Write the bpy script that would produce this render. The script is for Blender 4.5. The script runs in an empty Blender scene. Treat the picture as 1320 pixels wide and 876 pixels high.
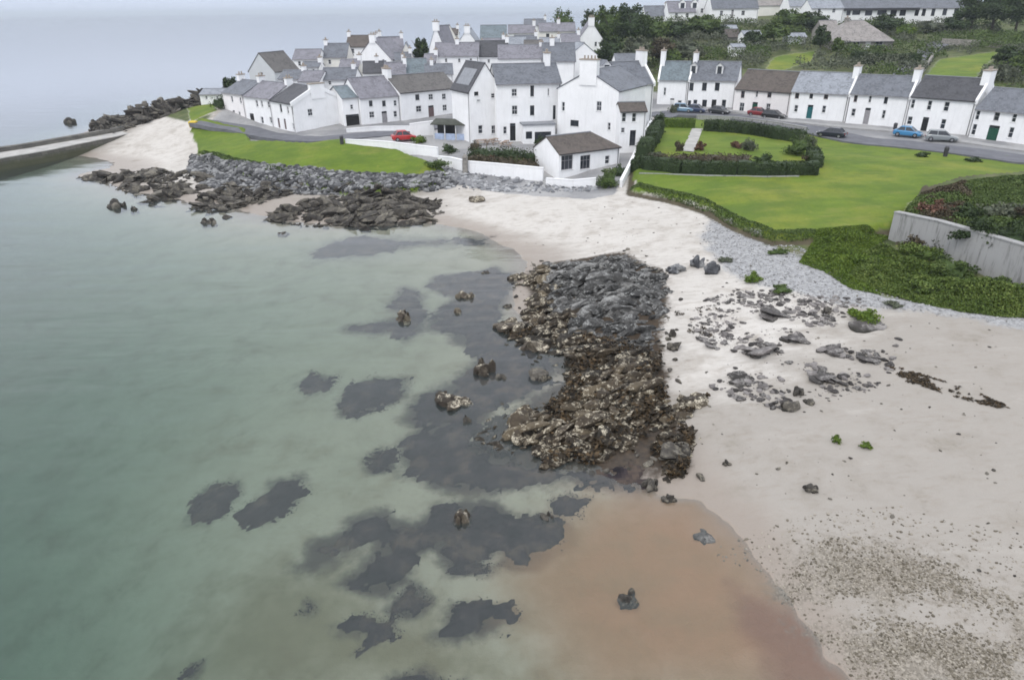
import bpy, bmesh, math, random
import numpy as np
from mathutils import Vector, Matrix

R = math.radians
sc = bpy.context.scene
col = sc.collection
random.seed(7)
rng = np.random.default_rng(11)

# ------------------------------------------------------------------ camera
CAM_H = 22.5
FPX, CX, CY = 880.0, 660.0, 438.0
PITCH, ROLL = R(25.77), R(-0.55)
fw = Vector((0, math.cos(PITCH), -math.sin(PITCH)))
up0 = Vector((0, math.sin(PITCH), math.cos(PITCH)))
rt0 = Vector((1, 0, 0))
rt = rt0 * math.cos(ROLL) + up0 * math.sin(ROLL)
upv = up0 * math.cos(ROLL) - rt0 * math.sin(ROLL)
cam_d = bpy.data.cameras.new('camera')
cam = bpy.data.objects.new('camera', cam_d)
col.objects.link(cam)
cam.matrix_world = Matrix(((rt.x, upv.x, -fw.x, 0), (rt.y, upv.y, -fw.y, 0),
                           (rt.z, upv.z, -fw.z, CAM_H), (0, 0, 0, 1)))
cam_d.sensor_width = 36.0
cam_d.lens = 36.0 * FPX / 1320.0
cam_d.clip_start = 0.2
cam_d.clip_end = 80000
sc.camera = cam

# ------------------------------------------------------------------ sky
SUN_EL, SUN_AZ = R(52), R(215)      # azimuth from +Y clockwise: light from behind the left shoulder
world = bpy.data.worlds.new('World')
sc.world = world
world.use_nodes = True
wn = world.node_tree
wn.nodes.clear()
wo = wn.nodes.new('ShaderNodeOutputWorld')
bg = wn.nodes.new('ShaderNodeBackground')
bg.inputs['Strength'].default_value = 0.1
sky = wn.nodes.new('ShaderNodeTexSky')
sky.sky_type = 'NISHITA'
sky.sun_disc = False
sky.sun_elevation = SUN_EL
sky.sun_rotation = SUN_AZ
sky.dust_density = 2.0
tc = wn.nodes.new('ShaderNodeTexCoord')
mp = wn.nodes.new('ShaderNodeMapping')
mp.inputs['Scale'].default_value = (1.0, 1.0, 3.5)
nz = wn.nodes.new('ShaderNodeTexNoise')
nz.inputs['Scale'].default_value = 2.2
nz.inputs['Detail'].default_value = 5
cr = wn.nodes.new('ShaderNodeValToRGB')
cr.color_ramp.elements[0].position = 0.3
cr.color_ramp.elements[0].color = (6.6, 7.05, 8.0, 1)
cr.color_ramp.elements[1].position = 0.75
cr.color_ramp.elements[1].color = (7.8, 8.0, 8.6, 1)
mx = wn.nodes.new('ShaderNodeMix')
mx.data_type = 'RGBA'
mx.inputs[0].default_value = 0.9
L = wn.links.new
L(tc.outputs['Generated'], mp.inputs['Vector'])
L(mp.outputs[0], nz.inputs['Vector'])
L(nz.outputs['Fac'], cr.inputs['Fac'])
# overcast: the cloud sheet is brighter overhead than at the horizon
sxyz = wn.nodes.new('ShaderNodeSeparateXYZ')
L(tc.outputs['Generated'], sxyz.inputs[0])
mr = wn.nodes.new('ShaderNodeMapRange')
mr.interpolation_type = 'SMOOTHSTEP'
for k_, v_ in (('From Min', 0.02), ('From Max', 0.36)):
    mr.inputs[k_].default_value = v_
L(sxyz.outputs['Z'], mr.inputs['Value'])
lo_hi = wn.nodes.new('ShaderNodeMix')
lo_hi.data_type = 'RGBA'
lo_hi.inputs[6].default_value = (1.03, 1.09, 1.21, 1)
lo_hi.inputs[7].default_value = (1.92, 1.90, 1.86, 1)
L(mr.outputs[0], lo_hi.inputs[0])
vm = wn.nodes.new('ShaderNodeVectorMath')
vm.operation = 'MULTIPLY'
L(cr.outputs['Color'], vm.inputs[0])
L(lo_hi.outputs[2], vm.inputs[1])
L(sky.outputs[0], mx.inputs[6])
L(vm.outputs[0], mx.inputs[7])
L(mx.outputs[2], bg.inputs['Color'])
L(bg.outputs[0], wo.inputs['Surface'])

# ------------------------------------------------------------------ sun
sun_d = bpy.data.lights.new('sun', 'SUN')
sun_d.energy = 1.0
sun_d.angle = R(20)
sun_d.color = (1.0, 0.96, 0.9)
sun = bpy.data.objects.new('sun', sun_d)
col.objects.link(sun)
sdir = Vector((math.sin(SUN_AZ) * math.cos(SUN_EL), math.cos(SUN_AZ) * math.cos(SUN_EL), math.sin(SUN_EL)))
sun.rotation_euler = sdir.to_track_quat('Z', 'Y').to_euler()

sc.view_settings.view_transform = 'Standard'
sc.view_settings.look = 'None'
sc.view_settings.gamma = 1
sc.view_settings.use_curve_mapping = False
sc.view_settings.exposure = 0.1
sc.render.engine = 'CYCLES'
sc.cycles.use_denoising = True
sc.cycles.max_bounces = 6
sc.cycles.diffuse_bounces = 3
sc.cycles.glossy_bounces = 2
sc.cycles.transparent_max_bounces = 8
sc.cycles.volume_bounces = 0
sc.cycles.pixel_filter_type = 'BLACKMAN_HARRIS'
sc.cycles.filter_width = 1.7

# ------------------------------------------------------------------ pixel <-> place helpers
def ray(px, py):
    return (fw * FPX + rt * (px - CX) + upv * (CY - py)).normalized()

def gp(px, py, z=0.0):
    """ground point of the photo position at height z"""
    d = ray(px, py)
    t = (z - CAM_H) / d.z
    return Vector((d.x * t, d.y * t, z))

def yp(px, py, Y):
    """point of the photo position at distance Y"""
    d = ray(px, py)
    t = Y / d.y
    return Vector((d.x * t, Y, CAM_H + d.z * t))

def zat(P, py):
    """height above the place P that shows at row py"""
    a = (CY - py)
    # a*(fw.d) = FPX*(up.d), d=(x,y,z-H)
    c0 = a * (fw.x * P[0] + fw.y * P[1]) - FPX * (upv.x * P[0] + upv.y * P[1])
    c1 = FPX * upv.z - a * fw.z
    return CAM_H + c0 / c1

# ------------------------------------------------------------------ noise
def _hash(ix, iy, seed):
    h = (ix.astype(np.int64) * 374761393 + iy.astype(np.int64) * 668265263 + seed * 1442695041) & 0x7fffffff
    h = ((h ^ (h >> 13)) * 1274126177) & 0x7fffffff
    return ((h ^ (h >> 16)) & 0xffff) / 65535.0

def vnoise(x, y, seed=0):
    x = np.asarray(x, float); y = np.asarray(y, float)
    ix = np.floor(x); iy = np.floor(y)
    fx = x - ix; fy = y - iy
    fx = fx * fx * (3 - 2 * fx); fy = fy * fy * (3 - 2 * fy)
    a = _hash(ix, iy, seed); b = _hash(ix + 1, iy, seed)
    c = _hash(ix, iy + 1, seed); d = _hash(ix + 1, iy + 1, seed)
    return (a * (1 - fx) + b * fx) * (1 - fy) + (c * (1 - fx) + d * fx) * fy

def fbm(x, y, seed=0, oct=4):
    s = 0; a = 0.5; t = 0
    for o in range(oct):
        s = s + a * vnoise(x, y, seed + o * 17); t += a
        x = x * 2.03 + 11.3; y = y * 2.03 - 7.1; a *= 0.5
    return s / t

def sdist(poly, X, Y):
    """signed distance to polygon (negative inside)"""
    P = np.array([(p[0], p[1]) for p in poly], float)
    d2 = np.full(np.shape(X), 1e18); ins = np.zeros(np.shape(X), bool)
    n = len(P)
    for i in range(n):
        ax, ay = P[i]; bx, by = P[(i + 1) % n]
        ex, ey = bx - ax, by - ay
        wx, wy = X - ax, Y - ay
        t = np.clip((wx * ex + wy * ey) / (ex * ex + ey * ey + 1e-12), 0, 1)
        dx, dy = wx - ex * t, wy - ey * t
        d2 = np.minimum(d2, dx * dx + dy * dy)
        c = ((ay > Y) != (by > Y))
        with np.errstate(divide='ignore', invalid='ignore'):
            xi = ax + (Y - ay) * ex / (ey if abs(ey) > 1e-12 else 1e-12)
        ins ^= c & (X < xi)
    d = np.sqrt(d2)
    return np.where(ins, -d, d)

def gpoly(pts, z):
    return [tuple(gp(a, b, z))[:2] for a, b in pts]

def sstep(a, b, x):
    t = np.clip((x - a) / (b - a), 0, 1)
    return t * t * (3 - 2 * t)

# ------------------------------------------------------------------ terrain
CP = []
def cz(lst):
    for a, b, z in lst:
        p = gp(a, b, z); CP.append((p.x, p.y, z))
def cyy(lst):
    for a, b, Y in lst:
        p = yp(a, b, Y); CP.append((p.x, p.y, p.z))
# sea bed
cz([(0, 876, -4.2), (0, 700, -3.9), (150, 860, -2.8), (0, 500, -3.4), (0, 350, -3.0), (0, 262, -1.8), (150, 700, -2.6), (150, 500, -2.6),
    (150, 350, -2.0), (120, 270, -0.9), (300, 800, -1.4), (300, 600, -1.5), (300, 450, -1.6), (300, 350, -1.2), (200, 300, -1.0),
    (400, 310, -0.45), (450, 400, -1.0), (450, 550, -1.0), (450, 700, -0.9), (450, 860, -0.8), (560, 330, -0.4),
    (600, 400, -0.5), (600, 480, -0.5), (560, 560, -0.7), (600, 620, -0.6), (600, 700, -0.6), (600, 800, -0.55),
    (700, 650, -0.42), (700, 800, -0.45), (800, 700, -0.32), (800, 850, -0.36), (900, 720, -0.2), (950, 850, -0.26), (1040, 860, -0.12)])
# water's edge
cz([(100, 226, 0), (165, 222, 0.1), (250, 262, 0), (330, 277, 0), (440, 291, 0), (560, 288, 0), (612, 298, 0), (655, 320, 0), (685, 345, 0.05),
    (760, 595, 0.0), (840, 632, 0), (905, 645, 0), (965, 700, 0), (1007, 760, 0), (1050, 815, 0), (1100, 876, 0)])
# outcrop
cz([(760, 380, 0.9), (820, 420, 0.8), (800, 520, 0.25), (700, 560, -0.12), (870, 570, 0.25), (740, 440, 0.1)])
# beach
cz([(700, 270, 1.5), (800, 262, 1.9), (600, 264, 1.0), (650, 292, 0.5), (750, 318, 0.6), (850, 300, 1.6), (920, 300, 2.0), (900, 400, 1.1),
    (910, 500, 0.7), (950, 600, 0.55), (1000, 360, 2.2), (1000, 450, 1.6), (1000, 550, 1.1), (1050, 700, 0.6), (1150, 800, 0.9),
    (1150, 600, 1.3), (1150, 480, 1.9), (1300, 450, 2.5), (1300, 600, 2.0), (1300, 800, 1.4), (1150, 400, 2.5)])
# lawn, road in front of the terrace
cz([(830, 235, 2.6), (950, 245, 3.2), (1100, 250, 3.6), (1250, 232, 4.1), (990, 297, 2.9), (1120, 290, 3.2), (930, 180, 3.8), (1050, 172, 4.3),
    (1300, 205, 4.4), (880, 146, 4.5), (1000, 158, 4.5), (1150, 172, 4.5), (1300, 190, 4.5), (1150, 312, 3.1), (1240, 352, 3.0), (1318, 384, 2.9),
    (1320, 270, 4.0)])
# left shore, lawn and road
cz([(170, 195, 0.7), (220, 190, 1.5), (200, 216, 0.3), (255, 180, 2.6), (330, 190, 3.2), (420, 200, 3.3), (500, 207, 3.1), (560, 219, 2.6),
    (280, 232, 0.8), (350, 236, 0.9), (450, 240, 0.9), (540, 241, 1.2), (180, 238, 0.3), (290, 252, 0.25), (450, 270, 0.4), (300, 168, 3.8),
    (400, 182, 4.0), (450, 176, 4.3), (520, 167, 4.5), (600, 172, 4.3), (580, 203, 3.4), (650, 204, 3.8), (650, 229, 2.0), (740, 237, 2.0),
    (690, 184, 4.2), (760, 186, 4.1), (810, 200, 3.6)])
# headland and open sea at the left
cz([(180, 158, 1.6), (130, 168, 0.5), (60, 172, -1.0), (0, 176, -3.0), (0, 100, -7.0), (150, 90, -7), (280, 95, -3), (180, 125, -2.5),
    (230, 118, -0.5)])
# rising village and hill
CP += [(-40, 150, 5.0), (-15, 150, 6.0), (10, 150, 6.5), (-30, 175, 6.0), (0, 180, 8.0), (25, 185, 9.0), (-15, 210, 7.0), (10, 215, 9.0),
       (30, 240, 12.0), (5, 260, 7.0), (-40, 200, 1.0), (-30, 240, -2.0), (-10, 300, -3), (20, 350, -4), (45, 260, 16)]
cyy([(272, 134, 143), (286, 141, 133), (250, 146, 136), (300, 135, 146), (232, 140, 146), (1240, 84, 165), (1200, 104, 145), (1280, 66, 190), (1100, 80, 180), (1140, 28, 250), (1050, 28, 250), (1230, 28, 250), (1020, 82, 175),
     (900, 92, 170), (850, 62, 205), (905, 28, 255), (960, 30, 250), (1320, 45, 215), (1320, 110, 140), (830, 30, 250)])
CP += [(100, 320, 22), (200, 330, 24), (60, 330, 17), (130, 520, 18), (60, 480, 4), (300, 500, 18), (0, 600, -8), (150, 200, 14), (220, 200, 16),
       (120, 100, 5.5), (140, 60, 5), (90, 40, 3.5), (60, 10, 2.0), (40, -10, 0.5), (20, 5, 0.0), (0, 5, -0.8), (-30, 0, -2.5), (-60, 20, -4), (-120, 60, -6),
       (-200, 150, -8), (-200, 300, -9), (-60, 450, -9), (10, -20, -0.8), (-100, 600, -10)]
CP = np.array(CP)

def lp(x, y):
    x = np.asarray(x, float); y = np.asarray(y, float)
    r = np.sqrt(x * x + y * y) + 3.0
    return np.stack([np.arctan2(x, y + 1.5), np.log(r)], -1)

def _tps_fit():
    U = lp(CP[:, 0], CP[:, 1]); n = len(U)
    d2 = ((U[:, None] - U[None]) ** 2).sum(-1)
    K = 0.5 * d2 * np.log(d2 + 1e-12)
    K += np.eye(n) * 2e-4
    P = np.concatenate([np.ones((n, 1)), U], 1)
    A = np.zeros((n + 3, n + 3)); A[:n, :n] = K; A[:n, n:] = P; A[n:, :n] = P.T
    b = np.zeros(n + 3); b[:n] = CP[:, 2]
    return U, np.linalg.solve(A, b)
TU, TW = _tps_fit()

LAWN_R = gpoly([(816, 236), (845, 242), (880, 250), (915, 261), (935, 272), (962, 287), (1000, 303), (1050, 304), (1100, 300), (1148, 296), (1160, 283),
                (1200, 262), (1320, 248), (1420, 240), (1420, 216), (1320, 213), (1200, 197), (1095, 186), (1058, 182), (1045, 172), (980, 161), (905, 153), (850, 152),
                (835, 175), (822, 205)], 3.5)
LAWN_L = gpoly([(246, 166), (256, 161), (318, 168), (324, 181), (400, 187), (446, 185), (500, 192), (548, 202), (572, 208), (566, 214), (535, 220), (470, 220),
                (400, 214), (330, 206), (285, 198), (258, 188)], 4.0)
LAWN_S = gpoly([(240, 137), (286, 133), (279, 148), (244, 151)], 5.4)
PLATEAU = gpoly([(1150, 305), (1200, 322), (1260, 346), (1330, 372), (1420, 406), (1420, 250), (1320, 253), (1220, 262), (1175, 273)], 3.2)
KELP = gpoly([(680, 345), (720, 335), (800, 332), (850, 360), (862, 400), (850, 450), (856, 490), (860, 525), (885, 560), (888, 600), (845, 612), (830, 600),
              (770, 600), (700, 595), (655, 570), (620, 555), (640, 525), (690, 505), (735, 480), (705, 455), (660, 425), (690, 400), (680, 370)], 0.4)
ORANGE = gpoly([(900, 640), (760, 640), (690, 690), (650, 740), (690, 800), (760, 900), (1130, 900), (1095, 868), (1050, 812), (1005, 758), (960, 700)], -0.1)
REDWEED = gpoly([(935, 745), (975, 760), (1040, 800), (1110, 885), (1000, 890), (985, 840), (955, 790)], -0.05)
SHINGLE = gpoly([(1000, 722), (1035, 690), (1075, 684), (1130, 692), (1200, 722), (1330, 775), (1400, 900), (1140, 900), (1085, 830), (1040, 785), (1010, 755)], 0.9)
GREYSTONES = gpoly([(925, 268), (960, 290), (1000, 309), (1040, 330), (1100, 362), (1180, 388), (1330, 412), (1330, 432), (1230, 413), (1150, 402), (1085, 392), (1010, 372),
                    (960, 355), (925, 330), (905, 300)], 2.3)
WEEDS = gpoly([(985, 312), (1040, 300), (1110, 298), (1150, 300), (1215, 320), (1260, 345), (1330, 375), (1330, 402), (1240, 392), (1150, 378), (1095, 358), (1050, 336)], 2.9)
ROADLINE = [gp(a, b, 4.4) for a, b in ((850, 151), (905, 152), (980, 160), (1045, 171), (1095, 185), (1200, 196), (1320, 212), (1420, 222))]
def road_dist(X, Y):
    d2 = np.full(np.shape(X), 1e18)
    for p, q in zip(ROADLINE[:-1], ROADLINE[1:]):
        ex, ey = q.x - p.x, q.y - p.y
        t = np.clip(((X - p.x) * ex + (Y - p.y) * ey) / (ex * ex + ey * ey), 0, 1)
        d2 = np.minimum(d2, (X - p.x - ex * t) ** 2 + (Y - p.y - ey * t) ** 2)
    return np.sqrt(d2)
HILL_A = [tuple(yp(a, b, Y))[:2] for a, b, Y in [(985, 92, 168), (1000, 74, 186), (1052, 64, 196), (1046, 80, 180), (1012, 94, 166)]]
HILL_B = [tuple(yp(a, b, Y))[:2] for a, b, Y in [(1186, 106, 140), (1212, 72, 178), (1288, 62, 190), (1280, 74, 176), (1248, 106, 138)]]

def T0(x, y):
    x = np.asarray(x, float); y = np.asarray(y, float)
    shp = x.shape; x = x.ravel(); y = y.ravel()
    U = lp(x, y); out = np.empty(len(x)); n = len(TU)
    for s in range(0, len(x), 20000):
        u = U[s:s + 20000]
        d2 = ((u[:, None] - TU[None]) ** 2).sum(-1)
        out[s:s + 20000] = (0.5 * d2 * np.log(d2 + 1e-12)) @ TW[:n] + TW[n] + u @ TW[n + 1:]
    r = np.sqrt(x * x + y * y)
    k = sstep(500, 900, r)
    out = np.clip(out, -9, 30) * (1 - k) - 12 * k
    return out.reshape(shp)

def T(x, y):
    x = np.asarray(x, float); y = np.asarray(y, float)
    z = T0(x, y)
    land = sstep(0.1, 1.2, z)
    z = z + (fbm(x * 0.22, y * 0.22, 3) - 0.5) * 0.28 * (0.3 + 0.7 * land) + (fbm(x * 1.1, y * 1.1, 5) - 0.5) * 0.10
    wob = (fbm(x * 0.5, y * 0.5, 9) - 0.5) * 1.6
    near = (x * x + y * y) < 160 ** 2
    if np.any(near):
        xs, ys = x[near] if x.shape else x, y[near] if y.shape else y
        w = wob[near] if x.shape else wob
        add = 0.75 * sstep(0.5, -0.6, sdist(LAWN_R, xs, ys) + w * 0.6) * sstep(1.0, 14.0, road_dist(xs, ys))
        add = add + 0.9 * sstep(0.4, -0.6, sdist(LAWN_L, xs, ys) + w * 0.4)
        add = add + 2.2 * sstep(-0.1, -0.5, sdist(PLATEAU, xs, ys))
        if x.shape:
            z[near] += add
        else:
            z = z + add
    return z

def tz(x, y):
    return float(T(np.array([x]), np.array([y]))[0])

def hit(px, py):
    """where the photo position meets the ground"""
    d = ray(px, py)
    t = np.concatenate([np.arange(8, 120, 0.25), np.arange(120, 420, 0.6)])
    h = CAM_H + d.z * t - T(d.x * t, d.y * t)
    i = int(np.argmax(h < 0)) if np.any(h < 0) else len(t) - 1
    tt = t[i]
    return Vector((d.x * tt, d.y * tt, CAM_H + d.z * tt))

BANK_L = [tuple(hit(a, b))[:2] for a, b in ((247, 198), (262, 203), (285, 207), (320, 211), (370, 216), (417, 219), (470, 224), (530, 228), (582, 229), (588, 240), (540, 247), (450, 249),
          (350, 249), (290, 246), (262, 240), (245, 222))]

SHA = gpoly([(1000, 735), (1050, 692), (1085, 688), (1135, 695), (1205, 728), (1330, 790), (1330, 830), (1200, 790), (1120, 765), (1060, 760), (1020, 770)], 0.9)
SHB = gpoly([(1045, 790), (1090, 782), (1150, 795), (1240, 818), (1330, 838), (1400, 900), (1150, 900), (1110, 850), (1080, 825)], 0.9)
PALE_SAND = gpoly([(560, 252), (640, 236), (770, 242), (830, 238), (935, 275), (1010, 330), (1090, 380), (1040, 430), (960, 470), (890, 470), (862, 380), (820, 325), (740, 312), (640, 285)], 1.6)
PALE_SAND2 = gpoly([(80, 222), (130, 195), (200, 172), (262, 160), (275, 200), (255, 240), (180, 232)], 1.2)

# ------------------------------------------------------------------ materials
def new_mat(name):
    m = bpy.data.materials.new(name)
    m.use_nodes = True
    nt = m.node_tree
    nt.nodes.clear()
    out = nt.nodes.new('ShaderNodeOutputMaterial')
    b = nt.nodes.new('ShaderNodeBsdfPrincipled')
    nt.links.new(b.outputs[0], out.inputs['Surface'])
    return m, nt, b

class NB:
    """small node helper"""
    def __init__(s, nt): s.nt = nt
    def n(s, t, **kw):
        nd = s.nt.nodes.new('ShaderNode' + t)
        for k, v in kw.items():
            setattr(nd, k, v)
        return nd
    def l(s, a, b): s.nt.links.new(a, b)
    def attr(s, name):
        return s.n('Attribute', attribute_name=name).outputs['Fac']
    def coord(s, kind='Object'):
        return s.n('TexCoord').outputs[kind]
    def noise(s, vec, scale, detail=4, rough=0.6, stretch=None):
        nd = s.n('TexNoise')
        nd.inputs['Scale'].default_value = scale
        nd.inputs['Detail'].default_value = detail
        nd.inputs['Roughness'].default_value = rough
        if stretch:
            m = s.n('Mapping'); m.inputs['Scale'].default_value = stretch
            s.l(vec, m.inputs['Vector']); vec = m.outputs[0]
        s.l(vec, nd.inputs['Vector'])
        return nd.outputs['Fac']
    def voro(s, vec, scale, feature='F1', out='Distance'):
        nd = s.n('TexVoronoi', feature=feature)
        nd.inputs['Scale'].default_value = scale
        s.l(vec, nd.inputs['Vector'])
        return nd.outputs[out]
    def math(s, op, a, b=0.5, clamp=False):
        nd = s.n('Math', operation=op, use_clamp=clamp)
        for i, v in enumerate((a, b)):
            if hasattr(v, 'links'): s.l(v, nd.inputs[i])
            else: nd.inputs[i].default_value = v
        return nd.outputs[0]
    def rng(s, v, a, b, c=0.0, d=1.0):
        nd = s.n('MapRange', interpolation_type='SMOOTHSTEP')
        s.l(v, nd.inputs['Value'])
        for k, x in zip(('From Min', 'From Max', 'To Min', 'To Max'), (a, b, c, d)):
            nd.inputs[k].default_value = x
        return nd.outputs[0]
    def mix(s, fac, a, b, mode='MIX'):
        nd = s.n('Mix', data_type='RGBA', blend_type=mode)
        for i, v in ((0, fac), (6, a), (7, b)):
            if hasattr(v, 'links'): s.l(v, nd.inputs[i])
            elif i == 0: nd.inputs[0].default_value = v
            else: nd.inputs[i].default_value = (v[0], v[1], v[2], 1)
        return nd.outputs[2]
    def ramp(s, fac, stops):
        nd = s.n('ValToRGB')
        els = nd.color_ramp.elements
        els[0].position, els[0].color = stops[0][0], (*stops[0][1], 1)
        els[1].position, els[1].color = stops[-1][0], (*stops[-1][1], 1)
        for p, c in stops[1:-1]:
            e = els.new(p); e.color = (*c, 1)
        s.l(fac, nd.inputs['Fac'])
        return nd.outputs['Color']
    def bump(s, h, strength=0.5, dist=0.1):
        nd = s.n('Bump')
        nd.inputs['Strength'].default_value = strength
        nd.inputs['Distance'].default_value = dist
        s.l(h, nd.inputs['Height'])
        return nd.outputs[0]

def ground_mat():
    m, nt, b = new_mat('ground')
    k = NB(nt)
    P = k.coord('Object')
    sx = k.n('SeparateXYZ'); k.l(P, sx.inputs[0]); Z = sx.outputs['Z']
    nF = k.noise(P, 3.0, 6, 0.65)      # 30 cm
    nM = k.noise(P, 0.45, 5)           # 2 m
    nL = k.noise(P, 0.09, 4)           # 10 m
    nXF = k.noise(P, 14.0, 3, 0.7)
    # sand
    sand = k.mix(nL, (0.45, 0.42, 0.378), (0.60, 0.572, 0.53))
    sand = k.mix(k.rng(nM, 0.45, 0.7), sand, (0.44, 0.405, 0.365))
    sand = k.mix(k.math('MULTIPLY', k.rng(nF, 0.55, 0.75), 0.35), sand, (0.38, 0.34, 0.30))
    # scattered dark grit and wrack
    grit = k.math('MULTIPLY', k.rng(k.noise(P, 5.5, 6, 0.75), 0.62, 0.70), k.rng(nM, 0.48, 0.62))
    sand = k.mix(k.math('MULTIPLY', grit, 0.55), sand, (0.16, 0.14, 0.11))
    # greyer, darker sand outside the pale upper-beach areas, in streaks along the shore
    sy = k.noise(P, 0.5, 5, 0.65, (0.5, 1.4, 1))
    grey_sand = k.rng(k.math('ADD', k.attr('pale_sand'), k.math('MULTIPLY', k.math('SUBTRACT', sy, 0.5), 1.3)), 0.75, 0.05)
    sand = k.mix(k.math('MULTIPLY', grey_sand, 0.8), sand, (0.285, 0.258, 0.225))
    sand = k.mix(k.math('MULTIPLY', k.rng(k.noise(P, 1.4, 6, 0.7, (0.6, 1.6, 1)), 0.48, 0.72), 0.5), sand, (0.27, 0.235, 0.195))
    # tide-wet sand near the water's edge
    zw = k.math('ADD', Z, k.math('MULTIPLY', k.math('SUBTRACT', nM, 0.5), 0.5))
    wet = k.rng(zw, 0.62, 0.08)
    sand = k.mix(k.math('MULTIPLY', wet, 0.75), sand, (0.27, 0.225, 0.185))
    under = k.rng(Z, 0.03, -0.25)
    bed = k.mix(k.rng(nM, 0.35, 0.7), (0.40, 0.375, 0.29), (0.33, 0.31, 0.23))
    bed = k.mix(k.math('MULTIPLY', k.rng(nF, 0.5, 0.75), 0.3), bed, (0.2, 0.19, 0.14))
    c = k.mix(under, sand, bed)
    def lay(c, name, colr, soft=0.35, nz=nM, amt=0.9, op=1.0):
        f = k.math('ADD', k.attr(name), k.math('MULTIPLY', k.math('SUBTRACT', nz, 0.5), amt))
        f = k.rng(f, 0.5 - soft, 0.5 + soft)
        if op < 1: f = k.math('MULTIPLY', f, op)
        return k.mix(f, c, colr)
    c = lay(c, 'olive', k.mix(nM, (0.20, 0.175, 0.085), (0.14, 0.125, 0.06)), 0.5, nM, 1.2, 0.8)
    c = lay(c, 'weedstain', k.mix(nF, (0.018, 0.013, 0.013), (0.06, 0.048, 0.036)), 0.45, k.math('MULTIPLY', k.math('ADD', nF, nM), 0.5), 1.5, 0.93)
    orange = k.mix(k.rng(nM, 0.3, 0.7), (0.37, 0.195, 0.095), (0.32, 0.195, 0.10))
    c0 = c
    c = lay(c, 'orange', orange, 0.5, nM, 0.7, 0.9)
    c = lay(c, 'redweed', k.mix(nF, (0.19, 0.085, 0.052), (0.27, 0.135, 0.085)), 0.5, nM, 0.8, 0.8)
    c = k.mix(k.rng(k.math('ADD', Z, k.math('MULTIPLY', k.math('SUBTRACT', nM, 0.5), 0.08)), -0.07, 0.03), c, c0)     # only the drowned sand is stained
    # grey pebbles, top of the beach
    vp = k.voro(P, 4.5, 'F1', 'Color')
    svp = k.n('SeparateColor'); k.l(vp, svp.inputs[0])
    peb = k.ramp(svp.outputs[0], [(0, (0.26, 0.26, 0.262)), (0.5, (0.32, 0.32, 0.322)), (1, (0.39, 0.39, 0.388))])
    c = lay(c, 'greystones', peb, 0.25, nF, 1.0)
    vs = k.n('SeparateColor'); k.l(k.voro(P, 15.0, 'F1', 'Color'), vs.inputs[0])
    shg = k.ramp(vs.outputs[1], [(0, (0.12, 0.105, 0.08)), (0.5, (0.20, 0.175, 0.138)), (1, (0.33, 0.295, 0.245))])
    c = lay(c, 'shingle', shg, 0.25, k.math('MULTIPLY', k.math('ADD', nF, nM), 0.5), 2.4, 0.75)
    c = lay(c, 'bank', k.ramp(svp.outputs[2], [(0, (0.12, 0.12, 0.125)), (1, (0.34, 0.34, 0.35))]), 0.25, nF, 1.0)
    c = lay(c, 'kelp', k.ramp(nF, [(0.3, (0.022, 0.017, 0.012)), (0.7, (0.075, 0.052, 0.032))]), 0.25, nF, 0.9)
    # village paving and yards, hill vegetation, mown grass
    pav = k.mix(k.rng(nL, 0.4, 0.6), (0.22, 0.22, 0.225), (0.34, 0.335, 0.33))
    pav = k.mix(k.math('MULTIPLY', k.rng(nF, 0.5, 0.7), 0.4), pav, (0.16, 0.155, 0.14))
    c = lay(c, 'paving', pav, 0.2, nF, 0.4)
    hillc = k.ramp(nM, [(0.25, (0.045, 0.06, 0.02)), (0.5, (0.085, 0.105, 0.035)), (0.7, (0.14, 0.135, 0.07)), (0.9, (0.20, 0.18, 0.12))])
    c = lay(c, 'hill', hillc, 0.2, nF, 0.4)
    bare = k.ramp(nM, [(0.3, (0.055, 0.045, 0.03)), (0.7, (0.10, 0.085, 0.05))])
    c = lay(c, 'earth', bare, 0.25, nF, 0.8)
    stripe = k.noise(P, 0.35, 3, 0.5, (1.0, 3.2, 1.0))
    gr = k.mix(k.rng(stripe, 0.3, 0.7), (0.105, 0.162, 0.014), (0.130, 0.188, 0.018))
    gr = k.mix(k.math('MULTIPLY', k.rng(nL, 0.45, 0.65), 0.6), gr, (0.22, 0.225, 0.03))
    gr = k.mix(k.math('MULTIPLY', k.rng(nF, 0.45, 0.75), 0.55), gr, (0.085, 0.125, 0.012))
    gr = k.mix(k.math('MULTIPLY', k.rng(k.noise(P, 0.8, 4, 0.6), 0.60, 0.72), 0.35), gr, (0.27, 0.25, 0.07))
    gr = k.mix(k.math('MULTIPLY', k.rng(k.noise(P, 0.22, 6, 0.65), 0.42, 0.66), 0.8), gr, (0.075, 0.125, 0.013))
    gr = k.mix(k.math('MULTIPLY', k.rng(k.noise(P, 0.33, 6, 0.7, (0.5, 1.3, 1)), 0.52, 0.74), 0.6), gr, (0.20, 0.205, 0.045))
    c = lay(c, 'grass', gr, 0.2, nF, 0.7)
    k.l(c, b.inputs['Base Color'])
    k.l(k.rng(wet, 0.0, 1.0, 0.92, 0.45), b.inputs['Roughness'])
    b.inputs['Specular IOR Level'].default_value = 0.3
    h = k.math('ADD', k.math('MULTIPLY', nF, 0.6), k.math('MULTIPLY', nXF, 0.25))
    k.l(k.bump(h, 0.55, 0.12), b.inputs['Normal'])
    return m

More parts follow.
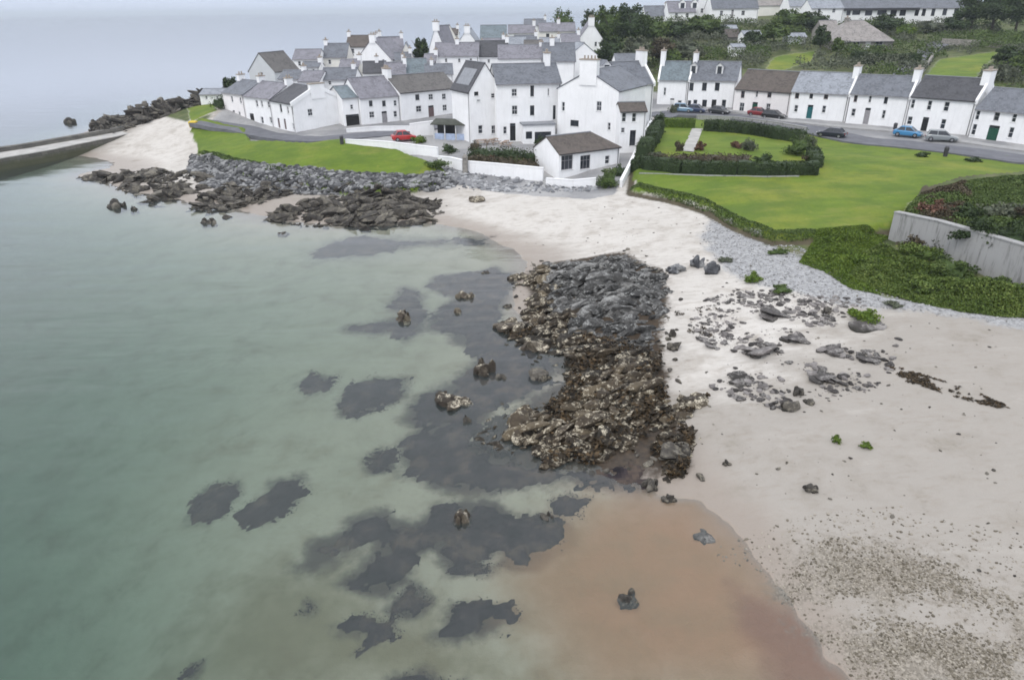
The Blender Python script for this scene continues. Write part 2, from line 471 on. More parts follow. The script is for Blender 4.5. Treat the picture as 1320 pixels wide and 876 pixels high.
def water_mat():
    m = bpy.data.materials.new('sea_water'); m.use_nodes = True
    nt = m.node_tree; nt.nodes.clear(); k = NB(nt)
    out = k.n('OutputMaterial')
    P = k.coord('Object')
    w1 = k.noise(P, 0.16, 3, 0.5, (0.45, 1.8, 1))
    w2 = k.noise(P, 1.1, 4, 0.6, (0.7, 1.5, 1))
    w3 = k.noise(P, 5.0, 2, 0.5)
    h = k.math('ADD', k.math('MULTIPLY', w1, 3.2), k.math('ADD', k.math('MULTIPLY', w2, 0.20), k.math('MULTIPLY', w3, 0.008)))
    nb = k.bump(h, 0.10, 0.35)
    fr = k.n('Fresnel'); fr.inputs['IOR'].default_value = 1.36; k.l(nb, fr.inputs['Normal'])
    gl = k.n('BsdfGlossy'); gl.inputs['Roughness'].default_value = 0.06; k.l(nb, gl.inputs['Normal'])
    tr = k.n('BsdfTransparent')
    df = k.n('BsdfDiffuse'); df.inputs['Color'].default_value = (0.35, 0.42, 0.41, 1)
    s1 = k.n('MixShader'); s1.inputs[0].default_value = 0.075
    k.l(tr.outputs[0], s1.inputs[1]); k.l(df.outputs[0], s1.inputs[2])
    s2 = k.n('MixShader')
    F_ = fr.outputs[0]; k.l(k.math('MULTIPLY', F_, k.math('ADD', k.math('MULTIPLY', F_, 0.9), 1.0), True), s2.inputs[0]); k.l(s1.outputs[0], s2.inputs[1]); k.l(gl.outputs[0], s2.inputs[2])
    k.l(s2.outputs[0], out.inputs['Surface'])
    va = k.n('VolumeAbsorption')
    va.inputs['Color'].default_value = (0.12, 0.49, 0.38, 1)
    va.inputs['Density'].default_value = 0.18
    k.l(va.outputs[0], out.inputs['Volume'])
    return m

def simple_mat(name, c1, c2=None, scale=1.5, rough=0.85, spec=0.3, bump=0.0, detail=4, metal=0.0):
    m, nt, b = new_mat(name); k = NB(nt)
    P = k.coord('Object')
    f = k.noise(P, scale, detail)
    c2 = c2 or tuple(x * 0.8 for x in c1)
    k.l(k.mix(k.rng(f, 0.3, 0.7), c1, c2), b.inputs['Base Color'])
    b.inputs['Roughness'].default_value = rough
    b.inputs['Specular IOR Level'].default_value = spec
    b.inputs['Metallic'].default_value = metal
    if bump:
        k.l(k.bump(k.noise(P, scale * 6, 4), bump, 0.05), b.inputs['Normal'])
    return m

def tone_mat(name, stops, rough=0.8, spec=0.25, noise=None):
    """colour by the per-leaf or per-stone attribute 'tone'"""
    m, nt, b = new_mat(name); k = NB(nt)
    f = k.attr('tone')
    if noise:
        f = k.math('ADD', f, k.math('MULTIPLY', k.math('SUBTRACT', k.noise(k.coord('Object'), noise[0], 5, 0.7), 0.5), noise[1]))
    k.l(k.ramp(f, stops), b.inputs['Base Color'])
    b.inputs['Roughness'].default_value = rough
    b.inputs['Specular IOR Level'].default_value = spec
    if noise:
        k.l(k.bump(k.noise(k.coord('Object'), noise[0] * 2, 5, 0.7), 0.6, 0.08), b.inputs['Normal'])
    return m

def rock_mat(name, stops, barn=0.0, barn_col=(0.42, 0.38, 0.28), noise_scale=2.5):
    m, nt, b = new_mat(name); k = NB(nt)
    P = k.coord('Object')
    f = k.math('ADD', k.attr('tone'), k.math('MULTIPLY', k.math('SUBTRACT', k.noise(P, noise_scale, 6, 0.7), 0.5), 0.9))
    c = k.ramp(f, stops)
    gy = k.n('NewGeometry')
    sp = k.n('SeparateXYZ'); k.l(gy.outputs['Normal'], sp.inputs[0])
    if barn:
        t = k.math('MULTIPLY', k.rng(sp.outputs['Z'], 0.15, 0.7), k.rng(k.noise(P, 1.1, 5, 0.7), 0.47, 0.58))
        t = k.math('MULTIPLY', t, k.rng(k.noise(P, 9.0, 3, 0.7), 0.40, 0.6))
        c = k.mix(k.math('MULTIPLY', t, barn), c, barn_col)
    # bladder wrack grows on whatever the tide covers
    pz = k.n('SeparateXYZ'); k.l(P, pz.inputs[0])
    c = k.mix(k.rng(k.math('ADD', pz.outputs['Z'], k.math('MULTIPLY', k.noise(P, 0.8, 4), 0.5)), 0.42, 0.18), c, (0.022, 0.020, 0.014))
    k.l(c, b.inputs['Base Color'])
    b.inputs['Roughness'].default_value = 0.75
    b.inputs['Specular IOR Level'].default_value = 0.3
    k.l(k.bump(k.noise(P, 6.0, 6, 0.75), 0.8, 0.12), b.inputs['Normal'])
    return m

def slate_mat(name, c, var=0.35, size=0.28):
    m, nt, b = new_mat(name); k = NB(nt)
    P = k.coord('UV')
    br = k.n('TexBrick')
    br.inputs['Scale'].default_value = 1.0
    br.inputs['Brick Width'].default_value = size
    br.inputs['Row Height'].default_value = size * 0.85
    br.inputs['Mortar Size'].default_value = 0.012
    br.inputs['Color1'].default_value = (*[x * (1 + var) for x in c], 1)
    br.inputs['Color2'].default_value = (*[x * (1 - var) for x in c], 1)
    br.inputs['Mortar'].default_value = (*[x * 0.45 for x in c], 1)
    k.l(P, br.inputs['Vector'])
    O = k.coord('Object')
    cc = k.mix(k.rng(k.noise(O, 0.7, 5, 0.65), 0.35, 0.7), br.outputs['Color'], tuple(x * 1.25 for x in c))
    cc = k.mix(k.math('MULTIPLY', k.rng(k.noise(O, 2.3, 5, 0.7, (3, 3, 0.6)), 0.58, 0.72), 0.5), cc, (0.17, 0.165, 0.12))
    k.l(cc, b.inputs['Base Color'])
    b.inputs['Roughness'].default_value = 0.6
    b.inputs['Specular IOR Level'].default_value = 0.35
    k.l(k.bump(br.outputs['Fac'], -0.4, 0.02), b.inputs['Normal'])
    return m

def wall_mat(name, c, stain=(0.46, 0.45, 0.42), streak=0.24):
    m, nt, b = new_mat(name); k = NB(nt)
    O = k.coord('Object')
    st = k.math('MULTIPLY', k.rng(k.noise(O, 1.3, 6, 0.7, (2.2, 2.2, 0.30)), 0.46, 0.8), streak)
    cc = k.mix(k.rng(k.noise(O, 0.5, 4), 0.3, 0.7), c, tuple(x * 0.93 for x in c))
    cc = k.mix(st, cc, stain)
    k.l(cc, b.inputs['Base Color'])
    b.inputs['Roughness'].default_value = 0.9
    b.inputs['Specular IOR Level'].default_value = 0.2
    k.l(k.bump(k.noise(O, 9, 4, 0.7), 0.25, 0.03), b.inputs['Normal'])
    return m

M = {}
M['ground'] = ground_mat()
M['water'] = water_mat()
M['white'] = wall_mat('white_render', (0.88, 0.88, 0.88))
M['pink_white'] = wall_mat('warm_white_render', (0.85, 0.82, 0.81))
M['cream'] = wall_mat('cream_render', (0.80, 0.78, 0.72))
M['pale_grey'] = wall_mat('grey_render', (0.55, 0.57, 0.58))
M['rubble'] = simple_mat('rubble_stone', (0.33, 0.31, 0.28), (0.18, 0.17, 0.155), 2.5, 0.9, 0.2, 0.8)
M['concrete'] = wall_mat('old_concrete', (0.36, 0.357, 0.35), (0.05, 0.05, 0.042), 0.85)
M['slate'] = slate_mat('grey_slate', (0.125, 0.133, 0.150))
M['slate_dark'] = slate_mat('dark_slate', (0.060, 0.060, 0.066))
M['slate_brown'] = slate_mat('brown_slate', (0.105, 0.098, 0.092))
M['slate_umber'] = slate_mat('umber_tile', (0.085, 0.070, 0.060))
M['slate_light'] = slate_mat('light_slate', (0.23, 0.245, 0.27))
M['slate_teal'] = slate_mat('teal_grey_slate', (0.135, 0.165, 0.18))
M['slate_lav'] = slate_mat('lavender_slate', (0.175, 0.17, 0.19))
M['tile_beige'] = slate_mat('beige_tile', (0.235, 0.215, 0.20))
M['pane'] = simple_mat('window_pane', (0.045, 0.05, 0.06), (0.02, 0.024, 0.03), 0.9, 0.08, 0.5)
M['frame_white'] = simple_mat('white_joinery', (0.75, 0.75, 0.75), None, 3, 0.5)
M['frame_dark'] = simple_mat('dark_joinery', (0.055, 0.055, 0.06), None, 3, 0.5)
M['frame_brown'] = simple_mat('brown_joinery', (0.16, 0.11, 0.10), None, 3, 0.5)
M['door_teal'] = simple_mat('teal_paint', (0.02, 0.13, 0.14), None, 3, 0.45)
M['door_green'] = simple_mat('green_paint', (0.018, 0.085, 0.055), None, 3, 0.45)
M['door_grey'] = simple_mat('grey_paint', (0.32, 0.31, 0.32), None, 3, 0.5)
M['door_black'] = simple_mat('black_paint', (0.02, 0.02, 0.022), None, 3, 0.45)
M['door_rust'] = simple_mat('maroon_paint', (0.17, 0.12, 0.12), None, 3, 0.5)
M['pot'] = simple_mat('clay_pot', (0.36, 0.31, 0.26), None, 3, 0.85)
M['lead'] = simple_mat('lead_flat_roof', (0.26, 0.27, 0.29), None, 2, 0.6)
M['asphalt'] = simple_mat('asphalt', (0.155, 0.157, 0.172), (0.115, 0.117, 0.13), 0.6, 0.85, 0.25, 0.2)
M['kerb'] = simple_mat('kerb_stone', (0.42, 0.42, 0.41), None, 2, 0.85)
M['pavement'] = simple_mat('pavement_slab', (0.36, 0.355, 0.35), None, 1.2, 0.9)
M['bark'] = simple_mat('bark', (0.10, 0.085, 0.065), (0.055, 0.045, 0.035), 4, 0.9, 0.2, 0.8)
LEAF = {
 'leaf_dark': [(0, (0.0135, 0.0243, 0.0095)), (0.5, (0.0351, 0.0567, 0.0189)), (1, (0.0743, 0.1080, 0.0324))],
 'leaf_mid': [(0, (0.0264, 0.0456, 0.0120)), (0.5, (0.0660, 0.1020, 0.0240)), (1, (0.1260, 0.1680, 0.0456))],
 'leaf_bright': [(0, (0.035, 0.065, 0.008)), (0.5, (0.085, 0.135, 0.016)), (1, (0.160, 0.215, 0.030))],
 'leaf_grey': [(0, (0.045, 0.055, 0.035)), (0.5, (0.095, 0.108, 0.070)), (1, (0.160, 0.170, 0.115))],
 'leaf_brown': [(0, (0.030, 0.024, 0.015)), (0.5, (0.075, 0.060, 0.036)), (1, (0.14, 0.115, 0.07))],
 'leaf_red': [(0, (0.045, 0.022, 0.016)), (0.5, (0.12, 0.06, 0.04)), (1, (0.22, 0.13, 0.09))],
 'wrack': [(0, (0.010, 0.008, 0.005)), (0.5, (0.036, 0.025, 0.013)), (1, (0.095, 0.062, 0.030))],
 'seaweed': [(0, (0.006, 0.004, 0.006)), (0.5, (0.024, 0.017, 0.020)), (1, (0.075, 0.055, 0.042))],
}
for k_, v_ in LEAF.items():
    M[k_] = tone_mat(k_, v_, 0.7)
M['pebble'] = tone_mat('pebble', [(0, (0.085, 0.073, 0.053)), (0.55, (0.18, 0.157, 0.12)), (1, (0.36, 0.325, 0.27))], 0.85, 0.25)
M['greystone'] = tone_mat('grey_stone', [(0, (0.11, 0.112, 0.12)), (0.5, (0.25, 0.255, 0.265)), (1, (0.44, 0.44, 0.44))], 0.85, 0.25, (2.5, 0.5))
M['rock_grey'] = rock_mat('grey_rock', [(0.1, (0.035, 0.036, 0.040)), (0.45, (0.10, 0.103, 0.112)), (0.9, (0.27, 0.27, 0.265))], 0.7, (0.40, 0.40, 0.38))
M['rock_brown'] = rock_mat('brown_rock', [(0.1, (0.030, 0.024, 0.018)), (0.5, (0.075, 0.06, 0.045)), (0.9, (0.17, 0.145, 0.105))], 1.0, (0.60, 0.54, 0.42))
M['rock_black'] = rock_mat('black_rock', [(0.1, (0.028, 0.024, 0.020)), (0.5, (0.065, 0.058, 0.050)), (0.9, (0.16, 0.145, 0.12))], 0.35)

def reef_mat():
    m, nt, b = new_mat('reef_rock'); k = NB(nt)
    P = k.coord('Object')
    t = k.attr('tone')
    wd = k.math('GREATER_THAN', t, 1.5)
    t = k.math('SUBTRACT', t, k.math('MULTIPLY', wd, 2.0))
    f = k.math('ADD', t, k.math('MULTIPLY', k.math('SUBTRACT', k.noise(P, 2.5, 6, 0.7), 0.5), 0.9))
    grey = k.ramp(f, [(0.1, (0.026, 0.025, 0.023)), (0.45, (0.090, 0.087, 0.082)), (0.9, (0.27, 0.265, 0.25))])
    brown = k.ramp(f, [(0.1, (0.026, 0.021, 0.015)), (0.5, (0.060, 0.045, 0.029)), (0.9, (0.125, 0.098, 0.062))])
    gy = k.n('NewGeometry'); sp = k.n('SeparateXYZ'); k.l(gy.outputs['Normal'], sp.inputs[0])
    up = k.rng(sp.outputs['Z'], 0.2, 0.75)
    t1 = k.math('MULTIPLY', up, k.rng(k.noise(P, 2.0, 5, 0.7), 0.50, 0.60))
    t1 = k.math('MULTIPLY', t1, k.rng(k.noise(P, 10.0, 3, 0.7), 0.38, 0.58))
    brown = k.mix(t1, brown, (0.56, 0.50, 0.38))
    grey = k.mix(k.math('MULTIPLY', t1, 0.75), grey, (0.40, 0.40, 0.38))
    c = k.mix(wd, grey, brown)
    pz = k.n('SeparateXYZ'); k.l(P, pz.inputs[0])
    c = k.mix(k.rng(k.math('ADD', pz.outputs['Z'], k.math('MULTIPLY', k.noise(P, 0.8, 4), 0.5)), 0.40, 0.16), c, (0.020, 0.017, 0.011))
    k.l(c, b.inputs['Base Color']); b.inputs['Roughness'].default_value = 0.7; b.inputs['Specular IOR Level'].default_value = 0.3
    k.l(k.bump(k.noise(P, 6.0, 6, 0.75), 0.9, 0.14), b.inputs['Normal'])
    return m
M['reef'] = reef_mat()
M['leaf_bank'] = tone_mat('leaf_bank', [(0, (0.030, 0.050, 0.010)), (0.5, (0.080, 0.122, 0.022)), (1, (0.180, 0.220, 0.055))], 0.7)
M['rock_mixed'] = rock_mat('mixed_rock', [(0.1, (0.035, 0.031, 0.029)), (0.5, (0.105, 0.095, 0.09)), (0.9, (0.24, 0.22, 0.21))], 0.5, (0.42, 0.40, 0.37))
M['bankstone'] = tone_mat('bank_stone', [(0, (0.035, 0.035, 0.036)), (0.5, (0.115, 0.115, 0.118)), (1, (0.29, 0.29, 0.285))], 0.85, 0.25, (2.5, 0.5))
M['palestone'] = tone_mat('pale_stone', [(0, (0.17, 0.168, 0.165)), (0.5, (0.29, 0.288, 0.285)), (1, (0.40, 0.395, 0.39))], 0.85, 0.25)
# ------------------------------------------------------------------ object helpers
def mk(name, V, F, mat, parent=None, smooth=False, tone=None, uv=None):
    me = bpy.data.meshes.new(name)
    if isinstance(V, np.ndarray): V = V.tolist()
    if isinstance(F, np.ndarray): F = F.tolist()
    me.from_pydata(V, [], F)
    if uv is not None:
        ul = me.uv_layers.new(name='UVMap')
        ul.data.foreach_set('uv', np.asarray(uv, np.float32).ravel())
    if tone is not None:
        a = me.attributes.new('tone', 'FLOAT', 'FACE')
        a.data.foreach_set('value', np.asarray(tone, np.float32))
    me.materials.append(mat)
    if smooth:
        me.polygons.foreach_set('use_smooth', np.ones(len(me.polygons), bool))
    me.update()
    o = bpy.data.objects.new(name, me)
    col.objects.link(o)
    if parent: o.parent = parent
    return o

def tag(o, label, cat, group=None):
    o['label'] = label; o['category'] = cat
    if group: o['group'] = group
    return o

def thing(name, label, cat, loc=(0, 0, 0), rz=0.0, group=None):
    o = bpy.data.objects.new(name, None)
    o.empty_display_size = 0.3
    o.location = loc; o.rotation_euler = (0, 0, rz)
    col.objects.link(o)
    return tag(o, label, cat, group)

def kind(o, k): o['kind'] = k; return o

def copy_tree(o, parent=None):
    c = o.copy(); col.objects.link(c)
    if parent: c.parent = parent
    for ch in list(o.children): copy_tree(ch, c)
    return c

class MB:
    def __init__(s): s.V = []; s.F = []; s.U = []
    def face(s, pts, uv=None):
        i = len(s.V); s.V += [tuple(p) for p in pts]; s.F.append(list(range(i, i + len(pts))))
        s.U += list(uv) if uv else [(0, 0)] * len(pts)
    def hexa(s, p):
        """p: 4 bottom then 4 top, counter-clockwise seen from above"""
        for f in ((3, 2, 1, 0), (4, 5, 6, 7), (0, 1, 5, 4), (1, 2, 6, 5), (2, 3, 7, 6), (3, 0, 4, 7)):
            s.face([p[i] for i in f])
    def box(s, x0, x1, y0, y1, z0, z1):
        s.hexa([(x0, y0, z0), (x1, y0, z0), (x1, y1, z0), (x0, y1, z0), (x0, y0, z1), (x1, y0, z1), (x1, y1, z1), (x0, y1, z1)])
    def cyl(s, p, q, r0, r1=None, n=10):
        r1 = r0 if r1 is None else r1
        p = Vector(p); q = Vector(q); d = (q - p).normalized()
        a = d.orthogonal().normalized(); b_ = d.cross(a)
        A = [p + (a * math.cos(6.28318 * i / n) + b_ * math.sin(6.28318 * i / n)) * r0 for i in range(n)]
        B = [q + (a * math.cos(6.28318 * i / n) + b_ * math.sin(6.28318 * i / n)) * r1 for i in range(n)]
        for i in range(n):
            j = (i + 1) % n
            s.face([A[i], A[j], B[j], B[i]])
        s.face(A[::-1]); s.face(B)
    def build(s, name, mat, parent=None, smooth=False):
        return mk(name, s.V, s.F, mat, parent, smooth, None, s.U)

# ------------------------------------------------------------------ ground sheet
def axis(core, n, outer):
    a = np.linspace(-core, core, n)
    e = np.array(outer)
    return np.concatenate([-e[::-1], a, e])
TH = axis(R(44), 640, [R(v) for v in (46, 49, 53, 58, 64, 72, 82, 94, 110)])
RR = np.concatenate([[0.6, 2, 4, 6, 8, 10, 11.5], np.exp(np.linspace(np.log(12.5), np.log(330), 430)), [340, 360, 390, 430, 480, 550, 650, 800, 1000, 1500, 3000, 8000, 30000]])
tg, rg = np.meshgrid(TH, RR)
GX, GY = rg * np.sin(tg), rg * np.cos(tg)
GZ = T(GX, GY)
nr, nt_ = GX.shape
idx = np.arange(nr * nt_).reshape(nr, nt_)
quads = np.stack([idx[:-1, :-1], idx[:-1, 1:], idx[1:, 1:], idx[1:, :-1]], -1).reshape(-1, 4)[:, ::-1]
ground = mk('ground', np.stack([GX, GY, GZ], -1).reshape(-1, 3), quads, M['ground'], None, True)
kind(ground, 'structure')
def mask(poly, soft):
    d = np.full(GX.shape, 99.0)
    P = np.array(poly); b0 = P.min(0) - soft * 3; b1 = P.max(0) + soft * 3
    sel = (GX > b0[0]) & (GX < b1[0]) & (GY > b0[1]) & (GY < b1[1])
    d[sel] = sdist(poly, GX[sel], GY[sel]) + ((fbm(GX[sel] * 0.5, GY[sel] * 0.5, 9) - 0.5) * 1.4 if soft < 1.5 else 0)
    return np.clip(0.5 - d / (2 * soft), 0, 1)
OLIVE = gpoly([(180, 900), (240, 800), (310, 740), (380, 730), (450, 750), (520, 800), (640, 840), (700, 900)], -1.0)
def gattr(name, v):
    a = ground.data.attributes.new(name, 'FLOAT', 'POINT')
    a.data.foreach_set('value', np.asarray(v, np.float32).ravel())
wobG = (fbm(GX * 0.5, GY * 0.5, 9) - 0.5) * 1.6
lawn = np.maximum.reduce([mask(LAWN_R, 0.5), mask(LAWN_L, 0.5), mask(LAWN_S, 0.5), mask(HILL_A, 1.0), mask(HILL_B, 1.0)])
gattr('grass', lawn * (1 - mask(PLATEAU, 0.8)))
gattr('earth', np.maximum(mask(LAWN_R, 1.3) * (GY > 70) * 0 + np.clip(1 - np.abs(sdist(LAWN_R, GX, GY) - 0.35) / 0.9, 0, 1) * (road_dist(GX, GY) > 6),
                          mask(WEEDS, 1.0) * 0.0))
gattr('orange', mask(ORANGE, 2.6))
gattr('olive', mask(OLIVE, 2.5))
gattr('redweed', mask(REDWEED, 0.9))
gattr('shingle', np.maximum(mask(SHA, 2.0), mask(SHB, 2.0)) * 0.85)
gattr('pale_sand', np.maximum(mask(PALE_SAND, 6.0), mask(PALE_SAND2, 4.0)))
gattr('greystones', mask(GREYSTONES, 1.2))
gattr('bank', mask(BANK_L, 0.8))
gattr('kelp', mask(KELP, 0.8))
VILL = gpoly([(262, 165), (300, 174), (335, 182), (400, 187), (446, 183), (500, 192), (548, 201), (585, 212), (640, 219), (700, 226), (755, 231), (790, 228), (818, 205), (842, 152),
              (905, 152), (980, 160), (1045, 171), (1095, 185), (1200, 196), (1320, 212), (1420, 222)], 4.2) + [(150, 100), (160, 165), (60, 165), (45, 185), (20, 185), (-40, 190), (-52, 140)]
gattr('paving', mask(VILL, 0.4))
hl = sstep(150, 158, GY + (fbm(GX * .1, GY * .1, 4) - .5) * 10 - np.clip(25 - GX, 0, 60) * 0.7 + np.clip(GX - 60, 0, 40) * 1.0) * sstep(0.6, 1.4, GZ)
hl = np.maximum(hl, sstep(95, 110, GY - np.clip(-GX - 40, -30, 10) * 0 ) * sstep(-52, -58, GX) * sstep(4.0, 5.0, GZ))
gattr('hill', np.maximum(hl * (1 - lawn), np.maximum(mask(PLATEAU, 0.8), mask(WEEDS, 0.8))))

# ------------------------------------------------------------------ sea
m_ = MB()
m_.box(-40000, 40000, -200, 40000, -30, 0)
sea = m_.build('sea_water', M['water'])
kind(sea, 'structure')

# ------------------------------------------------------------------ sea haze: the far water fades towards the sky
hm = bpy.data.materials.new('haze'); hm.use_nodes = True
hn = hm.node_tree; hn.nodes.clear()
ho = hn.nodes.new('ShaderNodeOutputMaterial'); pv = hn.nodes.new('ShaderNodeVolumePrincipled')
pv.inputs['Color'].default_value = (0.86, 0.93, 1.0, 1); pv.inputs['Density'].default_value = 0.0002; pv.inputs['Anisotropy'].default_value = 0.2
hn.links.new(pv.outputs[0], ho.inputs['Volume'])
m_ = MB(); m_.box(-41000, 41000, -300, 41000, -31, 60)
kind(m_.build('haze', hm), 'stuff')

# ------------------------------------------------------------------ rocks, stones, foliage generators
def ico(sub):
    bm = bmesh.new(); bmesh.ops.create_icosphere(bm, subdivisions=sub, radius=1.0)
    V = np.array([v.co[:] for v in bm.verts]); F = np.array([[v.index for v in f.verts] for f in bm.faces]); bm.free()
    return V, F
ICO = {s: ico(s) for s in (1, 2, 3, 4)}

def stones(C, S, sub=2, planes=9, yaw=None, tilt=0.3, cut=(0.45, 0.85), tone=None, r=None, dip=0.0):
    """many angular stones merged: C centres (n,3), S half-sizes (n,3)"""
    r = r or rng
    V0, F0 = ICO[sub]; n = len(C); m = len(V0)
    V = np.repeat(V0[None], n, 0)
    for _ in range(planes):
        N = r.normal(size=(n, 3)); N /= np.linalg.norm(N, axis=1, keepdims=True)
        d = r.uniform(cut[0], cut[1], n)
        over = np.maximum(0, np.einsum('nij,nj->ni', V, N) - d[:, None])
        V = V - over[..., None] * N[:, None, :]
    V = V + r.normal(size=V.shape) * 0.025
    V = V * np.asarray(S)[:, None, :]
    yaw = r.uniform(0, 6.28, n) if yaw is None else yaw
    ax = dip + r.normal(size=n) * tilt; ay = r.normal(size=n) * tilt
    # tilt about x and y, then yaw
    y, z = V[..., 1].copy(), V[..., 2].copy()
    c, s = np.cos(ax)[:, None], np.sin(ax)[:, None]
    V[..., 1], V[..., 2] = y * c - z * s, y * s + z * c
    x, z = V[..., 0].copy(), V[..., 2].copy()
    c, s = np.cos(ay)[:, None], np.sin(ay)[:, None]
    V[..., 0], V[..., 2] = x * c + z * s, -x * s + z * c
    x, y = V[..., 0].copy(), V[..., 1].copy()
    c, s = np.cos(yaw)[:, None], np.sin(yaw)[:, None]
    V[..., 0], V[..., 1] = x * c - y * s, x * s + y * c
    V = V + np.asarray(C)[:, None, :]
    F = F0[None] + (np.arange(n) * m)[:, None, None]
    tone = r.uniform(0, 1, n) if tone is None else tone
    tn = np.repeat(tone, len(F0)) + r.normal(size=n * len(F0)) * 0.05
    return V.reshape(-1, 3), F.reshape(-1, 3), np.clip(tn, 0, 1)

def inside(poly, n, r=None):
    r = r or rng
    P = np.array(poly); a, b = P.min(0), P.max(0); out = np.zeros((0, 2))
    while len(out) < n:
        q = r.uniform(a, b, (n * 2, 2))
        q = q[sdist(poly, q[:, 0], q[:, 1]) < 0]
        out = np.concatenate([out, q])
    return out[:n]

def leaves(P, size, r=None, flat=0.0, tone=None, asp=1.0):
    """one small quad per point, turned at random"""
    r = r or rng
    n = len(P); size = np.broadcast_to(size, (n,))
    a = r.normal(size=(n, 3)); a[:, 2] *= (1 - flat); a /= np.linalg.norm(a, axis=1, keepdims=True)
    b = r.normal(size=(n, 3)); b[:, 2] *= (1 - flat)
    b -= a * np.einsum('ij,ij->i', a, b)[:, None]; b /= np.linalg.norm(b, axis=1, keepdims=True) + 1e-9
    a = a * size[:, None] * 0.5 * asp; b = b * size[:, None] * 0.5
    V = np.stack([P - a, P - b * 0.9, P + a, P + b], 1)
    F = np.arange(n * 4).reshape(n, 4)
    tone = r.uniform(0, 1, n) if tone is None else tone
    return V.reshape(-1, 3), F, tone

def merge(*parts):
    V, F, Tn, o = [], [], [], 0
    for v, f, t in parts:
        V.append(v); F += (np.asarray(f) + o).tolist(); Tn.append(np.broadcast_to(t, (len(f),))); o += len(v)
    return np.concatenate(V), F, np.concatenate(Tn)

def crown(center, rad, n, leaf, clumps=24, r=None, core=0.72, spread=0.30, base=-0.5):
    """a leafy mass: clumps round an ellipsoid, leaf faces through each clump, a ragged inner body"""
    r = r or rng
    rad = np.array(rad, float)
    d = r.normal(size=(clumps, 3)); d /= np.linalg.norm(d, axis=1, keepdims=True)
    d[:, 2] = np.maximum(d[:, 2], base + 0.5 * r.uniform(0, 1, clumps) * 0.4)
    cc = d * r.uniform(0.55, 0.95, clumps)[:, None]
    ct = r.uniform(-0.22, 0.22, clumps)
    k = r.integers(0, clumps, n)
    q = r.normal(size=(n, 3)); q /= np.linalg.norm(q, axis=1, keepdims=True)
    q *= (r.uniform(0, 1, n) ** 0.5)[:, None] * spread * r.uniform(0.7, 1.25, clumps)[k][:, None]
    P = cc[k] + q
    tone = np.clip(0.5 + ct[k] + r.normal(size=n) * 0.17, 0, 1)
    lv = leaves(P * rad + np.array(center), leaf * r.uniform(0.6, 1.3, n), r, 0, tone)
    if not core: return lv
    V0, F0 = ICO[3]
    dd = V0 @ cc.T / (np.linalg.norm(cc, axis=1) + 1e-9)
    bulge = (np.clip(dd, 0, 1) ** 6 * np.linalg.norm(cc, axis=1)).max(1)
    V = V0 * (0.35 + 0.6 * bulge)[:, None] * core * 1.1
    V += r.normal(size=V.shape) * 0.03
    V[:, 2] = np.maximum(V[:, 2], base - 0.2)
    return merge(lv, (V * rad + np.array(center), F0, np.clip(0.3 + r.normal(size=len(F0)) * 0.12, 0, 1)))

def trunk(base, h, r0, limbs=4, r=None, lean=(0, 0), reach=0.4):
    r = r or rng
    m = MB(); b = Vector(base); p = b; segs = 5
    pts = []
    for i in range(segs + 1):
        t = i / segs
        pts.append(b + Vector((lean[0] * t + r.normal() * 0.04 * h * t, lean[1] * t + r.normal() * 0.04 * h * t, h * t)))
    for i in range(segs):
        m.cyl(pts[i], pts[i + 1], r0 * (1.15 - 0.75 * i / segs), r0 * (1.15 - 0.75 * (i + 1) / segs), 8)
    for k in range(limbs):
        s = pts[2 + k % (segs - 2)]; a = r.uniform(0, 6.28); ln = h * r.uniform(0.6, 1.1) * reach * 1.6
        e = s + Vector((math.cos(a) * ln * 0.75, math.sin(a) * ln * 0.75, ln * 0.8))
        mid = (s + e) / 2 + Vector((0, 0, ln * 0.08))
        m.cyl(s, mid, r0 * 0.42, r0 * 0.28, 6); m.cyl(mid, e, r0 * 0.28, r0 * 0.1, 6)
    return m

def tree(label, P, h, rad, mat='leaf_mid', n=2200, leaf=0.45, clumps=30, group='trees on the hillside', cat='tree', seed=0, trunk_h=0.45, name='broadleaf_tree'):
    r = np.random.default_rng(1000 + seed)
    z = tz(P[0], P[1])
    t = thing(name, label, cat, (P[0], P[1], z), 0, group)
    cz_ = h - rad[2] * 0.9
    trunk((0, 0, -0.4), max(cz_, 1.0) + rad[2] * 0.2, 0.03 * h + 0.06, 5, r, (r.normal() * 0.3, r.normal() * 0.3)).build('trunk', M['bark'], t, True)
    v, f, tn = crown((0, 0, cz_), rad, n, leaf, clumps, r)
    mk('crown', v, f, M[mat], t, False, tn)
    return t

def bush(label, P, rad, mat='leaf_mid', n=700, leaf=0.16, clumps=16, group=None, seed=0, z=None, name='garden_bush', cat='bush', core=0.8):
    r = np.random.default_rng(3000 + seed)
    z = tz(P[0], P[1]) if z is None else z
    v, f, tn = crown((0, 0, rad[2] * 0.55), rad, n, leaf, clumps, r, core, 0.34, -0.55)
    o = mk(name, v, f, M[mat], None, False, tn)
    o.location = (P[0], P[1], z)
    return tag(o, label, cat, group)

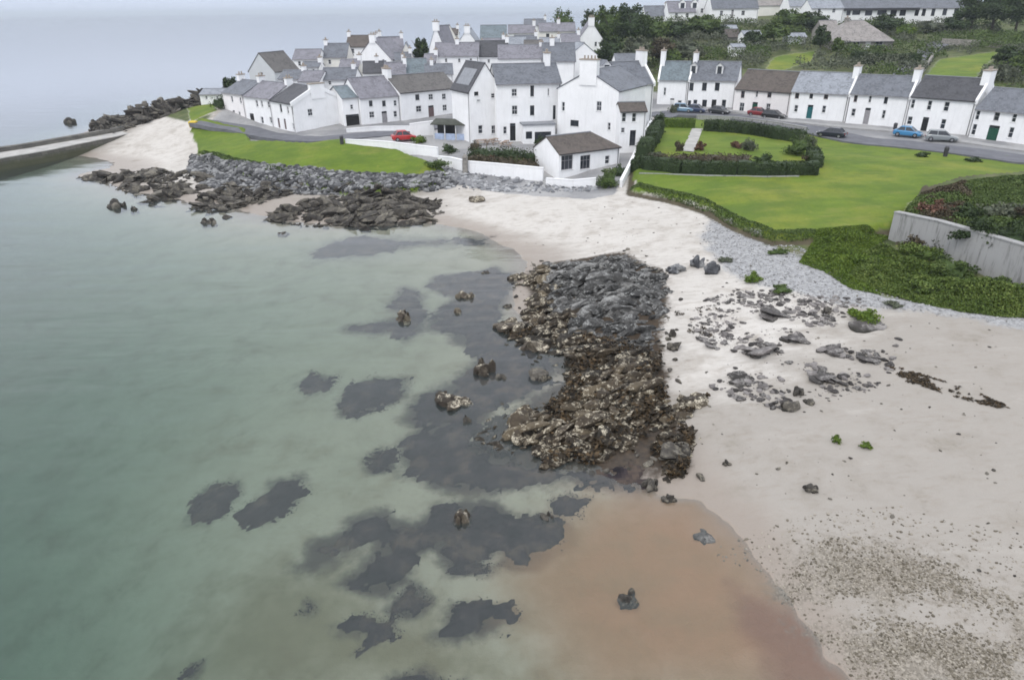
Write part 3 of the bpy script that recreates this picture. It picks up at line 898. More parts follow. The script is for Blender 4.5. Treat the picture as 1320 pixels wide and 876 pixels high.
def hedge(label, pts, w, h, mat='leaf_dark', dens=70, leaf=0.16, group='clipped garden hedges', seed=0, name='clipped_hedge', cat='hedge', zoff=0.0, rag=0.12):
    """a hedge along ground points: body plus leaf faces over it"""
    r = np.random.default_rng(5000 + seed)
    pts = [Vector((p[0], p[1], 0)) for p in pts]
    o0 = pts[0].copy()
    V, F = [], []
    LV = []
    n_tot = 0
    for a, b in zip(pts[:-1], pts[1:]):
        d = b - a; L_ = d.length; d.normalize(); nrm = Vector((-d.y, d.x, 0))
        k = max(2, int(L_ / 0.7)); ring = []
        for i in range(k + 1):
            c = a + d * (L_ * i / k); z = tz(c.x, c.y) + zoff
            hh = h * (1 + r.normal() * rag * 0.5); ww = w * 0.5 * (1 + r.normal() * rag)
            sec = [(-ww, -0.3), (-ww * 1.02, hh * 0.7), (-ww * 0.8, hh), (0, hh * 1.04), (ww * 0.8, hh), (ww * 1.02, hh * 0.7), (ww, -0.3)]
            base = len(V)
            for s_, q in sec:
                V.append(tuple(c + nrm * s_ + Vector((0, 0, z + q)) - o0))
            ring.append(base)
        for i in range(k):
            for j in range(6):
                F.append([ring[i] + j, ring[i] + j + 1, ring[i + 1] + j + 1, ring[i + 1] + j])
        F.append([ring[0] + j for j in range(7)][::-1]); F.append([ring[-1] + j for j in range(7)])
        n = int(dens * L_ * (w + 2 * h))
        t = r.uniform(0, L_, n); u = r.uniform(0, w + 2 * h, n)
        for tt, uu in zip(t, u):
            c = a + d * tt
            if uu < h: s_, q = -w / 2, uu
            elif uu < h + w: s_, q = uu - h - w / 2, h
            else: s_, q = w / 2, 2 * h + w - uu
            LV.append((c.x + nrm.x * s_ - o0.x, c.y + nrm.y * s_ - o0.y, q, c.x, c.y))
    LV = np.array(LV)
    P = LV[:, :3] + r.normal(size=(len(LV), 3)) * rag * 0.7
    P[:, 2] += T(LV[:, 3], LV[:, 4]) + zoff
    lump = fbm(LV[:, 3] * 0.9, LV[:, 4] * 0.9, seed)
    tn = np.clip(lump + r.normal(size=len(P)) * 0.16, 0, 1)
    lv = leaves(P, leaf * r.uniform(0.6, 1.3, len(P)), r, 0, tn)
    Vn = np.concatenate([lv[0], np.array(V)])
    F2 = lv[1].tolist() + [[i + len(lv[0]) for i in f] for f in F]
    tn = np.concatenate([tn, np.full(len(F), 0.28)])
    o = mk(name, Vn, F2, M[mat], None, False, tn)
    o.location = o0
    return tag(o, label, cat, group)

# ------------------------------------------------------------------ the big rock outcrop on the beach
OUT_GREY = gpoly([(668, 350), (700, 334), (745, 338), (770, 330), (802, 331), (830, 345), (862, 368), (866, 385), (862, 415), (845, 452), (830, 448), (790, 440), (745, 430), (700, 420),
                  (672, 400), (680, 372)], 0.6)
OUT_BROWN = gpoly([(650, 415), (690, 405), (745, 425), (800, 440), (845, 450), (858, 480), (862, 520), (880, 525), (892, 560), (892, 608), (862, 614), (840, 590), (838, 560),
                   (800, 585), (770, 604), (745, 580), (725, 598), (695, 606), (668, 575), (640, 568), (612, 562), (622, 535), (655, 520), (690, 515), (720, 505), (728, 478),
                   (700, 450), (660, 440)], 0.4)
def outcrop(name, label, polys, ns, smin, smax, mat, lift, seed, yaw0, weedy=None, base_lift=-0.12, long=(0.9, 2.1)):
    r = np.random.default_rng(seed)
    single = not isinstance(polys[0], list)
    if single: polys = [polys]; ns = [ns]
    parts = []
    def sd_all(x, y): return np.max([-sdist(p, x, y) for p in polys], 0)
    def seat(x, y): return np.maximum(T(x, y), -0.10) if mat == 'reef' else T(x, y)
    for poly, n in zip(polys, ns):
        q = inside(poly, n, r)
        q = q[sd_all(q[:, 0], q[:, 1]) > (fbm(q[:, 0] * 0.9, q[:, 1] * 0.9, seed + 40) - 0.42) * 3.2]; n = len(q)
        sd = sd_all(q[:, 0], q[:, 1])
        big = np.clip(sd / 1.6, 0.25, 1)
        s = (smin + (smax - smin) * r.uniform(0, 1, n) ** 2.2) * (0.4 + 0.6 * big)
        ridge = fbm(q[:, 0] * 0.45 + q[:, 1] * 0.25, q[:, 1] * 0.16 - q[:, 0] * 0.1, seed, 3)
        ridge = np.clip((ridge - 0.3) * 2.2, 0, 1)
        S = np.stack([s * r.uniform(*long, n), s * r.uniform(0.5, 0.9, n), s * r.uniform(0.35, 0.8, n)], 1)
        z = seat(q[:, 0], q[:, 1]) + lift * big * ridge * r.uniform(0.5, 1.0, n) - S[:, 2] * 0.2
        tone = np.clip(0.2 + 0.45 * ridge * r.uniform(0.4, 1.3, n) + r.normal(size=n) * 0.2, 0, 1)
        v, f, t = stones(np.stack([q[:, 0], q[:, 1], z], 1), S, 2, 10, yaw0 + r.normal(size=n) * (0.22 if mat == 'reef' else 0.4), 0.2 if mat == 'reef' else 0.32, (0.32, 0.8), tone, r, 0.42 if mat == 'reef' else 0.0)
        if weedy is not None:
            wv = weedy(q[:, 0], q[:, 1]) + r.normal(size=n) * 0.16 > 0.5
            t = t + 2.0 * np.repeat(wv, len(t) // n)
        parts.append((v, f, t))
    P = np.concatenate([np.array(p) for p in polys]); a, b = P.min(0) - 0.5, P.max(0) + 0.5
    st = 0.2
    gx, gy = np.meshgrid(np.arange(a[0], b[0], st), np.arange(a[1], b[1], st))
    d = sd_all(gx, gy) - (fbm(gx * 0.9, gy * 0.9, seed + 40) - 0.42) * 3.2 + (fbm(gx * 2.3, gy * 2.3, seed + 5) - 0.5) * 0.8
    rg_ = fbm(gx * 0.45 + gy * 0.25, gy * 0.16 - gx * 0.1, seed, 3)
    crag = np.abs(fbm(gx * 0.9 + gy * 0.5, gy * 0.5, seed + 8, 4) - 0.5) * 2
    hh = np.clip(d, -0.3, 1.2) / 1.2 * (base_lift + lift * 0.75 * np.clip((rg_ - 0.3) * 2.2, 0, 1) * (0.45 + 1.3 * np.clip(crag, 0, .5))) + (fbm(gx * 2.1, gy * 2.1, seed + 3) - 0.5) * 0.35
    gz = np.where(d > 0, seat(gx, gy) + hh, T(gx, gy) - 0.4)
    ids = np.arange(gx.size).reshape(gx.shape)
    qd = np.stack([ids[:-1, :-1], ids[:-1, 1:], ids[1:, 1:], ids[1:, :-1]], -1).reshape(-1, 4)
    qd = qd[(d.ravel()[qd] > -0.15).all(1)]
    bt = np.clip(0.05 + 0.5 * fbm(gx * 3, gy * 3, 2).ravel()[qd[:, 0]], 0, 1)
    if weedy is not None:
        bt = bt + 2.0 * (weedy(gx, gy) + (fbm(gx * 1.5, gy * 1.5, 6) - 0.5) * 0.9 > 0.5).ravel()[qd[:, 0]]
    parts.append((np.stack([gx, gy, gz], -1).reshape(-1, 3), qd, bt))
    v, f, t = merge(*parts)
    c = P.mean(0)
    o = mk(name, v - np.array([c[0], c[1], 0]), f, M[mat], None, False, t)
    o.location = (c[0], c[1], 0)
    return tag(o, label, 'rock')
GREYZONE = gpoly([(708, 325), (870, 325), (885, 420), (868, 455), (800, 452), (745, 420), (715, 385)], 0.7)
def weedy_(x, y):
    return np.clip(0.5 + sdist(GREYZONE, x, y) / 4.0, 0, 1)
outcrop('rock_outcrop', 'jagged rock outcrop, bare grey landward, brown and weedy with pale barnacled tops seaward', [OUT_GREY, OUT_BROWN], [640, 1000], 0.13, 0.95, 'reef', 0.95, 21, 0.5, weedy_, -0.08, (1.0, 2.2))

RIM = gpoly([(640, 345), (700, 322), (810, 320), (880, 360), (885, 420), (870, 470), (905, 505), (930, 520), (905, 560), (905, 620), (850, 640), (800, 600), (640, 590), (590, 560), (630, 500), (640, 400)], 0.4)
_r = np.random.default_rng(77); _q = inside(RIM, 520, _r)
_d = np.minimum(sdist(OUT_GREY, _q[:, 0], _q[:, 1]), sdist(OUT_BROWN, _q[:, 0], _q[:, 1]))
_q = _q[(_d > -0.8) & (_d < 1.8) & (_r.uniform(0, 1, len(_q)) > np.clip(_d / 2.2, 0, 1))]
_s = 0.06 + 0.26 * _r.uniform(0, 1, len(_q)) ** 2
v, f, t = stones(np.stack([_q[:, 0], _q[:, 1], np.maximum(T(_q[:, 0], _q[:, 1]), -0.12) + _s * 0.1], 1), np.stack([_s * 1.4, _s, _s * 0.6], 1), 2, 9, None, 0.3, (0.35, 0.8), None, _r)
o = mk('loose_rocks', v, f, M['rock_black'], None, False, t); kind(o, 'stuff'); tag(o, 'small loose rocks scattered round the edge of the reef', 'stones')

# bladder wrack draped over the reef
rk = np.random.default_rng(31)
WR = [gpoly(p, 0.5) for p in ([(745, 430), (850, 455), (862, 520), (885, 555), (890, 600), (850, 608), (835, 560), (770, 590), (700, 590), (700, 520), (735, 480)],
      [(868, 525), (885, 514), (916, 512), (914, 522), (895, 530), (876, 545)], [(862, 555), (893, 550), (893, 612), (850, 615), (838, 600)],
      [(642, 412), (690, 408), (700, 430), (660, 436)])]
parts = []
for poly, n, lo in ((WR[0], 10500, 0.46), (WR[1], 1500, 0.12), (WR[2], 3000, 0.25), (WR[3], 1200, 0.3)):
    q = inside(poly, n, rk)
    dn = fbm(q[:, 0] * 0.8, q[:, 1] * 0.8, 77)
    q = q[(dn > 0.42) & (-sdist(poly, q[:, 0], q[:, 1]) > (fbm(q[:, 0] * 1.1, q[:, 1] * 1.1, 78) - 0.4) * 2.2)]
    z = T(q[:, 0], q[:, 1]) + rk.uniform(0.05, 1, len(q)) ** 1.3 * lo * 1.6
    parts.append(leaves(np.stack([q[:, 0], q[:, 1], z], 1), 0.17 * rk.uniform(0.5, 1.5, len(q)), rk, 0.65, None, 1.8))
v, f, t = merge(*parts)
wr = mk('bladder_wrack', v, f, M['wrack'], None, False, t); kind(wr, 'stuff')
tag(wr, 'brown bladder wrack draped over the reef and its edges', 'seaweed')

# ------------------------------------------------------------------ single boulders
def boulder(label, px, py, w, h, mat='rock_brown', cat='boulder', seed=0, depth=1.0, parts=5, name='boulder', group=None, sink=0.25, z=None):
    """w, h: width and height it shows, in metres"""
    r = np.random.default_rng(8000 + seed)
    P = gp(px, py, 0.15 if z is None else z)
    zz = tz(P.x, P.y)
    g = max(zz, -0.45)
    C = [(0, 0, h * 0.3)]; S = [(w * 0.45, w * 0.38 * depth, h * 0.75)]
    for i in range(parts):
        a = r.uniform(0, 6.28); k = r.uniform(0.25, 0.42)
        C.append((math.cos(a) * w * 0.32, math.sin(a) * w * 0.28 * depth, h * r.uniform(0.0, 0.4)))
        S.append((w * k * 0.7, w * k * 0.6 * depth, h * r.uniform(0.35, 0.7)))
    C = np.array(C); S = np.array(S)
    if zz < 0: C[:, 2] += 0; S[:, 2] += (-zz) * 0.5
    v, f, t = stones(C, S, 3, 12, r.normal(size=len(C)) * 0.5, 0.2, (0.4, 0.85), np.clip(0.5 + r.normal(size=len(C)) * 0.2, 0, 1), r)
    o = mk(name, v, f, M[mat], None, False, t)
    o.location = (P.x, P.y, max(zz, -0.25))
    return tag(o, label, cat, group)

def px2m(px, py, n, z=0.2):
    return (gp(px + n, py, z) - gp(px, py, z)).length

BLD = [
 ('small yellow-topped rock alone in the shallows off the far end of the reef', 521, 408, 24, 0.75, 'rock_brown'),
 ('flat dark rock awash in the shallows beside the far weed bed', 600, 379, 27, 0.55, 'rock_brown'),
 ('tiny rock barely breaking the surface nearest the far sand', 626, 349, 15, 0.35, 'rock_black'),
 ('little pair of rock tips between the awash rock and the yellow-topped rock', 590, 399, 14, 0.35, 'rock_brown'),
 ('chunky square rock with a pale spot standing in the water left of the reef', 624, 475, 34, 0.95, 'rock_brown'),
 ('small dark rock just right of the chunky square rock', 646, 483, 16, 0.4, 'rock_black'),
 ('long low barnacled rock standing in dark water left of the reef', 584, 514, 52, 0.75, 'rock_brown'),
 ('short stump of rock behind the right end of the long barnacled rock', 601, 538, 14, 0.35, 'rock_black'),
 ('lone pale-topped rock surrounded by the lower weed bed', 595, 664, 27, 0.5, 'rock_brown'),
 ('dark wedge of rock in the pool left of the brown reef', 696, 481, 36, 0.7, 'rock_black'),
 ('rounded dark rock at the inner pool below the grey outcrop', 690, 446, 40, 0.8, 'rock_brown'),
 ('small black rock at the far left corner of the grey outcrop', 663, 357, 22, 0.6, 'rock_brown'),
 ('small rock tip in the water left of the grey outcrop', 654, 392, 12, 0.35, 'rock_black'),
 ('low brown rock spur pointing left from the middle of the reef', 662, 420, 52, 0.85, 'rock_brown'),
 ('thick dark block standing out of the near right corner of the reef', 866, 585, 50, 0.85, 'rock_black'),
 ('dark upright block at the wet foot of the reef', 838, 624, 22, 0.6, 'rock_black'),
 ('small split dark stone on orange sand beside the foot of the reef', 863, 640, 20, 0.4, 'rock_black'),
 ('dark two-part rock sitting alone in the orange shallows', 811, 765, 32, 0.38, 'rock_black'),
 ('small black rock at the right edge of the lower weed bed', 706, 662, 18, 0.35, 'rock_black'),
 ('brown arm of weedy rock reaching over the sand at the right of the reef', 892, 524, 46, 0.5, 'rock_brown'),
 ('grey-brown boulder on the sand just right of the grey outcrop', 869, 366, 26, 0.8, 'rock_grey'),
 ('tall narrow grey boulder standing on the upper sand', 898, 344, 20, 1.1, 'rock_grey'),
 ('leaning light grey boulder beside the tall narrow one', 918, 352, 22, 1.0, 'rock_grey'),
 ('small black rock pair on the sand right of the reef', 870, 458, 24, 0.5, 'rock_black'),
 ('thin dark rock sticking up from the sand above the black pair', 866, 444, 10, 0.6, 'rock_black'),
 ('dark pointed rock alone on the middle of the sand', 1028, 503, 18, 0.65, 'rock_black'),
 ('black hooked clump of rock on the middle sand, largest there', 1016, 546, 30, 0.55, 'rock_black'),
 ('small black rock at the tip of the hooked clump', 1038, 541, 16, 0.3, 'rock_black'),
 ('single black stone on the open sand below the hooked clump', 1041, 645, 19, 0.3, 'rock_black'),
 ('small grey stone on the sand right of the dark reef block', 936, 603, 11, 0.22, 'rock_black'),
 ('flat brownish slab half sunk in the wet orange sand edge', 908, 684, 30, 0.10, 'rock_mixed'),
 ('broad grey slab, largest of the low rocks on the upper beach', 985, 452, 62, 0.6, 'rock_grey'),
 ('grey ridge of rock at the top of the low rocks on the upper beach', 1003, 410, 54, 0.55, 'rock_grey'),
 ('dark rock at the middle of the low rocks on the upper beach', 1025, 440, 44, 0.7, 'rock_black'),
 ('dark green-grey rock at the right of the low rocks on the upper beach', 1071, 457, 40, 0.6, 'rock_black'),
 ('warm brown mound of rock under the green plant on the upper beach', 1112, 430, 56, 0.55, 'rock_grey'),
 ('small upright brown rock left of the warm brown mound', 1064, 413, 14, 0.6, 'rock_black'),
 ('light rock scrap at the foot of the low rocks on the upper beach', 955, 478, 40, 0.28, 'rock_grey'),
 ('small brown rock near the near edge of the low rocks on the upper beach', 987, 492, 20, 0.35, 'rock_grey'),
 ('small rock near the right edge of the low rocks on the upper beach', 1062, 486, 46, 0.35, 'rock_grey'),
 ('rock scrap at the far right edge of the low rocks on the upper beach', 1118, 468, 34, 0.35, 'rock_grey'),
 ('dark rock dot beside the sand left of the low rocks', 906, 428, 18, 0.3, 'rock_grey'),
 ('second flat rock trailing right from the sand left of the low rocks', 920, 438, 24, 0.25, 'rock_grey'),
 ('pair of low brown rocks on the far sand below the white wall', 613, 269, 26, 0.7, 'rock_brown'),
 ('small dark rock in the sea off the left headland', 90, 157, 16, 0.9, 'rock_black'),
 ('small black rock in the water in front of the leftmost reef', 150, 264, 24, 0.8, 'rock_black'),
 ('smaller black rock in the water right of the one before the leftmost reef', 172, 268, 10, 0.5, 'rock_black'),
 ('dark rock dot in the water between the two shore reefs', 268, 285, 20, 0.6, 'rock_black'),
 ('small rock in the water right of the dark rock dot', 293, 278, 14, 0.5, 'rock_black'),
 ('lowest rock tip awash below the right shore reef', 364, 298, 14, 0.3, 'rock_black'),
]
for i, (lb, a, b, wpx, h, mt) in enumerate(BLD):
    zz = {True: 1.6, False: 0.2}[a > 880 and b < 520]
    if 'upper beach' in lb or 'low rocks' in lb: h *= 0.55; mt = 'rock_mixed'
    boulder(lb, a, b, px2m(a, b, wpx, zz), h, mt, 'rock', i, 0.9 if h > 0.3 else 1.2, 6, 'boulder', None, z=zz)

# shore reefs at the left, under the stone bank
def reef(label, pts, n, smin, smax, mat, lift, seed, z=0.3, name='shore_reef', yaw=0.2):
    poly = gpoly(pts, z)
    outcrop(name, label, poly, n, smin, smax, mat, lift, seed, yaw)
reef('leftmost low dark reef on the white sand beside the pier', [(92, 228), (120, 222), (165, 218), (215, 222), (250, 228), (282, 232), (272, 244), (240, 252), (205, 264), (180, 262), (175, 250), (145, 240), (120, 232)], 260, 0.3, 1.3, 'rock_black', 0.9, 41)
reef('middle dark reef below the grey stone bank', [(240, 268), (262, 250), (300, 238), (340, 240), (390, 244), (400, 252), (360, 256), (325, 264), (290, 270), (260, 272)], 220, 0.3, 1.2, 'rock_black', 0.9, 42)
reef('widest dark reef with a grey top nearest the far sand', [(336, 282), (355, 268), (400, 256), (450, 250), (510, 252), (545, 262), (565, 264), (576, 276), (560, 286), (500, 291), (465, 294), (430, 290), (395, 290), (360, 286)], 340, 0.3, 1.4, 'rock_black', 1.2, 43)
# headland beyond the pier
hl_pts = [tuple(yp(a, b, Y))[:2] for a, b, Y in [(104, 166, 137), (120, 158, 146), (140, 150, 156), (165, 146, 164), (205, 140, 170), (250, 136, 172), (285, 130, 172), (300, 132, 160), (268, 148, 148), (236, 160, 140), (180, 168, 136), (130, 172, 131)]]
outcrop('rocky_headland', 'dark rocky headland rising from the sea behind the pier', hl_pts, 900, 0.4, 1.7, 'rock_black', 3.4, 44, 0.1)
for i, (lb, a, b, Y, s) in enumerate([('tall dark sea stack at the seaward corner of the headland', 214, 138, 160, (1.5, 1.3, 3.6)), ('small dark stack beside the white end cottage', 232, 134, 158, (1.6, 1.3, 2.0))]):
    p = yp(a, b, Y); r = np.random.default_rng(90 + i)
    z0 = tz(p.x, p.y)
    C = np.array([(0, 0, s[2] * 0.4), (0.5, 0.2, 0.3), (-0.7, 0, 0.2), (0.2, -0.4, s[2] * 0.7)]); S = np.array([s, (s[0], s[1], s[2] * .5), (s[0] * .8, s[1], s[2] * .4), (s[0] * .6, s[1] * .6, s[2] * .5)])
    v, f, t = stones(C, S, 3, 12, None, 0.15, (0.4, 0.8), None, r)
    o = mk('sea_stack', v, f, M['rock_black'], None, False, t); o.location = (p.x, p.y, z0); tag(o, lb, 'rock')

# grey stone bank below the left lawn, shingle, scattered stones
def scatter(name, label, poly, n, smin, smax, mat, sub, seed, dens=None, flat=0.6, cat='stones', pw=2.5, up=0.1, excl=None, fade=0.0):
    r = np.random.default_rng(seed)
    q = inside(poly, n, r)
    if fade:
        q = q[-sdist(poly, q[:, 0], q[:, 1]) > r.uniform(0, 1, len(q)) ** 1.5 * fade + (fbm(q[:, 0] * 1.2, q[:, 1] * 1.2, seed + 3) - 0.5) * 1.5]
    if excl is not None:
        q = q[sdist(excl, q[:, 0], q[:, 1]) > 0.7]
    if dens is not None:
        d = fbm(q[:, 0] * dens[0], q[:, 1] * dens[0], seed)
        q = q[d > dens[1] + r.uniform(-0.08, 0.08, len(d))]
    n = len(q)
    s = smin + (smax - smin) * r.uniform(0, 1, n) ** pw
    S = np.stack([s * r.uniform(0.8, 1.5, n), s * r.uniform(0.7, 1.1, n), s * flat * r.uniform(0.7, 1.2, n)], 1)
    C = np.stack([q[:, 0], q[:, 1], T(q[:, 0], q[:, 1]) + S[:, 2] * up], 1)
    v, f, t = stones(C, S, sub, 6, None, 0.2, (0.5, 0.9), None, r)
    o = mk(name, v, f, M[mat], None, False, t); kind(o, 'stuff')
    return tag(o, label, cat)
scatter('stone_bank', 'bank of tumbled grey stones below the left lawn', BANK_L, 7000, 0.10, 0.52, 'bankstone', 2, 51, None, 0.7, 'stones', 2.4, 0.25)
scatter('shingle', 'patch of brown and grey shingle at the near right of the beach', SHA, 11000, 0.012, 0.07, 'pebble', 1, 52, (0.6, 0.42), 0.6, fade=1.6)
scatter('shingle', 'second band of shingle at the near right corner of the beach', SHB, 11000, 0.012, 0.07, 'pebble', 1, 58, (0.6, 0.42), 0.6, fade=1.6)
SH2 = gpoly([(905, 690), (985, 720), (1020, 750), (1080, 830), (1130, 885), (1330, 900), (1330, 720), (1150, 660), (1030, 660)], 0.8)
scatter('scattered_stones', 'loose pebbles scattered over the near sand around the shingle', SH2, 1500, 0.015, 0.09, 'pebble', 1, 53, None, 0.6)
scatter('pebble_band', 'band of grey pebbles along the top of the beach under the lawn', GREYSTONES, 6500, 0.03, 0.13, 'palestone', 1, 54, None, 0.6, excl=LAWN_R)
UP = gpoly([(900, 380), (960, 370), (1040, 385), (1130, 400), (1160, 450), (1140, 500), (1000, 515), (930, 490), (880, 440)], 1.8)
scatter('beach_rubble', 'small rubble of grey and brown stone among the low rocks on the upper beach', UP, 3600, 0.03, 0.30, 'rock_mixed', 2, 55, (0.40, 0.47), 0.5, 'stones', 3.0)
ALL = gpoly([(640, 300), (800, 262), (930, 290), (1100, 400), (1320, 430), (1320, 760), (1060, 690), (920, 620), (900, 420), (800, 320)], 1.2)
scatter('scattered_stones', 'thin scatter of dark stones and drift weed over the open sand', ALL, 420, 0.03, 0.16, 'rock_black', 1, 56, None, 0.4)
FOOT = gpoly([(580, 222), (640, 228), (700, 236), (770, 244), (770, 250), (690, 248), (600, 242), (560, 240)], 1.6)
scatter('wall_rubble', 'grey rubble along the foot of the white seafront wall', FOOT, 520, 0.12, 0.5, 'greystone', 2, 57, None, 0.6)
# strand line of dark weed
v, f, t = [], [], []
for poly, n in ((gpoly([(1140, 470), (1175, 480), (1230, 500), (1296, 528), (1300, 536), (1225, 512), (1165, 490)], 1.9), 2400),
                (gpoly([(885, 425), (905, 418), (925, 438), (918, 446)], 1.1), 260), (gpoly([(870, 398), (925, 394), (925, 400), (872, 404)], 1.2), 240)):
    q = inside(poly, n, rk)
    q = q[fbm(q[:, 0] * 1.6, q[:, 1] * 1.6, 8) > 0.48]
    lv = leaves(np.stack([q[:, 0], q[:, 1], T(q[:, 0], q[:, 1]) + rk.uniform(0.01, 0.08, len(q))], 1), 0.10 * rk.uniform(0.4, 1.4, len(q)), rk, 0.9, None, 2.2)
    v.append(lv)
v, f, t = merge(*v)
o = mk('strand_line', v, f, M['wrack'], None, False, t); kind(o, 'stuff'); tag(o, 'thin strand lines of dried brown weed on the sand', 'seaweed')

# ------------------------------------------------------------------ weed beds under the water
def weedbed(label, pts, seed, h=0.28, st=0.14):
    poly = gpoly(pts, -0.2)
    P = np.array(poly); a, b = P.min(0) - 0.8, P.max(0) + 0.8
    far = math.hypot(*P.mean(0))
    st = max(st, far * 0.0045)
    gx, gy = np.meshgrid(np.arange(a[0], b[0], st), np.arange(a[1], b[1], st))
    sc_ = 0.45 * far / 35
    d = -sdist(poly, gx, gy) + (fbm(gx * 1.1 / sc_ * .5, gy * 1.1 / sc_ * .5, seed, 5) - 0.5) * 3.0 * sc_ + (fbm(gx * 3, gy * 3, seed + 1, 5) - 0.5) * 2.2 * sc_
    d = d - np.clip(fbm(gx * 0.55 / sc_ * .5, gy * 0.55 / sc_ * .5, seed + 60, 4) - 0.56, 0, 1) * 14 * sc_ * (0.0 if len(pts) < 9 else 1.0)
    d = d - 0.30 * sc_ * (len(pts) > 8)
    t0 = T(gx, gy)
    top = np.minimum(t0 + np.clip(d, 0, 0.7) / 0.7 * h * (0.4 + 1.0 * fbm(gx * 2.2, gy * 2.2, seed + 2)) + (fbm(gx * 6, gy * 6, seed + 3) - 0.5) * 0.04, np.maximum(-0.03, t0 + 0.04))
    gz = np.where(d > 0, np.maximum(top, t0 + 0.02), t0 - 0.15)
    ids = np.arange(gx.size).reshape(gx.shape)
    qd = np.stack([ids[:-1, :-1], ids[:-1, 1:], ids[1:, 1:], ids[1:, :-1]], -1).reshape(-1, 4)
    qd = qd[(d.ravel()[qd] > -st * 0.6).any(1)]
    used = np.unique(qd); rm = np.zeros(gx.size, int); rm[used] = np.arange(len(used))
    c = P.mean(0)
    v = np.stack([gx - c[0], gy - c[1], gz], -1).reshape(-1, 3)[used]
    r = np.random.default_rng(seed)
    n = int(min(9000, max(500, len(qd) * 0.22)))
    px_ = r.uniform(a[0], b[0], n * 3); py_ = r.uniform(a[1], b[1], n * 3)
    ix = np.clip(((px_ - a[0]) / st).astype(int), 0, gx.shape[1] - 1); iy = np.clip(((py_ - a[1]) / st).astype(int), 0, gx.shape[0] - 1)
    de = d[iy, ix]
    kp = (de > -0.75 * sc_) & (de < 0.5 * sc_) & (r.uniform(0, 1, n * 3) < np.exp(-np.clip(-de, 0, 9) / (0.2 * sc_)))
    px_, py_ = px_[kp][:n], py_[kp][:n]
    tt = T(px_, py_)
    pz_ = np.minimum(tt + r.uniform(0.02, 0.14, len(px_)), np.maximum(tt + 0.02, -0.02))
    lf = leaves(np.stack([px_ - c[0], py_ - c[1], pz_], 1), 0.085 * sc_ ** 0.5 * r.uniform(0.5, 1.6, len(px_)), r, 0.93, r.uniform(0.1, 0.7, len(px_)), 1.6)
    tn = np.clip(fbm(gx * 1.1, gy * 1.1, seed + 7, 3).ravel()[qd[:, 0]] * 1.7 - 0.4 + (fbm(gx * 5, gy * 5, seed + 8, 2).ravel()[qd[:, 0]] - 0.5) * 0.5, 0, 1)
    vv, ff, tn = merge((v, rm[qd], tn), lf)
    o = mk('seaweed_bed', vv, ff, M['seaweed'], None, True, tn)
    o.location = (c[0], c[1], 0)
    return tag(o, label, 'seaweed bed', 'dark seaweed beds under the shallow water')
WB = [
 ('largest dark seaweed bed, wrapping round the left side of the reef', [(560, 352), (640, 345), (668, 360), (648, 400), (640, 425), (690, 438), (720, 480), (700, 505), (640, 520), (612, 560), (655, 582), (720, 602), (800, 606), (838, 600), (826, 630), (770, 636), (740, 624), (690, 622), (640, 630), (600, 628), (560, 620), (515, 602), (515, 562), (540, 545), (520, 530), (540, 500), (585, 480), (612, 458), (592, 440), (575, 425), (548, 420), (552, 402), (580, 380), (548, 366)]),
 ('pale far arm of seaweed around the yellow-topped rock', [(442, 410), (490, 403), (518, 399), (500, 386), (520, 366), (546, 372), (552, 400), (545, 420), (520, 434), (500, 422), (450, 416)]),
 ('small oval seaweed patch farthest left of the middle row', [(382, 479), (400, 467), (427, 472), (420, 488), (395, 495)]),
 ('broad seaweed patch right of the small oval one', [(430, 521), (445, 486), (480, 475), (524, 478), (518, 500), (490, 515), (460, 525)]),
 ('little seaweed patch touching the left edge of the largest bed', [(469, 577), (490, 567), (510, 572), (508, 592), (480, 596)]),
 ('round seaweed patch alone at the far left of the lower water', [(238, 618), (262, 600), (301, 601), (300, 615), (285, 635), (262, 648), (240, 637)]),
 ('slanting seaweed patch right of the round one', [(300, 640), (338, 615), (345, 600), (387, 598), (388, 622), (370, 640), (330, 658), (305, 652)]),
 ('long ragged lower seaweed bed with the pale-topped rock in it', [(370, 718), (400, 685), (450, 655), (500, 640), (530, 668), (545, 655), (560, 640), (600, 637), (640, 640), (665, 660), (700, 655), (735, 668), (738, 700), (700, 714), (690, 728), (660, 725), (640, 706), (600, 735), (575, 735), (555, 705), (535, 715), (520, 740), (490, 756), (435, 742), (470, 715), (480, 690), (440, 700), (400, 726)]),
 ('short seaweed tongue between the lower bed and the foot of the reef', [(712, 645), (735, 634), (762, 642), (752, 656), (735, 664), (715, 660)]),
 ('small lens of seaweed tucked under the long lower bed', [(575, 728), (605, 714), (640, 720), (632, 734), (600, 738)]),
 ('small diamond seaweed patch below the long lower bed', [(498, 776), (528, 742), (552, 765), (530, 783), (505, 786)]),
 ('hooked seaweed patch at the lower left of the diamond one', [(432, 791), (455, 781), (507, 789), (508, 805), (480, 820), (460, 832), (468, 810), (440, 802)]),
 ('wide solid seaweed patch on the orange shallows', [(573, 800), (580, 768), (620, 764), (665, 767), (682, 795), (640, 813), (605, 808), (590, 820), (560, 808)]),
 ('ragged seaweed patch cut by the bottom edge of the picture', [(465, 884), (500, 864), (540, 857), (565, 870), (600, 866), (605, 900), (470, 905)]),
 ('long faint seaweed streak far off below the widest shore reef', [(393, 322), (425, 306), (480, 302), (560, 304), (635, 308), (625, 318), (540, 316), (520, 320), (470, 326), (410, 332)]),
 ('tiny lone seaweed tuft near the bottom left of the sea', [(222, 834), (232, 824), (246, 824), (240, 838), (226, 840)]),
 ('tiny faint seaweed tuft between the hooked patch and the left sea', [(384, 772), (392, 760), (404, 762), (398, 776)]),
]
stain = np.zeros(GX.shape)
for i, (lb, pts) in enumerate(WB):
    pl = gpoly(pts, -0.2); fr_ = math.hypot(*np.array(pl).mean(0))
    stain = np.maximum(stain, mask(pl, max(0.5, 0.6 * fr_ / 30)) * (0.7 if i == 14 else 1.0))
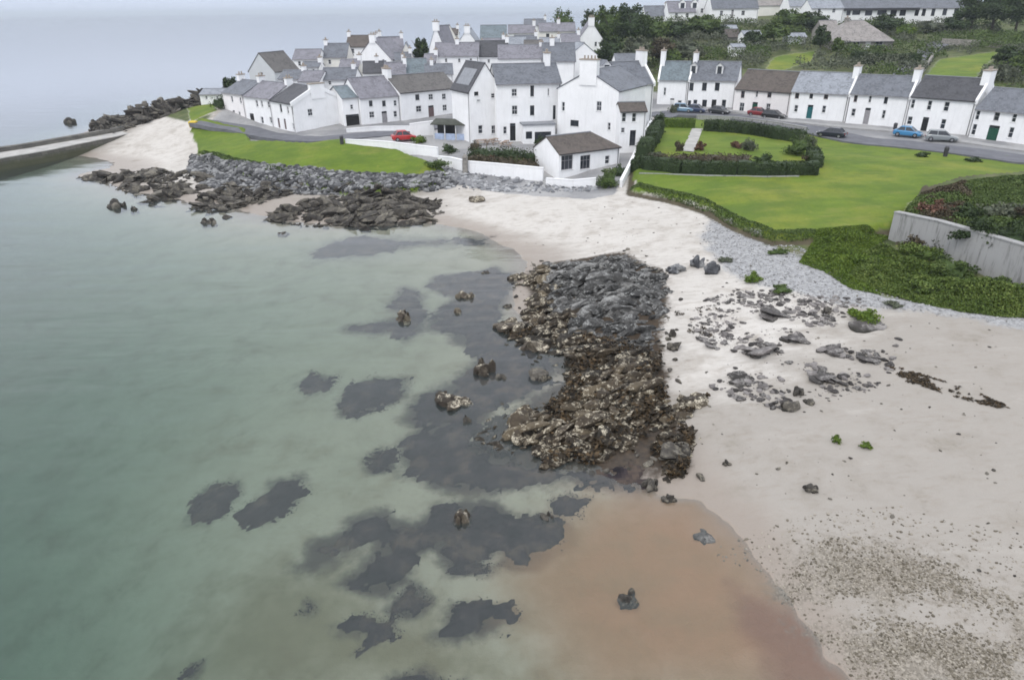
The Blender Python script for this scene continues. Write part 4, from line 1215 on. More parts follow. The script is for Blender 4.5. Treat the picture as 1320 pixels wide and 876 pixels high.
gattr('weedstain', stain)
for i, (lb, pts) in enumerate(WB):
    weedbed(lb, pts, 200 + i * 9, 0.10 if i == 14 else 0.28)

# ------------------------------------------------------------------ roads, kerbs, walls
def ribbon(name, pts, w, mat, up=0.06, k='structure', edge=None):
    """a road draped along ground points"""
    P = [Vector((p[0], p[1], 0)) for p in pts]
    fine = []
    for a, b in zip(P[:-1], P[1:]):
        n = max(1, int((b - a).length / 1.5))
        fine += [a + (b - a) * (i / n) for i in range(n)]
    fine.append(P[-1])
    for _ in range(3):
        fine = [fine[0]] + [(fine[i - 1] + fine[i] * 2 + fine[i + 1]) / 4 for i in range(1, len(fine) - 1)] + [fine[-1]]
    V, F = [], []
    cols = 5
    for i, c in enumerate(fine):
        d = (fine[min(i + 1, len(fine) - 1)] - fine[max(i - 1, 0)]).normalized(); nrm = Vector((-d.y, d.x, 0))
        ww = w[0] + (w[1] - w[0]) * i / (len(fine) - 1) if isinstance(w, tuple) else w
        zs = [tz((c + nrm * ww * s).x, (c + nrm * ww * s).y) for s in (-0.5, -0.25, 0, 0.25, 0.5)]
        zz = max(zs) * 0.5 + sum(zs) / 10
        for s in (-0.5, -0.25, 0, 0.25, 0.5):
            q = c + nrm * ww * s
            V.append((q.x, q.y, zz + up - abs(s) * 0.06))
        # skirts keep the edge closed
    for i in range(len(fine) - 1):
        for j in range(cols - 1):
            a = i * cols + j
            F.append([a, a + cols, a + cols + 1, a + 1])
    n0 = len(V)
    for i in range(len(fine)):
        for j in (0, cols - 1):
            x, y, z = V[i * cols + j]; V.append((x, y, z - 0.7))
    for i in range(len(fine) - 1):
        F.append([i * cols, n0 + i * 2, n0 + i * 2 + 2, (i + 1) * cols][::-1])
        F.append([i * cols + cols - 1, n0 + i * 2 + 1, n0 + i * 2 + 3, (i + 1) * cols + cols - 1])
    F = [f[::-1] for f in F]
    o = mk(name, V, F, mat)
    if k: kind(o, k)
    return o

G = lambda a, b, z=4.5: gp(a, b, z)
ribbon('road', [G(1460, 222), G(1320, 205), G(1200, 188), G(1100, 178), G(1045, 166), G(985, 156.5), G(925, 148.5), G(860, 146), G(846, 150)], (6.2, 6.2), M['asphalt'], 0.10)
ribbon('pavement', [G(1450, 207), G(1320, 194.5), G(1240, 183), G(1160, 171), G(1085, 165.5), G(1012, 158.0), G(945, 146.6), G(885, 142.5)], (2.0, 2.2), M['pavement'], 0.2)
ribbon('road', [hit(258, 157), hit(290, 161), hit(330, 172), hit(370, 179), hit(410, 181), hit(446, 177), hit(485, 174), hit(530, 167), hit(600, 158)], (5.0, 5.0), M['asphalt'], 0.10)

def wall_line(name, label, pts, h, th, mat, cat='wall', parts=None, coping=True, foot=1.2, kindname=None, follow=True, cmat=None):
    """a free-standing wall along points (x, y, z of its foot)"""
    P = [Vector(p) for p in pts]
    o0 = P[0].copy()
    t = thing(name, label, cat, o0)
    m = MB(); c = MB()
    hs = h if isinstance(h, (list, tuple)) else [h] * len(P)
    nrm = []
    for i in range(len(P)):
        a = P[max(i - 1, 0)]; b = P[min(i + 1, len(P) - 1)]
        d = (b - a); d.z = 0; d.normalize(); nrm.append(Vector((-d.y, d.x, 0)))
    for i in range(len(P) - 1):
        a, b = P[i] - o0, P[i + 1] - o0
        na, nb = nrm[i] * th / 2, nrm[i + 1] * th / 2
        def ring(k1, za, zb, za2, zb2):
            return [a - na * k1 + Vector((0, 0, za)), b - nb * k1 + Vector((0, 0, zb)), b + nb * k1 + Vector((0, 0, zb)), a + na * k1 + Vector((0, 0, za)),
                    a - na * k1 + Vector((0, 0, za2)), b - nb * k1 + Vector((0, 0, zb2)), b + nb * k1 + Vector((0, 0, zb2)), a + na * k1 + Vector((0, 0, za2))]
        m.hexa(ring(1, -foot, -foot, hs[i], hs[i + 1]))
        c.hexa(ring(1.3, hs[i] + 0.002, hs[i + 1] + 0.002, hs[i] + 0.10, hs[i + 1] + 0.10))
    m.build('wall_face', mat, t)
    if coping: c.build('coping', cmat or mat, t)
    return t

# ------------------------------------------------------------------ houses
def grid_wall(m, O, U, W, H, holes, rev=0.14, N=None):
    """rectangle W x H at O along unit U with rectangular openings (u0,u1,z0,z1); reveals go in along N"""
    xs = sorted({0, W, *[h[0] for h in holes], *[h[1] for h in holes]})
    zs = sorted({0, H, *[h[2] for h in holes], *[h[3] for h in holes]})
    Zv = Vector((0, 0, 1))
    for i in range(len(xs) - 1):
        for j in range(len(zs) - 1):
            cx, cz_ = (xs[i] + xs[i + 1]) / 2, (zs[j] + zs[j + 1]) / 2
            if any(h[0] < cx < h[1] and h[2] < cz_ < h[3] for h in holes): continue
            m.face([O + U * xs[i] + Zv * zs[j], O + U * xs[i + 1] + Zv * zs[j], O + U * xs[i + 1] + Zv * zs[j + 1], O + U * xs[i] + Zv * zs[j + 1]])
    for h in holes:
        c = [O + U * h[0] + Zv * h[2], O + U * h[1] + Zv * h[2], O + U * h[1] + Zv * h[3], O + U * h[0] + Zv * h[3]]
        for i in range(4):
            p, q = c[i], c[(i + 1) % 4]
            m.face([p, q, q + N * rev, p + N * rev])

def add_window(parent, O, U, N, h, style='sash', fmat='frame_white', sill=True):
    u0, u1, z0, z1 = h
    Zv = Vector((0, 0, 1))
    w, hh = u1 - u0, z1 - z0
    B = O + U * u0 + Zv * z0 + N * 0.10
    def bar(m, a0, a1, b0, b1, d0, d1):
        pts = []
        for z in (b0, b1):
            pts += [B + U * a0 + Zv * z + N * d0, B + U * a1 + Zv * z + N * d0, B + U * a1 + Zv * z + N * d1, B + U * a0 + Zv * z + N * d1]
        m.hexa(pts)
    f = MB(); t = 0.09
    bar(f, 0, t, 0, hh, 0, 0.06); bar(f, w - t, w, 0, hh, 0, 0.06)
    bar(f, t, w - t, 0, t, 0, 0.06); bar(f, t, w - t, hh - t, hh, 0, 0.06)
    if style == 'sash':
        bar(f, t, w - t, hh * 0.5 - 0.03, hh * 0.5 + 0.03, 0.005, 0.055)
    if style in ('sash', 'two') and w > 0.8:
        bar(f, w / 2 - 0.022, w / 2 + 0.022, t, hh - t, 0.01, 0.05)
    if style == 'grid':
        n = max(2, int(w / 0.55))
        for i in range(1, n): bar(f, w * i / n - 0.025, w * i / n + 0.025, t, hh - t, 0.01, 0.05)
        bar(f, t, w - t, hh * 0.62, hh * 0.62 + 0.05, 0.012, 0.048)
    fo = f.build('window', M[fmat], parent)
    p = MB(); bar(p, 0.03, w - 0.03, 0.03, hh - 0.03, 0.025, 0.035)
    p.build('pane', M['pane'], fo)
    if sill:
        s = MB(); bar(s, -0.08, w + 0.08, -0.10, -0.004, -0.16, 0.0)
        s.build('sill', M['frame_white'], fo)
    return fo

def add_door(parent, O, U, N, h, mat='door_teal', kindname='door'):
    u0, u1, z0, z1 = h
    Zv = Vector((0, 0, 1)); B = O + U * u0 + Zv * z0 + N * 0.08
    def blk(m, a0, a1, b0, b1, d0, d1):
        pts = []
        for z in (b0, b1):
            pts += [B + U * a0 + Zv * z + N * d0, B + U * a1 + Zv * z + N * d0, B + U * a1 + Zv * z + N * d1, B + U * a0 + Zv * z + N * d1]
        m.hexa(pts)
    w, hh = u1 - u0, z1 - z0
    m = MB(); blk(m, 0.0, w, 0, hh * 0.84, 0, 0.06)
    for a in (0.14, 0.54):
        for b in (0.08, 0.46):
            blk(m, w * a, w * (a + 0.32), hh * b, hh * (b + 0.3), -0.025, -0.002)
    d = m.build(kindname, M[mat], parent)
    g = MB(); blk(g, 0.05, w - 0.05, hh * 0.86, hh * 0.985, 0.02, 0.05); g.build('fanlight', M['pane'], d)
    k = MB(); blk(k, w * 0.85, w * 0.92, hh * 0.42, hh * 0.46, -0.07, -0.03); k.build('handle', M['frame_dark'], d)
    return d

class House:
    def __init__(s, label, A, B, D, eave, ridge, roof='slate', wall='white', cat='house', group=None, name='terraced_house', base=None,
                 wins=(), doors=(), chim=(), coping=(), hip=(0, 0), winstyle='sash', fmat='frame_white', dorm=(), over=0.22, winw=None, gap=0.0):
        """A, B: ends of the eave wall (x, y); eave / ridge: world heights. local x along A->B, y to the back"""
        A = Vector((A[0], A[1], 0)); B = Vector((B[0], B[1], 0))
        d = B - A; s.Lh = d.length - gap; d.normalize()
        s.ang = math.atan2(d.y, d.x); s.dx = d; s.dy = Vector((-d.y, d.x, 0)); s.A = A; s.D = D
        zs = [tz(*(A + d * s.Lh * i + s.dy * D * j).xy) for i in (0, 1) for j in (0, 1)]
        s.z0 = (min(zs[0], zs[2]) if base is None else base)
        s.zb = min(min(zs) - s.z0, 0) - 0.6
        s.h = eave - s.z0; s.r = max(ridge - s.z0, s.h + 0.4)
        s.t = thing(name, label, cat, (A.x, A.y, s.z0), s.ang, group)
        t, Lh, h, r = s.t, s.Lh, s.h, s.r
        X, Yv, Z = Vector((1, 0, 0)), Vector((0, 1, 0)), Vector((0, 0, 1))
        zb = Z * s.zb
        s.planes = {'front': (Vector((0, 0, 0)) + zb, X, Lh, Yv), 'right': (Vector((Lh, 0, 0)) + zb, Yv, D, -X),
                    'left': (Vector((0, D, 0)) + zb, -Yv, D, X), 'back': (Vector((Lh, D, 0)) + zb, -X, Lh, -Yv)}
        holes = {k: [] for k in s.planes}; todo = []
        for kind_, lst in (('w', wins), ('d', doors)):
            for it in lst:
                pl = it.get('pl', 'front')
                hr = s.pxrect(pl, it['c'], it.get('hw', 3.0), it.get('hh', 5.5))
                if hr is None: continue
                O, U, W, N = s.planes[pl]
                u0, u1, a, b = hr
                if kind_ == 'd' and it.get('floor', True): a = min(a, -s.zb + 0.12) if a < -s.zb + 1.0 else a
                u0 = max(u0, 0.12); u1 = min(u1, W - 0.12); b = min(b, h - s.zb - 0.08); a = max(a, 0.05)
                if u1 - u0 < 0.25 or b - a < 0.25: continue
                if any(not (u1 < q[0] or u0 > q[1] or b < q[2] or a > q[3]) for q in holes[pl]): continue
                holes[pl].append((u0, u1, a, b)); todo.append((kind_, pl, (u0, u1, a, b), it))
        m = MB()
        for k, (O, U, W, N) in s.planes.items():
            grid_wall(m, O, U, W, h - s.zb, holes[k], 0.17, N)
        gx = 0.0
        for x, hp, sg in ((0, hip[0], 1), (Lh, hip[1], -1)):
            if hp: continue
            p = [Vector((x, 0, h)), Vector((x, D / 2, r - 0.02)), Vector((x, D, h))]
            m.face(p if sg > 0 else p[::-1])
        m.build('wall', M[wall], t)
        for kind_, pl, hr, it in todo:
            O, U, W, N = s.planes[pl]
            if kind_ == 'w': add_window(t, O, U, N, hr, it.get('style', winstyle), it.get('f', fmat))
            else: add_door(t, O, U, N, hr, it.get('m', 'door_teal'), it.get('n', 'door'))
        # roof: two slopes with thickness, each slate-mapped
        s.roof_mat = M[roof]
        sl = math.hypot(D / 2, r - h); k = (r - h) / (D / 2)
        ov = over; th = 0.14
        m = MB()
        xa, xb = -0.10, Lh + 0.10
        ra, rb = (hip[0] * D / 2 if hip[0] else xa), (Lh - hip[1] * D / 2 if hip[1] else xb)
        ea, eb = (xa - 0.1 if hip[0] else xa), (xb + 0.1 if hip[1] else xb)
        for sg in (0, 1):
            yy = (lambda v: v) if sg == 0 else (lambda v: D - v)
            e0 = Vector((ea, yy(-ov), h - ov * k)); e1 = Vector((eb, yy(-ov), h - ov * k))
            r1 = Vector((rb, D / 2, r)); r0 = Vector((ra, D / 2, r))
            up = Vector((0, 0, th))
            q = [e0, e1, r1, r0]
            top = [v + up for v in q]
            uv = [(ea, 0), (eb, 0), (rb, sl), (ra, sl)]
            if sg == 0: m.face(top, uv); m.face(q[::-1], uv[::-1])
            else: m.face(top[::-1], uv[::-1]); m.face(q, uv)
            m.face([e0, e1, e1 + up, e0 + up] if sg == 0 else [e1, e0, e0 + up, e1 + up])
            if not hip[0]: m.face([e0, e0 + up, r0 + up, r0] if sg == 0 else [r0, r0 + up, e0 + up, e0])
            if not hip[1]: m.face([e1, r1, r1 + up, e1 + up] if sg == 0 else [e1 + up, r1 + up, r1, e1])
        for i, hp in enumerate(hip):
            if not hp: continue
            x = ea if i == 0 else eb; rr_ = ra if i == 0 else rb
            q = [Vector((x, -ov, h - ov * k + th)), Vector((x, D + ov, h - ov * k + th)), Vector((rr_, D / 2, r + th))]
            uv = [(0, 0), (D, 0), (D / 2, sl)]
            m.face(q[::-1] if i == 0 else q, uv[::-1] if i == 0 else uv)
            lo = [v - Vector((0, 0, th)) for v in q]; m.face([lo[0], lo[1], q[1], q[0]] if i else [lo[1], lo[0], q[0], q[1]])
        s.roof = m.build('roof', M[roof], t)
        c = MB(); c.box(ra + 0.02, rb - 0.02, D / 2 - 0.13, D / 2 + 0.13, r + th - 0.05, r + th + 0.06); c.build('ridge_tiles', M['lead'], s.roof)
        g = MB(); g.box(0.05, Lh - 0.05, -ov - 0.11, -ov - 0.005, h - ov * k - 0.02, h - ov * k + 0.09); g.build('gutter', M['frame_dark'] if roof.endswith(('dark', 'brown', 'umber')) else M['door_grey'], t)
        if roof != 'tile_beige':
            p_ = MB(); p_.cyl((Lh - 0.25, -0.07, s.zb), (Lh - 0.25, -0.07, h - 0.05), 0.05, 0.05, 6); p_.build('downpipe', M['frame_dark'] if Lh > 9 else M['door_grey'], t)
        for x in coping:          # raised skews on a gable
            x0 = -0.16 if x == 0 else Lh - 0.20
            m = MB()
            for sg in (0, 1):
                yy = (lambda v: v) if sg == 0 else (lambda v: D - v)
                a, b_ = (yy(-0.3), h - 0.25 * k + 0.10), (D / 2, r + 0.12)
                pts = [(x0, a[0], a[1] - 0.3), (x0 + 0.36, a[0], a[1] - 0.3), (x0 + 0.36, b_[0], b_[1] - 0.3), (x0, b_[0], b_[1] - 0.3)]
                tops = [(p[0], p[1], p[2] + 0.62) for p in pts]
                if sg == 0: m.hexa(pts + tops)
                else: m.hexa([pts[i] for i in (3, 2, 1, 0)] + [tops[i] for i in (3, 2, 1, 0)])
            m.build('gable_coping', M[wall], t)
        for ch in chim:
            s.chimney(*ch)
        for dm in dorm:
            s.dormer(*dm)
    def pxrect(s, pl, c, hw, hh):
        """opening centred on the photo position c in wall plane pl"""
        O, U, W, N = s.planes[pl]
        rot = Matrix.Rotation(s.ang, 4, 'Z'); base = Vector((s.A.x, s.A.y, s.z0))
        Ow = base + rot @ O; Uw = rot @ U; Nw = rot @ N
        def to(px, py):
            d = ray(px, py); C0 = Vector((0, 0, CAM_H)); k = d.dot(Nw)
            if abs(k) < 1e-4: return None
            q = C0 + d * ((Ow - C0).dot(Nw) / k) - Ow
            return q.dot(Uw), q.z
        m = to(*c); a = to(c[0] - hw, c[1]); b = to(c[0] + hw, c[1]); e = to(c[0], c[1] - hh); f = to(c[0], c[1] + hh)
        if None in (m, a, b, e, f): return None
        u0, u1 = sorted((a[0], b[0]))
        return u0, u1, min(e[1], f[1]), max(e[1], f[1])
    def chimney(s, u, w=0.75, ln=1.6, ht=1.3, pots=3, mat='white', v=0.5):
        x = u * s.Lh; y = s.D * v; zr = s.r if v == 0.5 else s.h + (s.r - s.h) * (1 - abs(v - 0.5) * 2)
        x = min(max(x, w / 2 - 0.17), s.Lh - w / 2 + 0.17)
        m = MB(); m.box(x - w / 2, x + w / 2, y - ln / 2, y + ln / 2, zr - ln * 0.7, zr + ht)
        c = m.build('chimney', M[mat], s.roof)
        m2 = MB(); m2.box(x - w / 2 - 0.09, x + w / 2 + 0.09, y - ln / 2 - 0.09, y + ln / 2 + 0.09, zr + ht + 0.002, zr + ht + 0.16)
        for i in range(pots):
            yy = y + (i - (pots - 1) / 2) * (ln / max(pots, 1)) * 0.8
            m2.cyl((x, yy, zr + ht + 0.15), (x, yy, zr + ht + 0.6), 0.14, 0.11, 8)
        m2.build('chimney_pots', M['pot'], s.roof)
    def dormer(s, px, w=1.3, hgt=1.5, mat='frame_white', roofm=None, vpos=0.16):
        """gabled dormer on the front slope at photo column px"""
        hr = s.pxrect('front', (px, CY - 0), 1, 1)
        # column -> u on the front plane
        O, U, W, N = s.planes['front']
        rot = Matrix.Rotation(s.ang, 4, 'Z'); base = Vector((s.A.x, s.A.y, s.z0))
        d = ray(px, 95); C0 = Vector((0, 0, CAM_H)); Nw = rot @ N; Ow = base + rot @ O
        yoff = s.D * vpos
        q = C0 + d * ((Ow + Nw * yoff - C0).dot(Nw) / d.dot(Nw)) - Ow
        u = q.dot(rot @ U)
        k = (s.r - s.h) / (s.D / 2)
        z0 = s.h + yoff * k; z1 = z0 + hgt; yb = min(s.D / 2, (z1 - s.h) / k + 0.3)
        m = MB()
        m.box(u - w / 2, u + w / 2, yoff, yb, z0 - 0.3, z1)
        m.face([(u - w / 2, yoff, z1), (u + w / 2, yoff, z1), (u, yoff, z1 + w * 0.45)])
        o = m.build('dormer', M[mat], s.t)
        ybr = min(s.D / 2 + 0.3, (z1 + w * 0.45 - s.h) / k)
        r_ = MB()
        for sg in (-1, 1):
            r_.face([(u + sg * (w / 2 + 0.15), yoff - 0.15, z1 - 0.08), (u, yoff - 0.15, z1 + w * 0.45 + 0.06), (u, ybr, z1 + w * 0.45 + 0.06), (u + sg * (w / 2 + 0.15), yb + 0.2, z1 - 0.08)],
                    [(0, 0), (0, 1), (3, 1), (3, 0)])
        r_.build('dormer_roof', s.roof_mat, o)
        f = MB(); f.box(u - w * 0.3, u + w * 0.3, yoff - 0.03, yoff - 0.005, z0 + 0.15, z1 - 0.05); f.build('pane', M['pane'], o)

def W(px, py, hw=3.0, hh=5.2, **k): return dict(c=(px, py), hw=hw, hh=hh, **k)

def front(label, a, b, D, eave_py, ridge_py, z=4.5, **k):
    """house set by the foot of its front wall: photo positions a and b on ground of height z"""
    A, B = gp(a[0], a[1], z), gp(b[0], b[1], z)
    ez = zat(A, eave_py)
    d = (B - A).normalized(); M_ = A + Vector((-d.y, d.x, 0)) * D / 2
    rz_ = zat(M_, ridge_py)
    return House(label, A, B, D, ez, rz_, **k)

TR = 'terraced houses along the shore road'
front('white house with two white dormers and a grey roof near the terrace far end', (885, 141.5), (945, 144), 8, 103, 79.5, roof='slate', group=TR,
      wins=[W(891, 112), W(908, 112), W(924.5, 112), W(883 + 5, 134, 2.6, 4.5), W(896, 134, 2.4), W(908, 134), W(933, 134, 2.6)], doors=[W(920, 135.5, 3, 7, m='door_black')],
      chim=[(0.0, 0.8, 1.9, 1.6)], coping=(0,), dorm=[(893.5,), (927,)], fmat='frame_dark')
front('narrow white house squeezed between two tall chimneys beside the garden wall', (846, 140), (884, 141), 8, 103, 79.5, roof='slate_teal', group=TR,
      wins=[W(857, 118, 1.6, 5), W(876, 134, 2.6, 4.5)], doors=[W(866, 134, 2.6, 7, m='frame_white')], chim=[(0.0, 0.9, 2.4, 2.0)], coping=(0,))
front('white terraced house with a long dark brown roof and dark teal door', (944, 146.5), (1015, 153.5), 8, 114.5, 90, roof='slate_umber', group=TR, wall='pink_white',
      wins=[W(957.5, 122, 2.4, 4.6, f='frame_brown'), W(975.5, 121.5, 1.6, 4.2), W(992, 121.5, 2.6, 4.6, f='frame_brown'), W(956, 138, 3.2, 5.6), W(990, 138.5, 2.8, 5)],
      doors=[W(972.6, 139.5, 3.4, 7.8, m='door_green')])
front('white terraced house with a pale blue-grey roof and bright teal door', (1015, 155), (1088, 160.5), 8, 118, 92.5, roof='slate_light', group=TR,
      wins=[W(1027.6, 122.5, 2.6, 4.8, f='frame_brown'), W(1046, 122.5, 2.2, 4.8, f='frame_dark'), W(1065, 123.5, 2.8, 4.6, f='frame_brown'), W(1026, 140, 2.5, 4.6), W(1062, 141, 2.6, 4.8)],
      doors=[W(1043.8, 143.5, 3.6, 8.2, m='door_teal')], chim=[(1.0, 0.9, 2.2, 1.2)], coping=(1,))
front('white terraced house with a grey door, slate roof and tiny front garden', (1089, 161.5), (1164, 167.5), 8, 121, 96.5, roof='slate', group=TR,
      wins=[W(1103, 127, 2.2, 4.6, f='frame_brown'), W(1121.5, 128, 2.0, 4.6), W(1142, 129, 2.4, 5, f='frame_dark'), W(1100, 145, 2.8, 5), W(1139, 147.5, 2.4, 5.6)],
      doors=[W(1117.5, 148.5, 3.6, 9.5, m='door_grey')], chim=[(1.0, 0.95, 2.4, 1.2)], coping=(1,))
front('white terraced house with a near-black roof and black door behind the parked cars', (1165, 168.5), (1247, 177), 8, 124.5, 98, roof='slate_dark', group=TR,
      wins=[W(1176, 134, 3.2, 6), W(1198, 136, 3.0, 6.4), W(1220, 137.5, 3.6, 6.4), W(1172.5, 155.5, 3.4, 5.4), W(1215.5, 160, 3.4, 6.6)],
      doors=[W(1192, 160, 4.0, 9.0, m='door_black')], chim=[(1.0, 1.1, 2.7, 1.2)], coping=(1,))
front('nearest white terraced house with wide dark green double doors', (1248, 178.5), (1345, 191), 8, 140.5, 113.5, roof='slate', group=TR,
      wins=[W(1259.8, 148.5, 3.2, 6.4), W(1307.5, 151.5, 3.2, 6.6), W(1255, 167, 3.4, 7.4), W(1303, 171, 3.4, 7.2), W(1285, 149.5, 3.6, 6.6, f='door_grey')],
      doors=[W(1279.5, 172.5, 7, 11, m='door_green')], chim=[(1.0, 1.0, 2.4, 1.2)], coping=(1,))

# central cluster on the sea wall
MG = 'white buildings of the seafront inn'
def gable(label, fl, fr, D, eave_py, ridge_py, z=4.5, **k):
    """gable towards the camera; fl, fr: foot of the gable wall, D: length to the back"""
    A, B = gp(fl[0], fl[1], z), gp(fr[0], fr[1], z)
    d = (B - A).normalized(); n = Vector((-d.y, d.x, 0))
    ez = zat(A, eave_py); rz_ = zat((A + B) / 2, ridge_py)
    return House(label, A + n * D, A, (B - A).length, ez, rz_, **k)
front('long white three-storey range of the inn with a slate roof', (641, 182), (722, 179), 8.5, 109, 83.6, z=4.4, roof='slate', group=MG, name='inn_building', cat='inn',
      wins=[W(663, 119.5, 3.6, 5), W(686, 117.5, 2.4, 7, f='frame_dark'), W(663.5, 142, 3.8, 6), W(686, 142.5, 2.8, 6.4, f='frame_dark'), W(714.5, 145, 1.8, 9, f='frame_dark'),
            W(651, 168, 2.4, 5), W(707, 119, 1.2, 5)], doors=[W(661, 168, 3.6, 9, m='door_black')], chim=[(0.86, 0.8, 1.6, 1.5, 2)])
gable('tall white gabled house of the inn facing the beach with a broad chimney', (718, 182), (794, 189), 10.5, 114, 92, z=4.3, roof='slate', group=MG, name='inn_building', cat='inn',
      wins=[W(726, 137.5, 2.0, 6, pl='right'), W(772, 137, 3.4, 6.4, pl='right'), W(740.5, 159, 5.4, 4.0, pl='right', style='two', f='frame_dark'), W(785, 163, 2, 5, pl='right')],
      chim=[(1.0, 0.95, 2.7, 1.5, 4)])
front('white wing of the inn with a dormer on its slate roof beside the garden', (768, 175), (838, 170), 8, 111, 82, z=4.4, roof='slate', group=MG, name='inn_building', cat='inn',
      wins=[W(815, 121, 2.2, 4.5)], dorm=[(782, 1.4, 1.7, 'frame_white', None, 0.2)], chim=[(1.0, 0.9, 2.2, 1.6)], coping=(1,))
front('small white two-storey annexe with a dark lean-to roof and paired windows', (797, 195), (830, 194), 3.2, 144, 133, z=4.0, roof='slate_umber', group=MG, name='inn_annexe', cat='annexe',
      wins=[W(804.5, 151.5, 2.9, 6), W(817.5, 151.5, 2.9, 6), W(803, 168, 2.6, 3.4), W(815.5, 178, 3.8, 10, f='frame_dark')], doors=[])
gable('white gabled house with a big skylight left of the long inn range', (607, 181), (647, 177), 6.5, 118, 82, z=4.5, roof='slate_dark', group=MG, name='inn_building', cat='inn',
      wins=[W(614, 115 + 6, 2.8, 2.6, pl='right', f='frame_dark'), W(636, 123.5, 3.0, 3.2, pl='right'), W(617, 130, 2.4, 1.6, pl='right'), W(619.5, 167, 3.0, 5.6, pl='right'), W(637, 167, 3.4, 5.6, pl='right')])
# skylight: flat glazed panel lying on the left slope of that house
gh = bpy.data.objects['inn_building.003'] if 'inn_building.003' in bpy.data.objects else None
sky_house = [o for o in bpy.data.objects if o.get('label', '').startswith('white gabled house with a big skylight')][0]
_wall = [c for c in sky_house.children if c.name.startswith('wall')][0]
_xs = [v.co for v in _wall.data.vertices]; _Lh = max(v.x for v in _xs); _D = max(v.y for v in _xs); _r = max(v.z for v in _xs)
_h = sorted({round(v.z, 3) for v in _xs})[-2]
m = MB()
k_ = (_r - _h) / (_D / 2)
def slp(x, y, o): return (x, y, _h + y * k_ + 0.14 + o)
m.hexa([slp(1.0, 0.4, 0.01), slp(_Lh - 1.0, 0.4, 0.01), slp(_Lh - 1.0, _D * 0.36, 0.01), slp(1.0, _D * 0.36, 0.01),
        slp(1.0, 0.4, 0.12), slp(_Lh - 1.0, 0.4, 0.12), slp(_Lh - 1.0, _D * 0.36, 0.12), slp(1.0, _D * 0.36, 0.12)])
_roof = [c for c in sky_house.children if c.name.startswith('roof')][0]
m.build('skylight', M['lead'], _roof)

# white boathouse on the sea wall
_b = front('low white boathouse on the sea wall with wide dark windows and a hipped roof', (720, 233), (797, 222), 6.2, 199, 177, z=2.0, roof='slate_umber', name='boathouse', cat='boathouse', hip=(0, 0.9),
      wins=[W(731, 209.5, 7.5, 9.5, style='grid', f='door_grey'), W(754.5, 209, 6.5, 9, style='grid', f='door_grey'), W(783, 206, 3, 5.5)])

# left terrace
LT = 'white terrace by the left shore road'
front('end house of the left terrace with a grey slate roof and plain seaward end', (293, 155.5), (319.5, 159.3), 8.5, 119.5, 103, z=4.3, roof='slate', group=LT,
      wins=[W(299, 128, 1.2, 4), W(310, 129.5, 1.2, 4), W(309, 148, 1.2, 4)], doors=[W(302, 148.5, 1.4, 6, m='door_grey')], wall='pink_white', chim=[(0.0, 0.7, 1.3, 0.9, 2), (1.0, 0.7, 1.3, 0.9, 2)])
front('middle house of the left terrace with a black doorway at its left', (319.7, 159.3), (354, 164.6), 8.5, 124, 105, z=4.3, roof='slate_lav', group=LT,
      wins=[W(331, 133.5, 1.4, 4.2), W(337.5, 134, 1.2, 4.2), W(346, 135, 1.3, 4.2), W(338, 155, 1.6, 4.4), W(349, 155, 1.3, 4)], doors=[W(325.3, 153.5, 2.6, 7, m='door_black')], chim=[(1.0, 0.7, 1.3, 0.9, 2)])
front('nearest house of the left terrace with a broad white gable facing the road', (354.2, 164.6), (382, 171), 9.6, 129.5, 108.5, z=4.3, roof='slate_dark', group=LT,
      wins=[W(362, 139.5, 1.3, 5, f='frame_dark'), W(371, 142, 1.1, 4.6), W(377.5, 143, 1.1, 4.8, f='frame_dark'), W(400, 145, 3.2, 4.6, pl='right'), W(378, 163, 0.9, 4)],
      doors=[W(359.5, 158.5, 1.2, 6, m='door_rust'), W(367.5, 159.5, 1.2, 6, m='door_rust')], chim=[(1.0, 0.8, 2.6, 0.5, 0)], coping=(1,))
front('short white house with a wide black garage opening', (445, 165.5), (467, 163.5), 8, 127, 112, z=4.4, roof='slate_teal', group=LT,
      wins=[W(453.5, 138, 2.0, 3.2)], doors=[W(455, 156, 8.6, 8.6, m='door_black', n='garage_door')])
front('white house with a lavender-grey roof and grey door beside the garage', (467.2, 163.5), (517.5, 158.3), 8.5, 127, 101.5, z=4.5, roof='slate_lav', group=LT,
      wins=[W(478, 133.5, 2.3, 3.8, f='frame_dark'), W(495, 133.5, 2.3, 3.8, f='frame_dark'), W(509.5, 133, 2.1, 3.8), W(479.5, 148, 3.4, 4.2), W(509.8, 147, 2.4, 4)], doors=[W(496, 152, 3.4, 8.6, m='door_grey')],
      chim=[(1.0, 0.8, 1.5, 1.3, 3)], coping=(1,))
front('white house with a brown-grey roof and maroon door up the short rise', (518.5, 158), (590, 149.5), 8.5, 120, 98.5, z=4.6, roof='slate_brown', group=LT,
      wins=[W(538, 125.5, 2.6, 3.8, f='frame_dark'), W(555.5, 125, 3.0, 3.8), W(572.5, 124.5, 2.6, 3.8), W(540, 140.5, 3.6, 4.2), W(573.5, 139, 2.8, 4)], doors=[W(556, 144, 3.6, 8, m='door_rust')], chim=[(0.0, 0.8, 1.5, 1.2, 3)])

